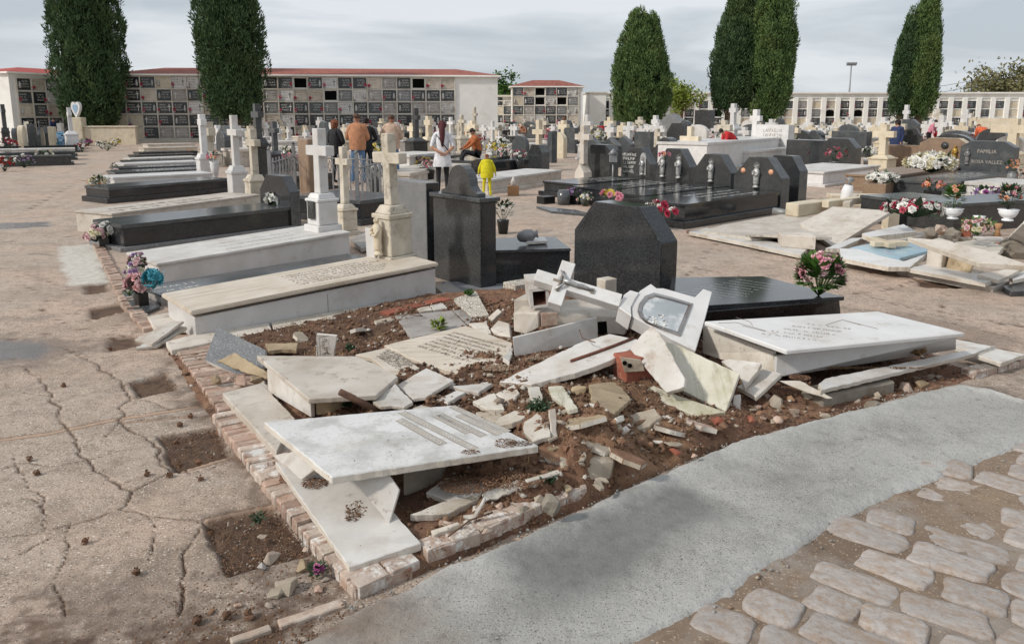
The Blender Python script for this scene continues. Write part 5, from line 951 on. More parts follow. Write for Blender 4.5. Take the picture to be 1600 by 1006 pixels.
for a, c_, lab in (((183,282), ['white','palepink'], 'white flowers at the foot of the slate tomb'), ((182,270), ['white'], 'white bunch upper in the path row'), ((246,263), ['white','cream'], 'white flowers across the row tombs'), ((229,248), ['cream','white'], 'cream flowers at the row end'), ((300,262), ['white'], 'white spray beside the pillar cross'), ((337,286), ['peach','pink'], 'peach flowers in an urn behind the pillar cross'), ((297,245), ['yellow','peach'], 'straw coloured flowers at the row end')): bouquet(lab, a, .2, .3, c_, 18, leaf=16, pot=('urn','marble_clean') if 'urn' in lab else None, pot_h=.55)
bouquet('white lilies in an urn at the black angular headstone', (438,352), .17, .34, ['white'], 18, green='leaf_green', pot=('urn','marble_clean'), pot_h=.26, pot_r=.12, size=.1)
# ------------------------------------------------------------------ central black stones
pm('plot_floor', C(128,130,134), C(108,110,114), 4, .6, speck=[(160, C(80,82,86), .58, .66), (120, C(160,160,160), .6, .68)])
slab('granite_floor', 'grey granite floor slab between the black stones', [G(690,440,.02), G(790,440,.02), G(900,455,.02), G(985,505,.02), G(835,520,.02), G(745,470,.02)], .06, 'plot_floor', cat='floor slab')
slab('grey_ledge', 'pale grey ledge at the head of the beige-lidded tomb', [G(680,448,.04), G(700,440,.04), G(735,462,.04), G(708,470,.04)], .05, 'ledger_grey')
hs1 = headstone('large plain black headstone with a curved crest, seen from behind', (751,453), .80, .86, .2, 'granite_dark', 'rect', R(40), edge_m='granite_black')
mb = MB(); mb.box(-.03, .23, -.03, .83, .861, .9, 'granite_slate'); mb.build('cap', hs1, bev=.004)
mb = MB(); mb.prism([Vector((.05, .1+y, .901+z)) for y, z in [(0,0),(.62,0),(.62,.03),(.55,.05),(.5,.1)]+[(.31+.19*math.cos(t), .1+.2*math.sin(t)) for t in [math.pi*k/10 for k in range(0, 11)]]+[(.07,.05),(0,.03)]], Vector((.1, 0, 0)), 'granite_dark', 'granite_slate'); mb.build('crest', hs1, bev=.003)
headstone('grey granite wall stone just left of the large plain headstone', (668,428), .85, .98, .17, 'granite_grey', 'rect', R(40), edge_m='granite_black')
ho = headstone('black eight-sided headstone rising behind the fallen cross', G(1029,500), 1.02, .93, .22, 'granite_black', 'oct', R(40), bev=.008)
mb = MB(); mb.prism([Vector((.02, .02+.98*y/1.02*1.0, z)) for y, z in []] or [Vector((-.004, y, z)) for y, z in oct_poly(1.02*.97, .93*.97, 'oct')], Vector((.003, 0, 0)), 'granite_black'); mb.build('rear_panel', ho)
mb = MB(); a = G(862,470,.02); mb.box(0, .3, 0, .2, 0, .12, 'terrazzo', Matrix.Translation(G(805,466,.02)) @ Matrix.Rotation(R(35), 4, 'Z')); put('terrazzo_block', mb, 'speckled terrazzo step left of the hollow pedestal', 'block', bev=.004)
mb = MB(); mb.box(0, .12, 0, .1, 0, .16, 'marble_dirty', Matrix.Translation(GD(945,470,5.75)) @ Matrix.Rotation(R(35), 4, 'Z')); put('stone_stub', mb, 'small stained stone stub before the eight-sided headstone', 'block', bev=.004)
bl_ = thing('black_tomb', 'polished black tomb slab with engraved verses right of the eight-sided headstone', 'tomb', G(1110,520))
Q = [G(1040,482,.38), G(1320,463,.36), G(1192,432,.36), G(1050,433,.38)]; sub(bl_, 'lid', slab_mb(Q, .03, 'granite_black', 0), .004)
a, b = G(1050,545), G(1316,512); mb = MB(); mb.prism([a, b, G(1312,470,.33), G(1050,492,.35)], Vector((-.12, .5, 0)), 'granite_black'); sub(bl_, 'body', mb, .003)
cb_, nb_ = plane_fit(Q); pjb = lambda q: (lambda d: CAMV+d*((cb_-CAMV).dot(nb_)/d.dot(nb_)))(ray(*q)); mb = MB(); xd = (pjb((1220,462))-pjb((1070,440))).normalized(); yd = nb_.cross(xd)
for i in range(9): A = pjb((1062+i*11, 456-i*2.4)); scrawl(mb, A, xd, yd, .42*frn.uniform(.7, 1), .014, 'letter_white', frn, .0012)
tag(sub(bl_, 'lettering', mb), kind='stuff')
bouquet('pink lilies with green leaves standing on the black verse slab', G(1279,462,.36), .165, .33, ['pink','palepink','palepink'], 30, green='leaf_green', leaf=300, size=.05, leaf_len=.09)
tD = tomb('black tomb behind the plain headstone holding a toppled vase', (770,446), (890,442), .75, .36, 'granite_black', 'granite_slate', .03, .02)
mb = MB(); p = G(808,380,.37); mb.lathe([(.02,0),(.05,.02),(.07,.09),(.06,.16),(.03,.19),(.045,.22)], 'iron_grey', 10, Matrix.Translation(p+Vector((0,0,.06))) @ Matrix.Rotation(R(80), 4, 'Y')); put('toppled_vase', mb, 'grey vase lying on the black tomb', 'vase')
slab('marble_fragment', 'pale plate lying on the black tomb beside the toppled vase', [G(822,378,.4), G(856,376,.4), G(850,370,.4), G(828,371,.4)], .03, 'marble_clean')
bouquet('green spray with white buds behind the plain headstone', G(786,365,.0), .16, .35, ['white'], 8, leaf=60, green='leaf_dark', pot=('pot','pot_black'), pot_h=.2)
bl2 = tomb('black fenced tomb behind the weathered crosses', (565,352), (640,340), 1.6, .38, 'granite_black', 'granite_slate', .06, .02, base=.1, base_m='granite_black')
# iron railing
fe = thing('iron_railing', 'grey iron railing round the fenced plot behind the crosses', 'railing', G(420,330))
mbp = MB(); mbp.box(-.011, .011, -.011, .011, 0, .9, 'iron_grey'); bar_me = mbp.mesh('bar'); mbp = MB(); mbp.box(-.03, .03, -.03, .03, 0, 1.05, 'iron_grey'); mbp.lathe([(.0,1.05),(.04,1.08),(.0,1.14)], 'iron_grey', 6); post_me = mbp.mesh('post')
def railing(a, b, n):
    A, B = G(*a), G(*b); d = (B-A)/n; o_ = Vector(fe.location)
    for i in range(n+1):
        q = bpy.data.objects.new('post' if i in (0, n) else 'bar', post_me if i in (0, n) else bar_me); link(q, fe); q.location = A+d*i-o_
    for z in (.12, .82): mb = MB(); mb.tube([A+Vector((0,0,z)), B+Vector((0,0,z))], .014, 'iron_grey', 4); mb.build('rail', fe, o_)
    mb = MB()
    for i in range(n): p = A+d*(i+.5); mb.tube([p+Vector((0,0,.55)), p+d*.3+Vector((0,0,.66)), p+Vector((0,0,.77)), p-d*.3+Vector((0,0,.66)), p+Vector((0,0,.55))], .008, 'iron_grey', 4)
    mb.build('scrollwork', fe, o_)
railing((425,326), (462,306), 8); railing((462,306), (606,318), 16); railing((606,318), (560,342), 7)
# ------------------------------------------------------------------ black group on the right
BG = [((1217,331), 1.0, 'black headstone with one statue and two oval photos, rightmost of its row', 1), ((1139,318), .92, 'black headstone with a single silver statue in its middle', 1), ((1075,308), .92, 'black headstone with two silver statues and a pink flower', 2), ((1013,299), .88, 'black headstone with white verses and a bright statue niche', 3)]
for k, (p, w, lab, n_) in enumerate(BG):
    P = G(*p); h_ = [.93, .92, .98, .95][k]; A = P-Vector((2.1, 1.95, 0))*[1.0, .93, .86, .80][k]
    tomb(['glossy black tomb with sloping side panels nearest the toppled slabs', 'glossy black tomb second in the black row', 'glossy black tomb third in the black row', 'glossy black tomb with reflections, leftmost of the black row'][k], A, P-Vector((.05,.05,0)), [1.05,.95,.95,1.0][k], [.36,.34,.32,.3][k], 'granite_black', 'granite_black', .04, .03, base=.1, base_m='granite_black', letters=(.35,.9,.07), rows=3)
    o = headstone(lab, P+Vector((.02,.02,0)), w, h_, .26, 'granite_dark', 'octlow', R(38), edge_m='granite_slate', letters=(5,.055,.5,.95,.8) if n_ == 3 else None)
    if n_ == 1: statuette(o, w*.5, h_*.42, .46, 'statue_white')
    if n_ == 2: statuette(o, w*.3, h_*.38, .5, 'statue_white'); statuette(o, w*.78, h_*.38, .5, 'statue_white')
    if n_ == 3: mb = MB(); mb.prism([Vector((-.02, w*.12+w*.2*y, h_*.36+.5*z)) for y, z in oct_poly(1, 1, 'round')], Vector((.019, 0, 0)), 'statue_white'); mb.build('niche', o); statuette(o, w*.22, h_*.38, .42, 'statue_silver', -.04)
    if k == 0:
        for y in (.22, .8): mb = MB(); mb.lathe([(.05, 0), (.05, .006)], 'petal_peach', 12, Matrix.Translation((-.008, w*y, .68)) @ Matrix.Rotation(math.pi/2, 4, 'Y')); mb.build('oval_photo', o)
headstone('plain dark headstone with a cross shadow left of the black row', (952,291), .8, .97, .3, 'granite_dark', 'slope', R(38), edge_m='granite_slate')
headstone('narrow slanted black headstone beside the rightmost statue stone', (1246,322), .75, .92, .28, 'granite_black', 'oct', R(38), edge_m='granite_slate')
headstone('grey-edged black headstone tucked between the black row and the white tomb', (1236,318), .7, .85, .12, 'granite_slate', 'slope', R(38))
headstone('small black lamp-house stone with a metal lantern relief', (846,268), .62, .78, .32, 'granite_black', 'oct', R(38), edge_m='granite_slate')
headstone('rounded slate stone left of the lamp-house stone', (822,262), .75, 1.0, .14, 'granite_slate', 'round', R(38))
cross_mon('cream cross on a gabled pedestal casting a shadow on the dark stone', 911, 290, 196, 256, 'marble_warm', 0, .34, .14, .5, .7, kind='house')
tomb('long white marble tomb left of the cream gabled cross', (762,303), (877,284), 1.0, .3, 'marble_warm', 'marble_white', .05, .03, base=.06)
tomb('black slab grave behind the long white tomb', (770,268), (838,262), 1.0, .3, 'granite_black', 'granite_slate', .05, .02)
lantern = MB(); q = G(957,296); lantern.tube([q, q+Vector((0,0,.62))], .02, 'iron_grey', 6); lantern.prism([q+Vector((x*.08, y*.08, .62)) for x, y in ((-1,-1),(1,-1),(1,1),(-1,1))], Vector((0,0,.16)), 'iron_grey'); lantern.lathe([(.13,.79),(.0,.93)], 'iron_grey', 4, Matrix.Translation((q.x, q.y, 0))); lantern.lathe([(.1,0),(.1,.03)], 'iron_grey', 8, Matrix.Translation(q)); put('grave_lantern', lantern, 'slim grey lantern post between the dark headstones', 'lantern')
mb = MB(); p = G(802,305); mb.box(-.12, .12, -.12, .12, 0, .2, 'terracotta', Matrix.Translation(p)); mb.lathe([(.05,.2),(.06,.28),(.0,.42)], 'marble_clean', 8, Matrix.Translation(p)); put('flame_urn', mb, 'brown block with a white flame ornament by the sandy ground', 'ornament', bev=.004)
def pot(label, px, by, r, h, m, kind='cyl', z0=0):
    mb = MB(); p = G(px, by, z0)
    if kind == 'box': mb.box(-r, r, -r*.8, r*.8, 0, h, m, Matrix.Translation(p) @ Matrix.Rotation(UA, 4, 'Z'))
    elif kind == 'vase': mb.lathe([(r*.6,0),(r*.95,h*.5),(r,h*.72),(r*.7,h*.92),(r*.82,h)], m, 14, Matrix.Translation(p))
    elif kind == 'hour': mb.lathe([(r*.9,0),(r*.5,h*.4),(r*.55,h*.55),(r,h)], m, 12, Matrix.Translation(p))
    else: mb.lathe([(r*.9,0),(r,h*.85),(r*.8,h*.88),(r*.8,h)], m, 12, Matrix.Translation(p))
    return put('pot', mb, label, 'pot', bev=.004 if kind == 'box' else 0)
pot('small black box at the left foot of the black row', 853, 318, .14, .14, 'pot_black', 'box'); pot('dark grey jar with a lid before the black row', 881, 320, .13, .28, 'granite_slate'); pot('dark vase beside the purple flowers', 914, 322, .1, .22, 'granite_slate', 'vase')
slab('grey_slab', 'thin grey slab on the sand before the black row', [G(838,322,.04), G(900,328,.04), G(935,336,.04), G(862,330,.04)], .05, 'granite_slate')
bouquet('purple carnations in a black trough', (896,319), .16, .14, ['magenta','lilac'], 22, pot=('trough','pot_black'), pot_h=.17, pot_r=.1); bouquet('pale mixed flowers in the dark vase', G(914,322,.2), .14, .25, ['palepink','cream','white'], 14, leaf=20); bouquet('single pink rose stem on the black slab', G(968,318,.3), .09, .16, ['pink'], 4, leaf=14, green='leaf_green', size=.08); bouquet('pink tulip heads reflected in the black slab', G(950,309,.3), .12, .1, ['pink','yellow'], 5, leaf=8, green='leaf_lime', size=.09)
bouquet('crimson and white roses in front of the black row', G(1024,338,.2), .17, .2, ['crimson','red','white','crimson'], 12, size=.085, leaf=16); bouquet('tall crimson rose above the others', G(1034,338,.3), .07, .2, ['crimson'], 3, size=.08, leaf=8); bouquet('dark red roses at the corner of the glossy tomb', G(1050,345,.2), .09, .18, ['crimson','white'], 6, size=.07, leaf=10); bouquet('pink flower on top of the two-statue headstone', GD(1039,246,16.0), .12, .1, ['pink','peach'], 6, size=.07, leaf=2)

for k, (px, by, w, h_, m_, kd) in enumerate(((20,232,.7,1.0,'granite_slate','round'), (70,232,.8,1.1,'granite_dark','oct'), (92,229,.7,1.2,'marble_white','rect'), (40,229,.6,1.3,'stone_weathered','gable'), (105,228,.6,1.0,'granite_slate','rect'), (122,226,.6,1.1,'stone_cream','round'))):
    headstone(['slate round stone at the left edge near the red roses', 'dark eight-sided stone at left before the white niche wall', 'white square stone behind the blue wreath', 'weathered gabled stone at left before the niche wall', 'small slate block right of the blue wreath', 'cream round stone left of the heart memorial'][k], (px, by), w, h_, .2, m_, kd, R(20))
# ================================================================== toppled slabs on the right
def gz(pts, z): return [G(x, y, z) for x, y in pts]
slab('grave_slab', 'wide cracked pale slab lying flat right of the glossy black tomb', [G(1097,361,.10), G(1130,351,.11), G(1220,335,.12), G(1300,341,.12), G(1262,360,.12), G(1182,373,.1)], .05, 'marble_warm', jag=.006)
slab('grave_slab', 'pale slab propped up steeply on a cream block', [G(1250,353,.13), G(1301,321,.36), G(1394,330,.36), G(1346,362,.16), G(1302,380,.09)], .05, 'marble_warm', jag=.002)
slab('grave_slab', 'lifted front edge of the cracked pale slab over a dark hole', [G(1164,373,.11), G(1193,362,.2), G(1262,369,.2), G(1300,376,.14), G(1262,358,.13), G(1200,352,.12)], .035, 'marble_warm', jag=.004)
slab('plinth_slab', 'long pale plinth step in front of the cracked slab', [G(1076,362,.07), G(1104,356,.07), G(1172,371,.07), G(1262,388,.07), G(1252,398,.07), G(1158,378,.07)], .05, 'marble_white', jag=.004)
mb = MB(); a, b = G(1222,386,.07), G(1274,391,.07); mb.prism([a, b, b+Vector((0,0,.17)), a+Vector((-.02,0,.15))], Vector((.05, .3, 0)), 'marble_warm'); put('stone_block', mb, 'pale square block under the lifted slab edge', 'block', bev=.008)
mb = MB(); a, b = G(1386,362), G(1404,360); mb.prism([a, b, b+Vector((0,0,.3)), a+Vector((0,0,.32))], Vector((.05, .3, 0)), 'stone_cream'); put('stone_block', mb, 'cream block holding up the steep pale slab', 'block', bev=.01)
fc2 = thing('fallen_cross', 'cream stone cross with its pedestal lying behind the steep slab', 'cross', G(1260,338)); ax = (G(1350,316,.3)-G(1236,330,.3)); ax.normalize(); sidev = Vector((0,0,1)).cross(ax).normalized()
def beam(p, q, w, h_, m): 
    mb = MB(); d = (q-p).normalized(); s_ = Vector((0,0,1)).cross(d).normalized(); mb.prism([p-s_*w, q-s_*w, q+s_*w, p+s_*w], Vector((0,0,h_)), m); return mb
sub(fc2, 'pedestal', beam(G(1236,338,.12), G(1286,331,.15), .13, .2, 'stone_cream'), .012); sub(fc2, 'shaft', beam(G(1289,325,.25), G(1350,317,.25), .06, .11, 'stone_cream'), .008); sub(fc2, 'arm', beam(G(1322,326,.24), G(1336,312,.24), .055, .1, 'stone_weathered'), .008)
mb = MB(); mb.tube([G(1208,330,.12), G(1236,334,.1)], .06, 'iron_grey', 10); put('drain_pipe', mb, 'grey pipe stub beside the fallen cream cross', 'pipe')
slab('marble_fragment', 'thick white broken slab behind the blue painted slab', [G(1347,364,.2), G(1412,351,.2), G(1432,361,.2), G(1360,371,.18)], .07, 'marble_clean', jag=.006, m_side='marble_dirty')
slab('marble_strip', 'white strip leading to the blue painted slab', [G(1290,388,.1), G(1330,372,.12), G(1350,371,.12), G(1312,388,.1)], .05, 'marble_clean', jag=.006); slab('marble_strip', 'cream strip under the thick white broken slab', [G(1366,376,.12), G(1440,362,.14), G(1446,367,.14), G(1384,380,.12)], .05, 'marble_warm', jag=.006)
slab('painted_slab', 'slab painted with a pale blue and violet sky scene', [G(1328,387,.1), G(1380,376,.1), G(1440,373,.1), G(1450,392,.1), G(1406,403,.1), G(1360,395,.1)], .04, 'painted_tile', jag=.002)
slab('marble_surround', 'broken white marble surround of the painted slab', [G(1312,388,.12), G(1340,389,.12), G(1378,400,.12), G(1412,408,.12), G(1447,397,.12), G(1422,417,.12), G(1388,417,.12), G(1314,403,.12)], .05, 'marble_clean', jag=.004, m_side='marble_dirty')
lc = thing('small_cross', 'small cream cross lying on the painted slab', 'cross', G(1390,384,.12)); sub(lc, 'shaft', beam(G(1362,385,.12), G(1416,384,.12), .05, .06, 'stone_cream'), .006); sub(lc, 'arm', beam(G(1358,376,.12), G(1394,388,.12), .05, .062, 'stone_cream'), .006)
slab('grave_slab', 'big pale slab tilted like a table over two blocks at right', [G(1418,371,.47), G(1474,377,.46), G(1540,391,.43), G(1612,412,.38), G(1612,419,.34), G(1530,409,.36), G(1478,393,.40)], .05, 'marble_warm', jag=.002)
mb = MB(); a, b = G(1446,416,.08), G(1470,421,.08); mb.prism([a, b, b+Vector((0,0,.27)), a+Vector((0,0,.29))], Vector((.2, .15, 0)), 'marble_warm'); put('stone_block', mb, 'smooth pale block under the left end of the table-like slab', 'block', bev=.01)
mb = MB(); a, b = G(1478,422,.08), G(1516,430,.08); mb.prism([a, b, b+Vector((.05,0,.17)), a+Vector((.04,0,.24))], Vector((.15, .3, 0)), 'stone_yellow'); put('stone_block', mb, 'yellow rough block under the middle of the table-like slab', 'block', bev=.02)
slab('plinth_slab', 'lower pale plinth plate below the table-like slab', [G(1402,421,.05), G(1440,413,.05), G(1578,439,.05), G(1552,449,.05)], .06, 'marble_warm', jag=.003); slab('plinth_slab', 'upper pale plinth plate below the table-like slab', [G(1418,419,.1), G(1450,412,.1), G(1560,434,.1), G(1540,442,.1)], .045, 'marble_white', jag=.003)
slab('grave_slab', 'cream slab sliding under the table-like slab at the frame edge', [G(1527,429,.14), G(1602,415,.2), G(1580,430,.14), G(1560,437,.12)], .04, 'marble_warm'); slab('marble_fragment', 'white shard at the right frame edge', [G(1576,433,.1), G(1606,421,.14), G(1610,432,.12), G(1584,437,.1)], .04, 'marble_clean'); slab('granite_plate', 'dark grey plate at the right frame edge', [G(1566,447,.05), G(1612,436,.05), G(1616,453,.05), G(1580,456,.05)], .05, 'granite_slate')
for px, py, r_, m_, lab in ((1452,366,.13,'cement_block','grey cement lump left of the red hollow brick'), (1470,360,.12,'brick_old','pinkish rubble lump beside the grey cement lump'), (1488,366,.12,'cement_block','second grey cement lump of the rubble pile'), (1464,353,.09,'stone_yellow','round tan stone topping the rubble pile'), (1478,374,.09,'mortar','mortar lump at the foot of the rubble pile'), (1590,391,.2,'cement_block','large grey rubble block at the right edge'), (1562,388,.1,'brick_red','red broken brick near the right edge'), (1508,376,.08,'mortar','mortar bit under the red hollow brick')):
    mb = MB(); mb.rock(G(px, py, r_*.4), r_, m_, drn, 1.2, .9, .8, 2); put('rubble_stone', mb, lab, 'stone')
slab('marble_fragment', 'reddish stained white slab below the white vase', [G(1492,378,.14), G(1540,374,.16), G(1568,384,.16), G(1560,396,.12), G(1510,390,.12)], .06, 'marble_dirty', jag=.01); slab('marble_fragment', 'white plate leaning up at the right frame edge', [G(1574,374,.2), G(1598,350,.5), G(1610,352,.5), G(1606,380,.2)], .05, 'marble_clean'); slab('marble_strip', 'pale strip behind the reddish stained slab', [G(1520,369,.1), G(1565,370,.1), G(1570,375,.1), G(1525,374,.1)], .05, 'marble_warm')
mb = MB(); a, b = G(1502,372), G(1517,373); mb.prism([a, b, b+Vector((0,0,.24)), a+Vector((0,0,.24))], Vector((.1,.2,0)), 'brick_red'); put('hollow_brick', mb, 'red hollow brick standing in the right rubble', 'brick', bev=.01)
pot('tall white vase with wilted flowers by the right black tomb', 1527, 369, .1, .29, 'porcelain', 'vase'); pot('small terracotta vase by the right black tomb', 1558, 369, .055, .18, 'terracotta', 'hour')
bouquet('wilted pink flowers in the tall white vase', G(1527,368,.27), .2, .2, ['palepink','dustyrose','cream'], 26, leaf=30, green='leaf_green', size=.045)
tomb('low black tomb loaded with crimson and white flowers', (1400,354), (1490,347), .7, .42, 'granite_dark', 'granite_slate', .05, .02, Lmax=1.1); tomb('black tomb at the right frame edge with white urns', (1488,364), (1640,352), .8, .42, 'granite_dark', 'granite_slate', .05, .02, Lmax=2.2)
bouquet('crimson and white flowers spread on the low black tomb', G(1428,340,.40), .36, .22, ['crimson','white','rose','white','white'], 80, leaf=20, size=.055); bouquet('loose crimson flowers at the left corner of the low black tomb', G(1393,334,.42), .14, .16, ['crimson','rose'], 12, size=.05, leaf=8); bouquet('white flowers hanging over the low black tomb edge', G(1447,336,.4), .16, .12, ['white'], 18, leaf=4, size=.055)
bouquet('green stems in a squat white urn', G(1488,342,.42), .1, .32, ['peach'], 4, leaf=110, green='leaf_green', pot=('urn','porcelain'), pot_h=.13, pot_r=.11, leaf_len=.09, size=.04); bouquet('green stems with pink tips in the right white urn', G(1574,345,.42), .11, .34, ['peach','pink'], 10, leaf=110, green='leaf_dark', pot=('urn','porcelain'), pot_h=.14, pot_r=.11, leaf_len=.09, size=.045)
bouquet('orange and pink flowers in a dark pot', (1456,313), .22, .24, ['orange','peach','pink'], 24, pot=('box','pot_black'), pot_h=.2, pot_r=.13); bouquet('purple and white flowers in a white trough', (1540,325), .28, .2, ['purple','white','lilac'], 30, pot=('trough','marble_white'), pot_h=.2, pot_r=.26)
mb = MB(); mb.box(0, 3.2, 0, .5, 0, .1, 'stone_cream', Matrix.Translation(G(1290,322)) @ Matrix.Rotation(R(-8), 4, 'Z')); put('stone_kerb', mb, 'long cream kerb behind the toppled slabs', 'kerb', bev=.01)
mb = MB(); mb.box(0, 4.2, 0, .4, 0, .09, 'stone_cream', Matrix.Translation(G(1300,312)) @ Matrix.Rotation(R(-6), 4, 'Z')); put('stone_kerb', mb, 'second cream kerb farther behind the toppled slabs', 'kerb', bev=.01)
mb = MB(); p = G(1319,318); mb.lathe([(.05,0),(.1,.05),(.11,.25),(.08,.36)], 'porcelain', 10, Matrix.Translation(p) @ Matrix.Rotation(R(10), 4, 'Y')); mb.lathe([(.07,.36),(.02,.4),(.1,.46),(.02,.52)], 'iron_grey', 8, Matrix.Translation(p) @ Matrix.Rotation(R(10), 4, 'Y')); put('bird_vase', mb, 'white jug-shaped vase with a grey bow behind the fallen cream cross', 'vase')
# ------------------------------------------------------------------ graves of the right middle distance
tomb('low white box tomb with hollow top right of the slanted headstone', (1285,292), (1372,279), 1.5, .35, 'marble_clean', 'marble_white', .05, .04, base=.06)
tomb('brown granite tomb with white flowers before a tan headstone', (1388,301), (1497,281), .95, .36, 'granite_brown', 'granite_brown', .05, .03, base=.06)
hb_ = headstone('tan eight-sided headstone with a golden figure and white flowers', (1507,279), 1.25, 1.05, .3, 'granite_brown', 'slope', R(38), edge_m='stone_cream'); statuette(hb_, .3, .42, .5, 'gilt', -.03, False); mb = MB(); mb.lathe([(.1, 0), (.1, .01)], 'granite_dark', 12, Matrix.Translation((-.012, .58, .85)) @ Matrix.Rotation(math.pi/2, 4, 'Y')); mb.build('oval_photo', hb_)
bouquet('wide white flower bank against the tan headstone', G(1455,270,.45), .5, .4, ['white','cream'], 70, leaf=12, size=.13); bouquet('white flowers in a brown trough', (1375,303), .33, .2, ['white'], 40, pot=('trough','granite_brown'), pot_h=.25, pot_r=.32, size=.1)
hf_ = headstone('grey eight-sided headstone with the carved word FAMILIA', (1580,287), 1.3, 1.02, .25, 'granite_slate', 'slope', R(34), bev=.01); mb = MB()
write(mb, 'FAMILIA', Vector((-.003, .88, .72)), Vector((0, -1, 0)), Vector((0, 0, 1)), .13, 'band_grey', 1.0, .004); write(mb, 'ROSA VALLEZ', Vector((-.003, 1.0, .46)), Vector((0, -1, 0)), Vector((0, 0, 1)), .12, 'band_grey', 1.0, .004); tag(mb.build('lettering', hf_), kind='stuff'); statuette(hf_, 1.1, .42, .45, 'granite_grey', -.02, False)
tomb('grey tomb strewn with white gravel before the FAMILIA stone', (1478,309), (1580,290), 1.1, .3, 'granite_slate', 'granite_slate', .05, .03, base=.05, letters=(.2,.9,.1), rows=5)
bouquet('orange roses in a glass beside the FAMILIA stone', (1578,300), .2, .3, ['peach','orange'], 12, pot=('vase','granite_grey'), pot_h=.45, pot_r=.1); bouquet('white and peach flowers at the right frame edge', (1592,285), .25, .35, ['white','peach'], 16)
RM = [('dark headstone with a white flower wreath and praying figure', (1268,258), 1.0, .82, .8, 'granite_dark', 'rect'), ('dark block stone just right of the praying figure', (1290,262), .6, .85, .5, 'granite_black', 'rect'), ('dark eight-sided headstone with pink flowers', (1335,266), 1.2, .95, .35, 'granite_dark', 'oct'), ('small arched stone behind the praying figure', (1262,240), .9, 1.0, .3, 'granite_dark', 'round'), ('second small arched stone behind the praying figure', (1282,240), .7, 1.0, .3, 'granite_dark', 'round'), ('wide grey wall stone behind the cream cross', (1352,246), 1.5, 1.0, .4, 'granite_slate', 'rect'), ('plain brown-grey low stone left of the tan headstone', (1440,272), 1.1, .8, .25, 'granite_brown', 'rect'), ('dark stone with a curved top right of the tan headstone', (1515,262), 1.3, 1.05, .3, 'granite_dark', 'round'), ('tall slanted grey stone behind the navy person', (1430,238), 1.3, 1.45, .3, 'granite_slate', 'slope'), ('wide dark wall stone below the orange person', (1540,248), 2.4, 1.05, .4, 'granite_slate', 'ped'), ('dark round stone right of the orange person', (1568,250), 1.0, 1.15, .3, 'granite_dark', 'round'), ('pale arched stone at the right edge', (1597,262), .9, 1.0, .25, 'marble_clean', 'round'), ('cream carved stone wall at the right edge', (1598,240), 2.0, 1.5, .3, 'stone_cream', 'rect'),
 ('dark pedestal stone behind the black row', (1058,266), 1.1, .98, .35, 'granite_dark', 'ped'), ('slate stone with a small cross relief', (935,262), .7, .95, .2, 'granite_slate', 'gable'), ('slate gabled stone second from the cream cross', (965,262), .8, .95, .2, 'granite_slate', 'gable'), ('slate gabled stone third from the cream cross', (985,258), .8, .95, .2, 'granite_slate', 'gable'), ('dark grey slab stone beside the white cypress cross', (1015,252), .8, 1.05, .2, 'granite_slate', 'rect'), ('tan arched stone below the red shirt', (880,248), .9, 1.0, .2, 'stone_cream', 'round'), ('grey slab below the red shirt', (898,240), .7, 1.1, .2, 'granite_slate', 'rect'), ('small dark stone right of the cream stone cross', (862,255), .25, 1.1, .25, 'granite_slate', 'rect'), ('grey carved family tomb front', (1062,228), 1.6, 1.7, .6, 'granite_grey', 'gable'), ('tall black memorial wall with white carving', (1108,226), 1.1, 1.9, .4, 'granite_dark', 'rect'), ('white inscribed wall stone beside the red flowers', (1229,252), 1.35, 1.3, .4, 'marble_clean', 'rect')]
for lab, p, w, h_, t, m_, kd in RM: headstone(lab, p, w, h_, t, m_, kd, R(38), edge_m='granite_slate' if m_ in ('granite_black', 'granite_dark') else None, letters=(5,.1,.15,.85,.8) if 'inscribed' in lab else None, lm='letter_grey')
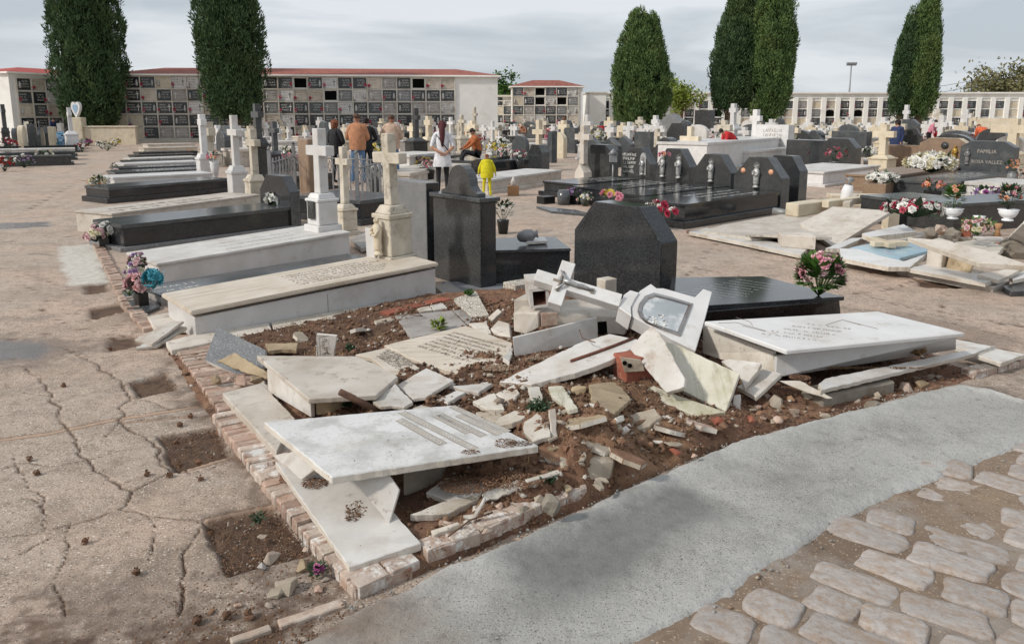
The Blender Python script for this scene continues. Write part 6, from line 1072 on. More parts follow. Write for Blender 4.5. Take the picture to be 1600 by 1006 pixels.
RC = [('cream cross on a wide cream pedestal left of the navy person', 1377, 271, 195, 242, 'stone_cream', .55, .18, .62), ('cream cross behind the two-statue headstone', 1077, 262, 198, 258, 'stone_cream', .3, .17, .75), ('white cross with carved flowers above the tan headstone', 1467, 240, 181, 226, 'marble_clean', .5, .2, .5), ('cream cross in the middle of the crowded graves', 842, 252, 188, 246, 'stone_cream', .3, .18, .6), ('tall white cross beside the cream gabled cross', 917, 250, 180, 222, 'marble_clean', .5, .15, .45), ('white cross left of the middle cypress foot', 983, 235, 191, 222, 'marble_clean', .45, .2, .7), ('tall white angel-like cross right of the middle cypress', 1023, 235, 181, 212, 'marble_clean', .7, .2, .4), ('small white cross right of the angel-like cross', 1034, 236, 197, 220, 'marble_clean', .5, .15, .35), ('tiny white cross behind the dark grey slab', 1012, 230, 195, 215, 'marble_clean', .35, .15, .45), ('white urn-topped pillar before the twin cypresses', 1143, 238, 163, 195, 'marble_clean', .6, .2, .36), ('white urn-topped pillar before the right cypress', 1412, 226, 165, 200, 'marble_clean', .6, .2, .36), ('slim white cross beside the inscribed white wall', 1178, 248, 172, 215, 'marble_clean', .6, .2, .45), ('cream cross at the far right edge', 1578, 262, 186, 236, 'stone_cream', .6, .25, 1.3), ('white cross right of the navy person', 1505, 232, 172, 205, 'marble_clean', .5, .16, .5), ('tan cross behind the orange person', 1512, 230, 178, 205, 'stone_cream', .5, .2, .6), ('grey cross left of the orange person', 1462, 225, 172, 200, 'stone_weathered', .4, .18, .5), ('white shrine cross near the middle niche wall', 742, 232, 168, 205, 'stone_weathered', .5, .13, .4), ('weathered cross left of the shrine cross', 722, 240, 180, 212, 'stone_weathered', .5, .14, .5), ('white cross before the blank white wall', 770, 244, 190, 225, 'marble_clean', .4, .12, .5), ('thin white cross behind the seated person', 780, 248, 205, 236, 'marble_clean', .25, .08, .4), ('cream angel cross behind the white-shirted woman', 671, 246, 182, 214, 'stone_cream', .5, .2, .45), ('slim white cross right of the angel cross', 705, 240, 184, 212, 'marble_clean', .4, .13, .45), ('dark grey obelisk cross above the fenced plot', 651, 252, 170, 215, 'granite_dark', .6, .16, .4), ('black cross towering left of the railing', 408, 285, 163, 215, 'granite_dark', .4, .15, .5), ('slate cross beside the railing', 432, 270, 190, 235, 'granite_slate', .6, .14, .4)]
for lab, px, by, ty, py_, m_, pw_, sw_, ar_ in RC: cross_mon(lab, px, by, ty, py_, m_, 0, pw_, sw_, ar_, .68)
RT = [('big white raised tomb with a red-clad visitor on it', (1103,268), (1225,250), 1.6, .85, 'marble_clean'), ('pale long tomb left of the big white one', (1078,252), (1120,246), 1.3, .55, 'marble_white'), ('wide pale tomb behind the white-shirted woman', (640,290), (745,270), 1.2, .3, 'marble_warm'), ('black tomb on which the young man sits', (738,272), (795,262), 1.0, .38, 'granite_black'), ('dark tomb behind the seated man', (690,262), (730,256), 1.2, .35, 'granite_dark'), ('white stepped tomb behind the orange jacket', (640,262), (700,256), 1.4, .4, 'marble_white'), ('white tomb edge right of the inscribed wall', (1170,260), (1230,252), 1.2, .5, 'marble_clean'), ('pale low tomb right of the grey tomb', (1590,312), (1640,305), 1.0, .3, 'marble_white'), ('dark low tomb beneath the fence corner', (470,300), (520,294), 1.2, .35, 'granite_black'), ('pale tomb before the middle niche wall', (820,240), (900,236), 1.3, .4, 'marble_white'), ('dark tomb behind the slate gabled stones', (940,240), (1010,236), 1.4, .5, 'granite_dark'), ('white tomb below the twin cypresses', (1110,240), (1160,236), 1.4, .5, 'marble_warm'), ('grey tomb behind the cream cross pedestal', (1300,246), (1350,240), 1.3, .5, 'granite_slate')]
for lab, a, b, W, h_, m_ in RT: tomb(lab, a, b, W, h_, m_, m_, .08, .04, base=.06, base_m=m_)
headstone('tall brown granite pillar stone behind the bright white cross', (484,310), .5, 1.2, .22, 'granite_brown', 'rect', R(38), bev=.02)
RB = [((460,272), ['white','pink'], 'pink and white flowers right of the slate cross', .35), ((438,262), ['white','cream'], 'pale flowers behind the slate cross', .35), ((586,258), ['white','yellow'], 'white and yellow flowers beside the orange jacket', .35), ((663,280), ['yellow','dustyrose','pink'], 'yellow and pink flowers in a dark pot left of the woman', .25), ((672,284), ['pink','dustyrose','white'], 'pink flowers in a dark pot left of the woman', .22), ((586,300), ['white'], 'white flowers behind the railing', .25), ((775,256), ['white','yellow'], 'white flowers right of the seated man', .4), ((785,250), ['white'], 'white blossoms behind the yellow child', .4), ((748,236), ['red','rose'], 'red flowers behind the seated man head', .35), ((590,225), ['peach','pink'], 'peach flowers on a white shelf', .45), ((932,236), ['white','cream','yellow'], 'large white and cream flowers behind the plain dark stone', .5), ((790,262), ['white','palepink'], 'pale flowers on the black slab grave', .3), ((812,265), ['rose','white'], 'rose flowers beside the rounded slate stone', .25), ((1236,246), ['white','cream'], 'white flower wreath on the praying figure stone', .42), ((1305,268), ['pink','rose'], 'pink flowers at the eight-sided dark stone', .35), ((1299,254), ['pink'], 'single pink flower on the eight-sided dark stone', .18), ((1270,258), ['rose','pink'], 'rose flower beside the white box tomb', .2), ((1356,262), ['white'], 'white lilies left of the cream cross', .3), ((1393,262), ['white'], 'white flowers in a white pot right of the cream cross', .3), ((1412,266), ['pink'], 'round pink flower ball left of the tan stone', .26), ((1424,234), ['white','cream'], 'white garland behind the tan headstone', .4), ((1450,232), ['white','palepink'], 'pale garland beside the white carved cross', .4), ((1516,238), ['red','crimson'], 'red flowers left of the orange person', .45), ((1530,240), ['white'], 'white flowers below the orange person', .35), ((1183,215), ['red'], 'hanging red flower string on the white pillar', .25), ((1110,236), ['dustyrose','white'], 'dusty flowers on the pale long tomb', .5), ((1050,226), ['pink'], 'pink flowers near the carved family tomb', .45), ((972,250), ['cream','yellow'], 'cream flowers below the white cypress cross', .35), ((1590,225), ['white','palepink'], 'pale flowers on the right carved wall', .5), ((1240,224), ['white','paleblue'], 'white flower ball left of the arched stones', .5), ((415,250), ['white','pink'], 'white and pink flowers near the black cross', .3)]
for a, c_, lab, r_ in RB: bouquet(lab, a, r_, r_*1.3, c_, 20, leaf=18, pot=('pot', 'pot_black' if 'dark pot' in lab else 'marble_clean') if ('pot' in lab or 'lilies' in lab) else ('pot', 'granite_slate'), pot_h=.3)
# rank on rank of small far graves: too far to tell one from its neighbour
far = random.Random(99); protos = []
def far_cross(m): o = cross_mon('x', 800, 215, 190, 206, m, 0, .5, .2, .6, .66, name='far_cross'); return o
fx = []
for m in ('marble_clean', 'stone_cream', 'stone_weathered'): fx.append((['white','cream','grey'][len(fx)]+' small cross', 'small pale crosses of the far graves', far_cross(m)))
for m, kd in (('granite_slate', 'round'), ('granite_dark', 'oct'), ('marble_white', 'round'), ('granite_slate', 'ped')): fx.append((['slate round-topped','black eight-sided','white round-topped','slate crested'][len(fx)-3]+' small headstone', 'small headstones of the far graves', headstone('x', (800,215), 1.0, 1.1, .2, m, kd, UA, name='far_headstone')))
for m in ('marble_white', 'granite_dark', 'marble_warm'): fx.append((['white','dark','cream'][len(fx)-7]+' low box tomb', 'low box tombs of the far graves', tomb('x', G(800,215), G(800,215)+U*2.1, .95, .5, m, m, .08, .04, name='far_tomb')))
first = {id(q[2]) for q in fx}; used = set(); placed = []
def far_place(px, by):
    for _ in range(1):
        q = far.choice(fx[:3]*2+[fx[0]]*3+fx[3:]); o = q[2]
        if id(o) in used: o = copy_tree(o)
        else: used.add(id(o))
        o.location = G(px, by); o.rotation_euler.z = UA+far.uniform(-.1, .1); s_ = far.uniform(.8, 1.2); o.scale = (s_, s_, s_*far.uniform(.9, 1.15)); zone = 'left of the railing' if px < 420 else 'before the main niche wall' if px < 640 else 'near the blank white wall' if px < 800 else 'before the pointed-roof block' if px < 930 else 'round the egg-shaped cypress' if px < 1090 else 'round the twin cypresses' if px < 1240 else 'left of the right cypress pair' if px < 1380 else 'right of the right cypress pair'
        rank = 'farthest' if by < 221 else 'middle' if by < 231 else 'nearer'
        tag(o, q[0]+', '+rank+' ranks, '+zone, group=q[1])
        if o.get('category') == 'tomb': pass
for by in (216, 219, 222, 226, 230, 235, 241):
    px = 400 if by < 236 else 930
    while px < 1640:
        px += far.uniform(14, 40)*(by-150)/70
        if by > 219 and 780 < px < 800: continue
        far_place(px, by+far.uniform(-1.5, 1.5))
for k in range(10): far_place(330+far.uniform(0, 80), far.uniform(236, 262))
for q in fx:
    if id(q[2]) not in used: far_place(1000, 215)
for k in range(26):
    px = far.uniform(620, 1600); bouquet('small flower bunch in the far graves '+('near the blank white wall' if px < 800 else 'before the pointed-roof block' if px < 930 else 'round the egg-shaped cypress' if px < 1090 else 'round the twin cypresses' if px < 1240 else 'left of the right cypress pair' if px < 1380 else 'right of the right cypress pair'), (px, far.uniform(218, 238)), .4, .5, far.choice([['white'], ['pink','rose'], ['red'], ['white','cream'], ['peach']]), 14, leaf=8, group='flower bunches of the far graves', pot=('pot','marble_white'), pot_h=.5, size=.16)
# ------------------------------------------------------------------ niche walls
NW, NHh = .90, .75; nrn = random.Random(8)
def plaque_mesh(k):
    mb = MB(); w, h_ = .80, .64
    m = ['granite_black','granite_dark','granite_slate','granite_black','granite_dark','granite_black','marble_white','granite_grey','marble_beige','granite_dark','marble_clean','granite_slate','granite_black','ledger_grey','granite_black','stone_cream'][k]
    mb.box(-w/2, w/2, -.03, .0, -h_/2, h_/2, m); lm = 'letter_grey' if 'marble' in m else 'letter_white'; r = random.Random(k+40)
    for i in range(3): scrawl(mb, Vector((-.15 if k % 2 else -.33, -.031, .14-i*.15)), Vector((1,0,0)), Vector((0,0,1)), .42, .075, lm, r, .002)
    sd = 1 if k % 2 == 0 else -1
    if k % 3 == 0: mb.lathe([(.05,0),(.09,.1),(.06,.3),(.05,.34),(.0,.42)], 'statue_white', 6, Matrix.Translation((.27*sd, -.06, -.22)))
    elif k % 3 == 1:
        mb.box(.24*sd-.02, .24*sd+.02, -.045, -.031, -.2, .22, lm); mb.box(.24*sd-.09, .24*sd+.09, -.0455, -.0315, .05, .1, lm)
    if k % 2 == 0 or k in (5, 11):
        c_ = r.choice(['petal_rose','petal_white','petal_palepink','petal_peach','petal_crimson'])
        for j in range(7): mb.rock((-.34*sd+r.uniform(-.06,.06), -.09+r.uniform(-.03,.03), -.12+r.uniform(-.09,.12)), .05, c_, r, 1, 1, 1, 1)
        mb.box(-.34*sd-.05, -.34*sd+.05, -.12, -.03, -.3, -.2, 'iron_grey')
    return mb.mesh('plaque')
plaques = [plaque_mesh(k) for k in range(16)]
mb = MB(); mb.box(-.36, .36, .0, .02, -.28, .28, 'hollow_shade'); opening_shade_me = mb.mesh('opening_shade')  # flat black plate painted as the shade of an open niche
mb = MB(); mb.prism([Vector((x*.72-.36, -.02, z*.58-.29)) for x, z in oct_poly(1, 1, 'round')], Vector((0, .02, 0)), 'stone_cream'); arch_me = mb.mesh('arch')
mb = MB(); mb.prism([Vector((x*.72-.36, -.02, z*.58-.29)) for x, z in oct_poly(1, 1, 'round')], Vector((0, .02, 0)), 'hollow_shade'); arch_shade_me = mb.mesh('arch')  # same arch in black, painted as the shade of an open niche
def niche_wall(label, origin, ang, cols, rows, z0, eave, depth, x_blank=0, roof='hip', ridge=.75, pitch=NW, rowp=NHh, scale=1.0, roof_m='roof_tile', pil=0, seed=1, frame_m='niche_frame', x_left=0, opens=(), front_m='plaster', archp=0, xtop=0):
    """wall with burial niches; local x along the front, front faces -y"""
    o = thing('niche_wall', label, 'niche wall', origin, ang); r = random.Random(seed); Lx = x_left+cols*pitch+x_blank
    mb = MB(); mb.box(0, Lx, .0, depth, -.1, eave, 'plaster'); mb.build('wall', o)
    mb = MB(); x0 = x_left
    zt = z0+rows*rowp
    mb.box(x0, x0+cols*pitch, -.06, -.001, -.08, z0-.001, 'plaster_dirty'); 
    for i in range(cols+1): w = .035+pil*.5; mb.box(x0+i*pitch-w, x0+i*pitch+w, -.09-pil*.3, -.001, z0, zt+(.0 if not pil else xtop), frame_m)
    for j in range(rows+1): mb.box(x0-.03, x0+cols*pitch+.03, -.075, -.0015, z0+j*rowp-.035, z0+j*rowp+.035, frame_m)
    mb.build('niche_grid', o)
    for i in range(cols):
        for j in range(rows):
            hole = (i, j) in opens; u = r.random(); me = opening_shade_me if hole else arch_me if u < archp*.6 else arch_shade_me if u < archp else r.choice(plaques)
            q = bpy.data.objects.new('niche_opening_shade' if hole else 'niche_plaque', me); link(q, o); q.location = (x0+(i+.5)*pitch, -.012, z0+(j+.5)*rowp); q.scale = (scale*(pitch-.08-pil)/.82, 1, (rowp-.07)/.68)
    if roof == 'hip':
        ov = .18; e = [Vector((-ov, -ov, eave+.06)), Vector((Lx+ov, -ov, eave+.06)), Vector((Lx+ov, depth+ov, eave+.06)), Vector((-ov, depth+ov, eave+.06))]; k = min(depth/2+ov, Lx/2-.01); a, b = Vector((-ov+k, depth/2, eave+.06+ridge)), Vector((Lx+ov-k, depth/2, eave+.06+ridge))
        mb = MB(); mb.add(e+[a, b], [(0,1,5,4), (1,2,5), (2,3,4,5), (3,0,4), (3,2,1,0)], roof_m); ro = mb.build('roof', o)
        mb = MB(); mb.box(-ov-.02, Lx+ov+.02, -ov-.02, depth+ov+.02, eave-.04, eave+.055, front_m); mb.build('cornice', o, bev=.01)
    else:
        mb = MB(); mb.box(-.1, Lx+.1, -.22, depth+.1, eave+.001, eave+.14, front_m); mb.build('cornice', o); mb = MB(); mb.box(-.05, Lx+.05, -.1, -.002, eave-.38, eave-.3, front_m); mb.build('moulding', o)
    return o
# main wall: right corner near photo x 778
ang1 = R(5.5); e1_ = Vector((-.9, 49.8, 0)); d1_ = Vector((math.cos(ang1), math.sin(ang1), 0)); L1 = 23*NW+2.7
op1 = [(12,4),(20,4),(14,3)]
niche_wall('long white niche wall with red tiled roof behind the orange-jacketed man', e1_-d1_*L1, ang1, 23, 5, .18, 4.0, 5.0, 2.7, seed=3, opens=op1, ridge=.5)
a0 = R(68); e0_ = Vector((-28.7, 45.2, 0))
n0 = niche_wall('white niche wall with red roof edge at the far left', e0_, a0, 10, 4, .75, 4.0, 4.5, 0, roof='hip', ridge=.4, seed=4, roof_m='roof_red', x_left=.4)
niche_wall('short niche block with a pointed red roof left of the middle cypress', Vector((-.05, 64.8, 0)), R(1), 6, 5, .1, 3.86, 3.6, .35, seed=6, opens=[(2,4),(2,3),(4,3)], ridge=.55, x_left=.1)
niche_wall('far low white niche wall running along the right horizon', Vector((7.6, 70.5, 0)), R(.6), 36, 4, -.1, 3.46, 4, 0, roof='flat', pitch=1.27, rowp=.74, pil=.34, seed=9, frame_m='plaster', archp=.22, xtop=.25)
wb = thing('white_building', 'plain white block beside the pointed-roof niche block', 'building', Vector((6.6, 67.0, 0)), R(3)); mb = MB(); mb.box(0, 1.4, 0, 4, -.1, 3.4, 'plaster'); mb.build('wall', wb); mb = MB(); mb.box(-.1, 1.5, -.1, 4.1, 3.401, 3.52, 'plaster_dirty'); mb.build('coping', wb)
nb2 = niche_wall('dark niche block seen between the two red-roofed walls', Vector((-1.6, 66.5, 0)), R(2), 2, 4, .1, 3.1, 2, 0, roof='flat', seed=12, front_m='plaster_dirty', pitch=.85)
# ------------------------------------------------------------------ trees
def cypress(label, P, prof, H, z_low, seed, leafm='leaf_cypress', trunk_r=.25, dens=1.0, lean=(0, 0), group='cypress trees of the cemetery'):
    """prof: (height fraction, radius m) pairs of the crown"""
    r = np.random.RandomState(seed); o = thing('cypress_tree', label, 'tree', P, 0, group)
    ts = np.array([p[0] for p in prof]); rs = np.array([p[1] for p in prof]); zc = lambda t: z_low+(H-z_low)*t
    def rad(t, a): return np.interp(t, ts, rs)*(1+.10*np.sin(a*2+seed)+.09*np.sin(a*3+t*9+seed*2)+.06*np.sin(a*7+t*17))
    off = lambda t: np.stack([lean[0]*t, lean[1]*t], -1)
    mb = MB(); mb.tube([(0,0,-.1), (.05,0,z_low*.6), (lean[0]*.2,0,z_low+.5*(H-z_low)*.5), (lean[0]*.7, lean[1]*.7, z_low+(H-z_low)*.7)], [trunk_r*1.3, trunk_r, trunk_r*.8, .05], 'bark', 9)
    for k in range(6): a = k*1.05+seed; mb.tube([(0,0,z_low*.7+.1*k), (math.cos(a)*.5*rs.max(), math.sin(a)*.5*rs.max(), z_low+.12*(H-z_low)+.3*k)], [trunk_r*.45, .04], 'bark', 6)
    mb.build('trunk', o)
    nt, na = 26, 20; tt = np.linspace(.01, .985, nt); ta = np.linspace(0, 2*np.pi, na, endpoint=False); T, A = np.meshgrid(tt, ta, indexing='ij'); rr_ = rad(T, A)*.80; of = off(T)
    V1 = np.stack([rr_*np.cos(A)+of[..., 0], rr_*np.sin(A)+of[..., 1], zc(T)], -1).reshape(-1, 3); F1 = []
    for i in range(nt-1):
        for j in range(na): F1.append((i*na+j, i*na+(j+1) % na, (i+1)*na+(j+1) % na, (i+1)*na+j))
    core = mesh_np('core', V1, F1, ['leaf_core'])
    nc = int(820*dens); w = np.interp(np.linspace(0, 1, 200), ts, rs)+.15; t = np.interp(r.uniform(0, 1, nc), np.r_[0, np.cumsum(w)]/w.sum(), np.linspace(0, 1, 201)); a = r.uniform(0, 2*np.pi, nc)
    R_ = rad(t, a)*np.where(r.uniform(0, 1, nc) < .12, r.uniform(1.03, 1.11, nc), r.uniform(.8, 1.06, nc)); of = off(t); cen = np.stack([R_*np.cos(a)+of[:, 0], R_*np.sin(a)+of[:, 1], zc(t)+r.uniform(-.1, .1, nc)], 1); out = np.stack([np.cos(a), np.sin(a), np.full(nc, .35)], 1)
    cs = r.uniform(.2, .4, nc)*np.clip(H/9, .7, 1.15)
    K = 44; d = r.normal(0, 1, (nc, K, 3)); d /= np.linalg.norm(d, axis=2, keepdims=True); d += out[:, None]*.75; d /= np.linalg.norm(d, axis=2, keepdims=True)
    pos = cen[:, None]+d*cs[:, None, None]*np.array([1, 1, 1.7])*r.uniform(.7, 1.03, (nc, K, 1)); dirn = d*.7+np.array([0, 0, .75])+r.normal(0, .25, (nc, K, 3)); dirn /= np.linalg.norm(dirn, axis=2, keepdims=True)
    side = np.cross(dirn, r.normal(0, 1, (nc, K, 3))); side /= np.linalg.norm(side, axis=2, keepdims=True)+1e-6; L = r.uniform(.16, .32, (nc, K, 1)); W_ = r.uniform(.022, .04, (nc, K, 1))
    v = np.stack([pos-dirn*L*.5, pos+side*W_, pos+dirn*L*.5, pos-side*W_], 2).reshape(-1, 3); f = np.arange(len(v)).reshape(-1, 4)
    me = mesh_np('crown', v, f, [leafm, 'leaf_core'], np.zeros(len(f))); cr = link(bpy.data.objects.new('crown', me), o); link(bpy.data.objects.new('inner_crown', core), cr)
    return o
full = [(0,.35),(.06,.75),(.14,.9),(.3,1),(.5,.98),(.7,.88),(.85,.68),(.95,.4),(1,.08)]
sc_ = lambda k, pr_=full: [(a, b*k) for a, b in pr_]
egg = [(0,.3),(.05,.62),(.12,.85),(.25,1),(.4,.99),(.55,.87),(.7,.72),(.82,.6),(.92,.48),(.97,.32),(1,.06)]
slim = [(0,.3),(.06,.7),(.18,.95),(.35,1),(.5,.93),(.65,.8),(.8,.58),(.9,.38),(1,.04)]
cypress('broad dark cypress at the far left inside the cream planter', Vector((-24.7, 46.4, 0)), sc_(1.6), 13.0, 1.0, 1, 'leaf_cypress', .4)
cypress('broad dark cypress second from the left before the main niche wall', Vector((-16.0, 45.2, 0)), sc_(1.46), 12.2, 1.3, 2, 'leaf_cypress', .4)
cypress('egg-shaped cypress in the middle with a fully visible top', Vector((8.9, 55, 0)), sc_(1.68, egg), 8.55, .75, 3, 'leaf_cypress_b', .35, lean=(.1, 0))
cypress('left of the twin cypresses with a bare dark trunk', Vector((15.5, 56.5, 0)), sc_(1.3, slim), 11.4, 1.9, 4, 'leaf_cypress', .28, lean=(.9, 0))
cypress('right of the twin cypresses, greener and denser', Vector((18.0, 55.5, 0)), sc_(1.45, slim), 12.4, 1.25, 5, 'leaf_cypress_b', .3, lean=(.1, 0))
cypress('left of the pair of cypresses far right, with a pale trunk', Vector((31.1, 63, 0)), sc_(.88, slim), 9.6, 1.6, 6, 'leaf_cypress', .35, lean=(.5, 0), dens=.8)
cypress('right of the pair of cypresses far right, taller', Vector((32.3, 62.6, 0)), sc_(.98, slim), 11.2, 1.5, 7, 'leaf_cypress_b', .3, lean=(.15, 0), dens=.9)
def leafy(label, P, H, rx, z_low, seed, m, n=2600, name='broadleaf_tree', lf=.2, clumps=26):
    r = np.random.RandomState(seed); o = thing(name, label, 'tree', P); mb = MB(); mb.tube([(0,0,-.1), (.05,.02,z_low), (0,0,H*.75)], [.16,.12,.04], 'bark', 7)
    cen = r.normal(0, .45, (clumps, 3))*np.array([rx, rx*.8, (H-z_low)*.42])+np.array([0, 0, (H+z_low)/2])
    for c in cen[:9]: mb.tube([(0,0,z_low*.9), tuple(c)], [.06,.02], 'bark', 5)
    mb.build('trunk', o); i = r.randint(0, clumps, n); pos = cen[i]+r.normal(0, 1, (n, 3))*rx*.2; d = r.normal(0, 1, (n, 3)); d /= np.linalg.norm(d, axis=1, keepdims=True); s_ = np.cross(d, r.normal(0, 1, (n, 3))); s_ /= np.linalg.norm(s_, axis=1, keepdims=True); L = r.uniform(.5, 1, (n, 1))*lf
    v = np.stack([pos-d*L, pos+s_*L*.45, pos+d*L, pos-s_*L*.45], 1).reshape(-1, 3); link(bpy.data.objects.new('crown', mesh_np('crown', v, np.arange(len(v)).reshape(-1, 4), [m])), o); return o
leafy('bright green tree behind the right end of the main niche wall', Vector((-.7, 68, 0)), 5.3, 1.3, 1.2, 1, 'leaf_green'); leafy('lime green young tree right of the egg-shaped cypress', Vector((14.2, 66, 0)), 4.4, 1.5, 2.0, 2, 'leaf_lime', 1700); leafy('small palm-like green tree behind the egg-shaped cypress', Vector((13.2, 70, 0)), 5.2, 1.0, 3.0, 3, 'leaf_green', 1200)
leafy('olive brown tree rising over the far wall at right', Vector((58, 92, 0)), 7.2, 4.2, 2.0, 4, 'leaf_olive', 5200, lf=.3, clumps=44)
ob = thing('orange_roof_house', 'distant house with an orange roof at the right edge', 'building', Vector((60, 90, 0)), R(2)); mb = MB(); mb.box(0, 14, 0, 8, -.1, 3.6, 'plaster'); mb.build('wall', ob); mb = MB(); mb.add([(-.3,-.3,3.6),(14.3,-.3,3.6),(14.3,8.3,3.6),(-.3,8.3,3.6),(4,4,5.1),(10,4,5.1)], [(0,1,5,4),(1,2,5),(2,3,4,5),(3,0,4),(3,2,1,0)], 'roof_tile'); mb.build('roof', ob)
lm_ = thing('light_mast', 'tall floodlight mast beyond the far niche wall', 'mast', Vector((64, 150, 0))); mb = MB(); mb.tube([(0,0,0),(0,0,11)], [.22,.12], 'iron_grey', 8); mb.build('pole', lm_); mb = MB(); mb.box(-.9,.9,-.12,.12,10.6,10.8,'iron_grey'); mb.build('crossbar', lm_)
for x in (-.7,-.2,.3,.8): mb = MB(); mb.box(x-.18,x+.18,-.25,.25,10.81,11.2,'iron_grey'); mb.build('floodlight', lm_, bev=.03)
wp = thing('wire_pole', 'thin wire post standing on the far niche wall', 'pole', Vector((41.8, 72, 3.5))); mb = MB(); mb.tube([(0,0,0),(0,0,1.2)], .04, 'iron_dark', 5); mb.build('post', wp)
for dz in (.6, 1.15): mb = MB(); mb.tube([(0,0,dz),(-2.5,0,dz-.45),(-5.2,0,dz-.55)], .018, 'iron_dark', 4); mb.build('wire', wp)
# ================================================================== visitors
BASE = dict(pel=(0,0,.93), wai=(0,0,1.08), che=(0,.01,1.28), nkb=(0,.02,1.46), nck=(0,.01,1.53), hd1=(0,-.005,1.60), hd2=(0,-.01,1.68),
 shL=(.17,.01,1.42), elL=(.23,.03,1.13), wrL=(.22,-.04,.90), haL=(.21,-.06,.83), shR=(-.17,.01,1.42), elR=(-.23,.03,1.13), wrR=(-.22,-.04,.90), haR=(-.21,-.06,.83),
 hiL=(.09,0,.88), knL=(.10,-.015,.49), anL=(.105,.02,.085), toL=(.115,-.14,.035), hiR=(-.09,0,.88), knR=(-.10,-.015,.49), anR=(-.105,.02,.085), toR=(-.115,-.14,.035))
RAD = dict(pel=.13, wai=.125, che=.15, nkb=.085, nck=.052, hd1=.078, hd2=.075, sh=.072, el=.05, wr=.033, ha=.032, hi=.098, kn=.064, an=.046, to=.04)
EDG = [('pel','wai'),('wai','che'),('che','nkb'),('nkb','nck'),('nck','hd1'),('hd1','hd2')]+[e for s in 'LR' for e in (('nkb','sh'+s),('sh'+s,'el'+s),('el'+s,'wr'+s),('wr'+s,'ha'+s),('pel','hi'+s),('hi'+s,'kn'+s),('kn'+s,'an'+s),('an'+s,'to'+s))]
def posed(**ch):
    J = {k: Vector(v) for k, v in BASE.items()}
    bend = ch.pop('bend', 0)
    if bend:
        M_ = Matrix.Translation((0,0,.93)) @ Matrix.Rotation(bend, 4, 'X') @ Matrix.Translation((0,0,-.93))
        for k in J:
            if k[:2] in ('wa','ch','nk','nc','hd','sh','el','wr','ha'): J[k] = M_ @ J[k]
        for s in 'LR': d = J['sh'+s]; J['el'+s] = d+Vector((0,-.05,-.28)); J['wr'+s] = d+Vector((0,-.12,-.5)); J['ha'+s] = d+Vector((0,-.14,-.57))
        J['pel'] = J['pel']+Vector((0,.1,0))
    for k, v in ch.items(): J[k] = Vector(v)
    return J
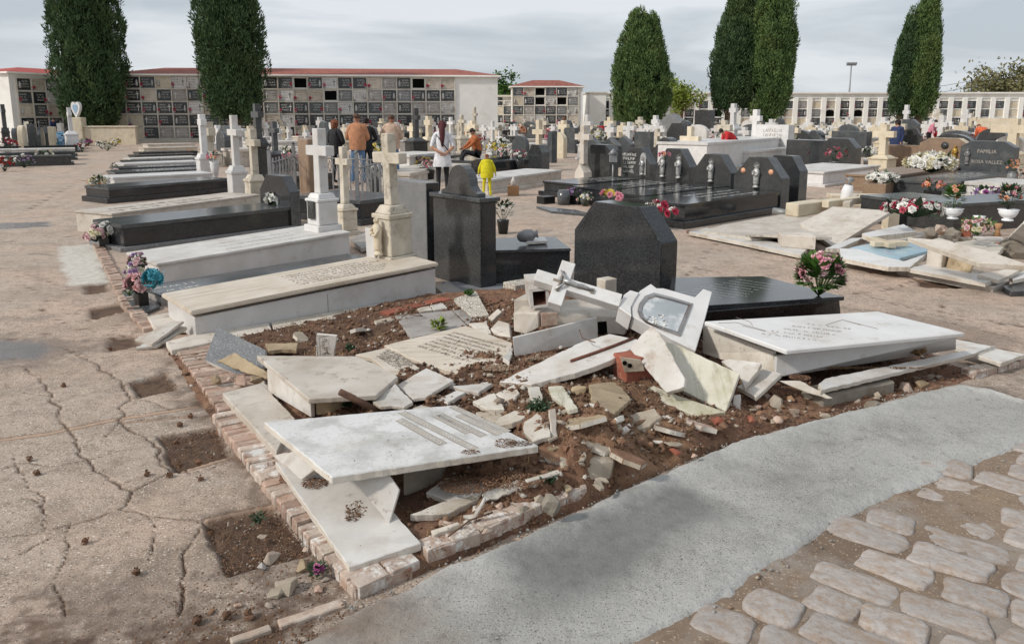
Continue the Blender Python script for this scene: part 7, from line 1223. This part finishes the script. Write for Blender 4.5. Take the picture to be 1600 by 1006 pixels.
def person(label, P, h, rz, J, top, bottom, shoe='shoe_dark', skin='skin', hair='hair_dark', style='short', puff=1.0, sleeve=True, extra=None, build_=1.0, group=None, fingers=True):
    s = h/1.76; o = thing('person', label, 'person', P, rz, group); keys = list(J); idx = {k: i for i, k in enumerate(keys)}
    me = bpy.data.meshes.new('sk'); me.from_pydata([tuple(J[k]) for k in keys], [(idx[a], idx[b]) for a, b in EDG], []); ob = bpy.data.objects.new('sk', me); COL.objects.link(ob)
    md = ob.modifiers.new('Skin', 'SKIN'); md.use_smooth_shade = True; sv = me.skin_vertices[0].data
    for k in keys:
        r = RAD.get(k) or RAD[k[:2]]; b = k[:2]
        if b in ('wa','ch','sh','el') or k == 'pel': r *= puff*build_
        sv[idx[k]].radius = (r*(1.12 if k in ('wai','pel','che') else 1), r); sv[idx[k]].use_root = (k == 'pel')
    ss = ob.modifiers.new('s', 'SUBSURF'); ss.levels = 2; ss.render_levels = 2
    dg = bpy.context.evaluated_depsgraph_get(); dg.update(); bm_ = bpy.data.meshes.new_from_object(ob.evaluated_get(dg)); bpy.data.objects.remove(ob); bpy.data.meshes.remove(me)
    vs = [v.co.copy() for v in bm_.vertices]; mb = MB(); cats = []
    segs = [(J[a], J[b], a, b) for a, b in EDG]
    def cat_of(c):
        best = None
        for A, B, a, b in segs:
            d = B-A; t = max(0, min(1, (c-A).dot(d)/(d.dot(d)+1e-9))); q = (c-(A+d*t)).length
            if best is None or q < best[0]: best = (q, a, b, t)
        _, a, b, t = best; b2 = b[:2]
        if b in ('hd1', 'hd2', 'nck'): return skin if not (b == 'nck' and t < .5) else top
        if b2 == 'ha': return skin
        if b2 == 'wr': return top if sleeve else skin
        if b2 in ('kn', 'an'): return bottom
        if b2 == 'to': return shoe
        if b2 == 'hi': return bottom
        return top
    # hem: pelvis region below .95 counts as trousers unless top is long
    for p in bm_.polygons:
        c = Vector(p.center); m = cat_of(c)
        mb.f.append(tuple(p.vertices)); mb.m.append(mb.mi(m)); mb.sm.append(True)
    mb.v = [tuple(v) for v in vs]; bpy.data.meshes.remove(bm_)
    hc = (J['hd1']+J['hd2'])*.5; up = (J['hd2']-J['hd1']).normalized(); fw = Vector((0,-1,0)); fw = (fw-up*fw.dot(up)).normalized(); sd = up.cross(fw)
    rr_ = random.Random(len(label)); mb.rock(hc+fw*.088-up*.02, .017, skin, rr_, .8, 1, 1.3, 1)
    for k in (1, -1):
        mb.rock(hc+sd*.078*k-up*.01, .018, skin, rr_, .5, 1, 1.4, 1); mb.rock(hc+fw*.078+sd*.03*k+up*.015, .008, 'hair_dark', rr_, 1, 1, .8, 1)
    mb.rock(hc+fw*.08-up*.058, .012, 'cloth_rust', rr_, 1.6, .6, .4, 1)
    if fingers:
        for S in 'LR':
            a, b = J['wr'+S], J['ha'+S]; d = (b-a).normalized(); e = d.orthogonal().normalized(); g = d.cross(e)
            for i, L in enumerate((.062, .075, .08, .072, .05)):
                st = b+d*.015+e*(i-2)*.014 if i else b-d*.03+e*.03
                dd = (d+g*.25).normalized() if i else (d+e*.9).normalized(); mb.tube([st, st+dd*L*.55, st+dd*L*.8+g*L*.25], [.008, .0075, .006], skin, 5)
    body = mb.build('body', o); body.scale = (s, s, s)
    hb2 = MB(); back = -fw
    if style == 'short': hb2.rock(hc+up*.018+back*.014, .092, hair, rr_, 1, 1.02, 1.05, 2)
    elif style == 'bob': hb2.rock(hc+up*.012+back*.02, .112, hair, rr_, 1.05, 1.02, 1.1, 3); hb2.rock(hc-up*.06+back*.035, .095, hair, rr_, 1.1, .9, 1, 3)
    elif style == 'long':
        hb2.rock(hc+up*.015+back*.018, .105, hair, rr_, 1, 1.02, 1.1, 3); hb2.tube([hc+back*.07+up*.04, hc+back*.1-up*.12, hc+back*.13-up*.3, hc+back*.14-up*.5], [.06,.075,.06,.025], hair, 8)
    elif style == 'bun': hb2.rock(hc+up*.015+back*.016, .1, hair, rr_, 1, 1.02, 1.05, 2); hb2.rock(hc+up*.06+back*.11, .05, hair, rr_, 1, 1, 1, 2)
    elif style == 'shaved': hb2.rock(hc+up*.022+back*.012, .087, hair, rr_, 1, 1.03, 1.0, 3)
    if hb2.v:
        q = hb2.build('hair', o); q.scale = (s, s, s)
        for pl in q.data.polygons: pl.use_smooth = True
    if extra:
        for nm, b_ in extra: q = b_.build(nm, o); q.scale = (s, s, s)
    return o
AW = math.pi       # turned away from the camera
def ring_cloth(prof, m, n=20, seed=1):   # a garment as a wavy lathe: (z, rx, ry)
    r = random.Random(seed); mb = MB(); vs = []; fs = []
    ph = [r.uniform(-.006, .006) for _ in range(n)]
    for z, rx, ry in prof:
        for i in range(n): t = 2*math.pi*i/n; vs.append((math.cos(t)*(rx+ph[i]), math.sin(t)*(ry+ph[i]), z))
    for j in range(len(prof)-1):
        for i in range(n): fs.append((j*n+i, j*n+(i+1) % n, (j+1)*n+(i+1) % n, (j+1)*n+i))
    mb.add(vs, fs, m, True); return mb
legs = dict(knL=(.12,-.01,.49), anL=(.15,.02,.085), toL=(.18,-.13,.035), knR=(-.12,-.01,.49), anR=(-.15,.02,.085), toR=(-.18,-.13,.035))
fold = dict(elL=(.27,-.02,1.14), wrL=(.08,-.2,1.12), haL=(.0,-.21,1.13), elR=(-.27,-.02,1.14), wrR=(-.08,-.19,1.08), haR=(.0,-.2,1.07))
behind = dict(elL=(.27,.1,1.14), wrL=(.08,.2,1.02), haL=(.0,.21,.99), elR=(-.27,.1,1.14), wrR=(-.09,.2,.98), haR=(-.02,.21,.95))
person('auburn-haired woman in a black jacket seen from behind', G(527,287), 1.56, AW-.5, posed(**fold), 'cloth_black', 'cloth_black', hair='hair_auburn', style='bob', puff=1.12, extra=[('jacket', ring_cloth([(.82,.2,.17),(.95,.19,.16),(1.1,.175,.15),(1.3,.19,.16),(1.42,.15,.12)], 'cloth_black'))])
person('man in an orange-brown jacket and jeans with his back to us', G(561,289), 1.72, AW, posed(**{**fold, **legs}), 'cloth_orange', 'cloth_jeans', 'shoe_white', 'skin_tan', 'hair_short', 'shaved', 1.14, extra=[('jacket', ring_cloth([(.86,.19,.16),(.92,.2,.17),(1.1,.21,.18),(1.3,.22,.17),(1.43,.17,.13)], 'cloth_orange'))])
person('dark-haired person in black half hidden by the orange jacket', G(575,284), 1.62, AW+.3, posed(**fold), 'cloth_black', 'cloth_black', hair='hair_dark', style='bun', puff=1.1)
person('bald man in a beige patterned jacket behind the weathered cross', G(614,283), 1.70, AW-.1, posed(**{**fold, **legs}), 'cloth_camo', 'cloth_jeans', 'shoe_dark', 'skin_tan', 'hair_short', 'shaved', 1.16, extra=[('jacket', ring_cloth([(.84,.2,.17),(.92,.21,.18),(1.1,.22,.19),(1.3,.23,.18),(1.44,.17,.13)], 'cloth_camo')), ('hood', ring_cloth([(1.40,.14,.12),(1.46,.12,.11),(1.52,.10,.1)], 'cloth_camo'))])
strap = MB(); strap.tube([(.16,.05,1.46), (.03,.17,1.28), (-.14,.19,1.05), (-.2,.08,.95)], .012, 'cloth_black', 5)
person('woman with long wine-red hair and white tunic, hands behind her back', G(692,302), 1.55, AW+.12, posed(**behind), 'cloth_white', 'cloth_black', 'shoe_dark', 'skin', 'hair_wine', 'long', .98, sleeve=False, extra=[('tunic', ring_cloth([(.66,.235,.19),(.75,.23,.19),(.9,.2,.17),(1.08,.165,.14),(1.28,.18,.15),(1.42,.14,.11)], 'cloth_white', 22)), ('bag_strap', strap)])
sit = posed(pel=(0,.05,.50), wai=(0,.02,.64), che=(0,-.06,.83), nkb=(0,-.1,1.0), nck=(0,-.12,1.06), hd1=(0,-.15,1.13), hd2=(0,-.165,1.2), shL=(.17,-.08,.96), elL=(.2,-.26,.76), wrL=(.13,-.42,.66), haL=(.1,-.48,.66), shR=(-.17,-.08,.96), elR=(-.2,-.26,.76), wrR=(-.12,-.44,.66), haR=(-.08,-.5,.66), hiL=(.09,.02,.46), knL=(.13,-.42,.56), anL=(.13,-.62,.16), toL=(.14,-.78,.11), hiR=(-.09,.02,.46), knR=(-.13,-.4,.58), anR=(-.12,-.56,.17), toR=(-.13,-.72,.12))
person('young man in a rust sweater sitting on a black tomb', G(746,266,.04), 1.72, R(-72), sit, 'cloth_rust', 'cloth_black', 'shoe_dark', 'skin_tan', 'hair_dark', 'short', 1.08)
kid = posed(elL=(.3,.02,1.16), wrL=(.34,-.02,.95), haL=(.34,-.03,.9), elR=(-.3,.02,1.16), wrR=(-.34,-.02,.95), haR=(-.34,-.03,.9), nck=(0,.0,1.5), hd1=(0,-.01,1.58), hd2=(0,-.015,1.69), **legs)
RAD['hd1'], RAD['hd2'] = .105, .1
person('small child in a bright yellow tracksuit walking away', G(761,308), .90, AW, kid, 'cloth_yellow', 'cloth_yellow', 'cloth_yellow', 'skin', 'hair_auburn', 'short', 1.3, extra=[('hooded_top', ring_cloth([(.78,.25,.22),(.86,.27,.23),(1.1,.26,.22),(1.3,.25,.21),(1.46,.18,.15)], 'cloth_yellow')), ('hood', ring_cloth([(1.38,.19,.17),(1.46,.2,.18),(1.53,.15,.14)], 'cloth_yellow'))])
RAD['hd1'], RAD['hd2'] = .078, .075
up_arm = posed(elL=(.3,-.1,1.2), wrL=(.42,-.25,1.3), haL=(.46,-.3,1.34), elR=(-.3,0,1.15), wrR=(-.2,-.2,1.05), haR=(-.15,-.24,1.05))
person('far visitor in a red top before the pointed-roof niche block', G(881,224), 1.5, AW+.6, up_arm, 'cloth_red', 'cloth_jeans', hair='hair_auburn', style='bob', puff=1.15, fingers=False)
person('bending visitor in grey trousers at the main niche wall', G(266,219), 1.65, R(60), posed(bend=R(75)), 'cloth_black', 'cloth_grey', puff=1.15, fingers=False); person('bending visitor in dark blue beside the one in grey trousers', G(302,220), 1.6, R(-70), posed(bend=R(80)), 'cloth_navy', 'cloth_navy', puff=1.15, fingers=False)
person('visitor in dark navy among the far left graves', G(84,224), 1.6, R(50), posed(bend=R(35)), 'cloth_navy', 'cloth_navy', puff=1.2, fingers=False)
person('person in a navy blue jacket beside the cream cross', G(1397,260), 1.52, R(-60), posed(), 'cloth_navy', 'cloth_navy', hair='hair_dark', style='bob', puff=1.3, fingers=False, extra=[('jacket', ring_cloth([(.75,.21,.2),(.9,.23,.21),(1.15,.23,.2),(1.35,.21,.17),(1.44,.15,.12)], 'cloth_navy'))])
person('person in an orange top bending over a grave at right', G(1537,247), 1.6, AW, posed(bend=R(55)), 'cloth_orange2', 'cloth_jeans', hair='hair_auburn', style='short', puff=1.3, fingers=False)
person('person in pink half hidden behind the slanted grey stone', G(1449,236), 1.5, R(40), posed(bend=R(25)), 'cloth_pink', 'cloth_black', puff=1.2, fingers=False); person('person in a red jacket stooping behind the big white raised tomb', G(1148,258), 1.55, R(-80), posed(bend=R(60)), 'cloth_red', 'cloth_black', puff=1.25, fingers=False)
# small plants in the rubble
def weed(label, P, r, n, m='leaf_dark'):
    mb = MB(); w = random.Random(n)
    for k in range(n):
        a = w.uniform(0, 6.28); L = r*w.uniform(.6, 1.2); d = Vector((math.cos(a)*w.uniform(.2, .9), math.sin(a)*w.uniform(.2, .9), w.uniform(.3, 1))).normalized(); b = P+Vector((w.uniform(-.3, .3)*r, w.uniform(-.3, .3)*r, 0)); s_ = d.orthogonal().normalized()*.004; mb.add([b-s_, b+s_, b+d*L+s_*.3, b+d*L-s_*.3], [(0,1,2,3)], m)
        for j in range(2): q = b+d*L*w.uniform(.4, 1); e = Vector((w.uniform(-1,1), w.uniform(-1,1), w.uniform(-.2,1))).normalized(); f = e.orthogonal()*.004; mb.add([q, q+e*.012+f, q+e*.024, q+e*.012-f], [(0,1,2,3)], m)
    return put('weed_tuft', mb, label, 'weed')
weed('dark green weeds in the hollow of the heap', Gs(843,645,.0), .07, 60); weed('green tuft beside the relief tile', Gs(548,548,.0), .045, 40, 'leaf_dark'); weed('green tuft at the foot of the wooden stake', Gs(545,636,.0), .06, 50); weed('green moss on top of the terrazzo slab', G(733,461,.14), .05, 60, 'leaf_green'); weed('dry weed on the soil behind the plinth plate', G(1435,555,.15), .06, 60, 'straw'); weed('green seedling in the dirt pit', G(404,816), .035, 14, 'leaf_dark'); weed('dark seedling near the kerb stone', Gs(858,755,.0), .05, 30)
bouquet('tiny magenta artificial flower on green moss by the brick corner', G(497,897,.01), .022, .045, ['magenta','pink'], 4, leaf=36, green='leaf_dark', size=.016, leaf_len=.03); bouquet('white flower with green sprigs on the plain grey slab', G(686,512,.11), .03, .05, ['white'], 6, leaf=40, green='leaf_lime', size=.028, leaf_len=.06)
# dry twigs
for k, (pts, lab) in enumerate((([(640,486),(662,478),(690,470)], 'thin dry twig above the plain grey slab'), ([(628,495),(648,486),(660,494),(640,492)], 'curled dry twig on the plain grey slab'), ([(905,515),(910,528),(930,535)], 'short dark twig on the standing white plate'), ([(700,838),(735,812),(770,800)], 'long dry root over the cracked sheets'), ([(825,728),(836,716),(846,717)], 'hooked dry root at the slab end'))):
    mb = MB(); mb.tube([Gs(a, b, [.05,.05,.17,.05,.05][k]) for a, b in pts], .0035, 'mulch', 5); put('dry_twig', mb, lab, 'twig')
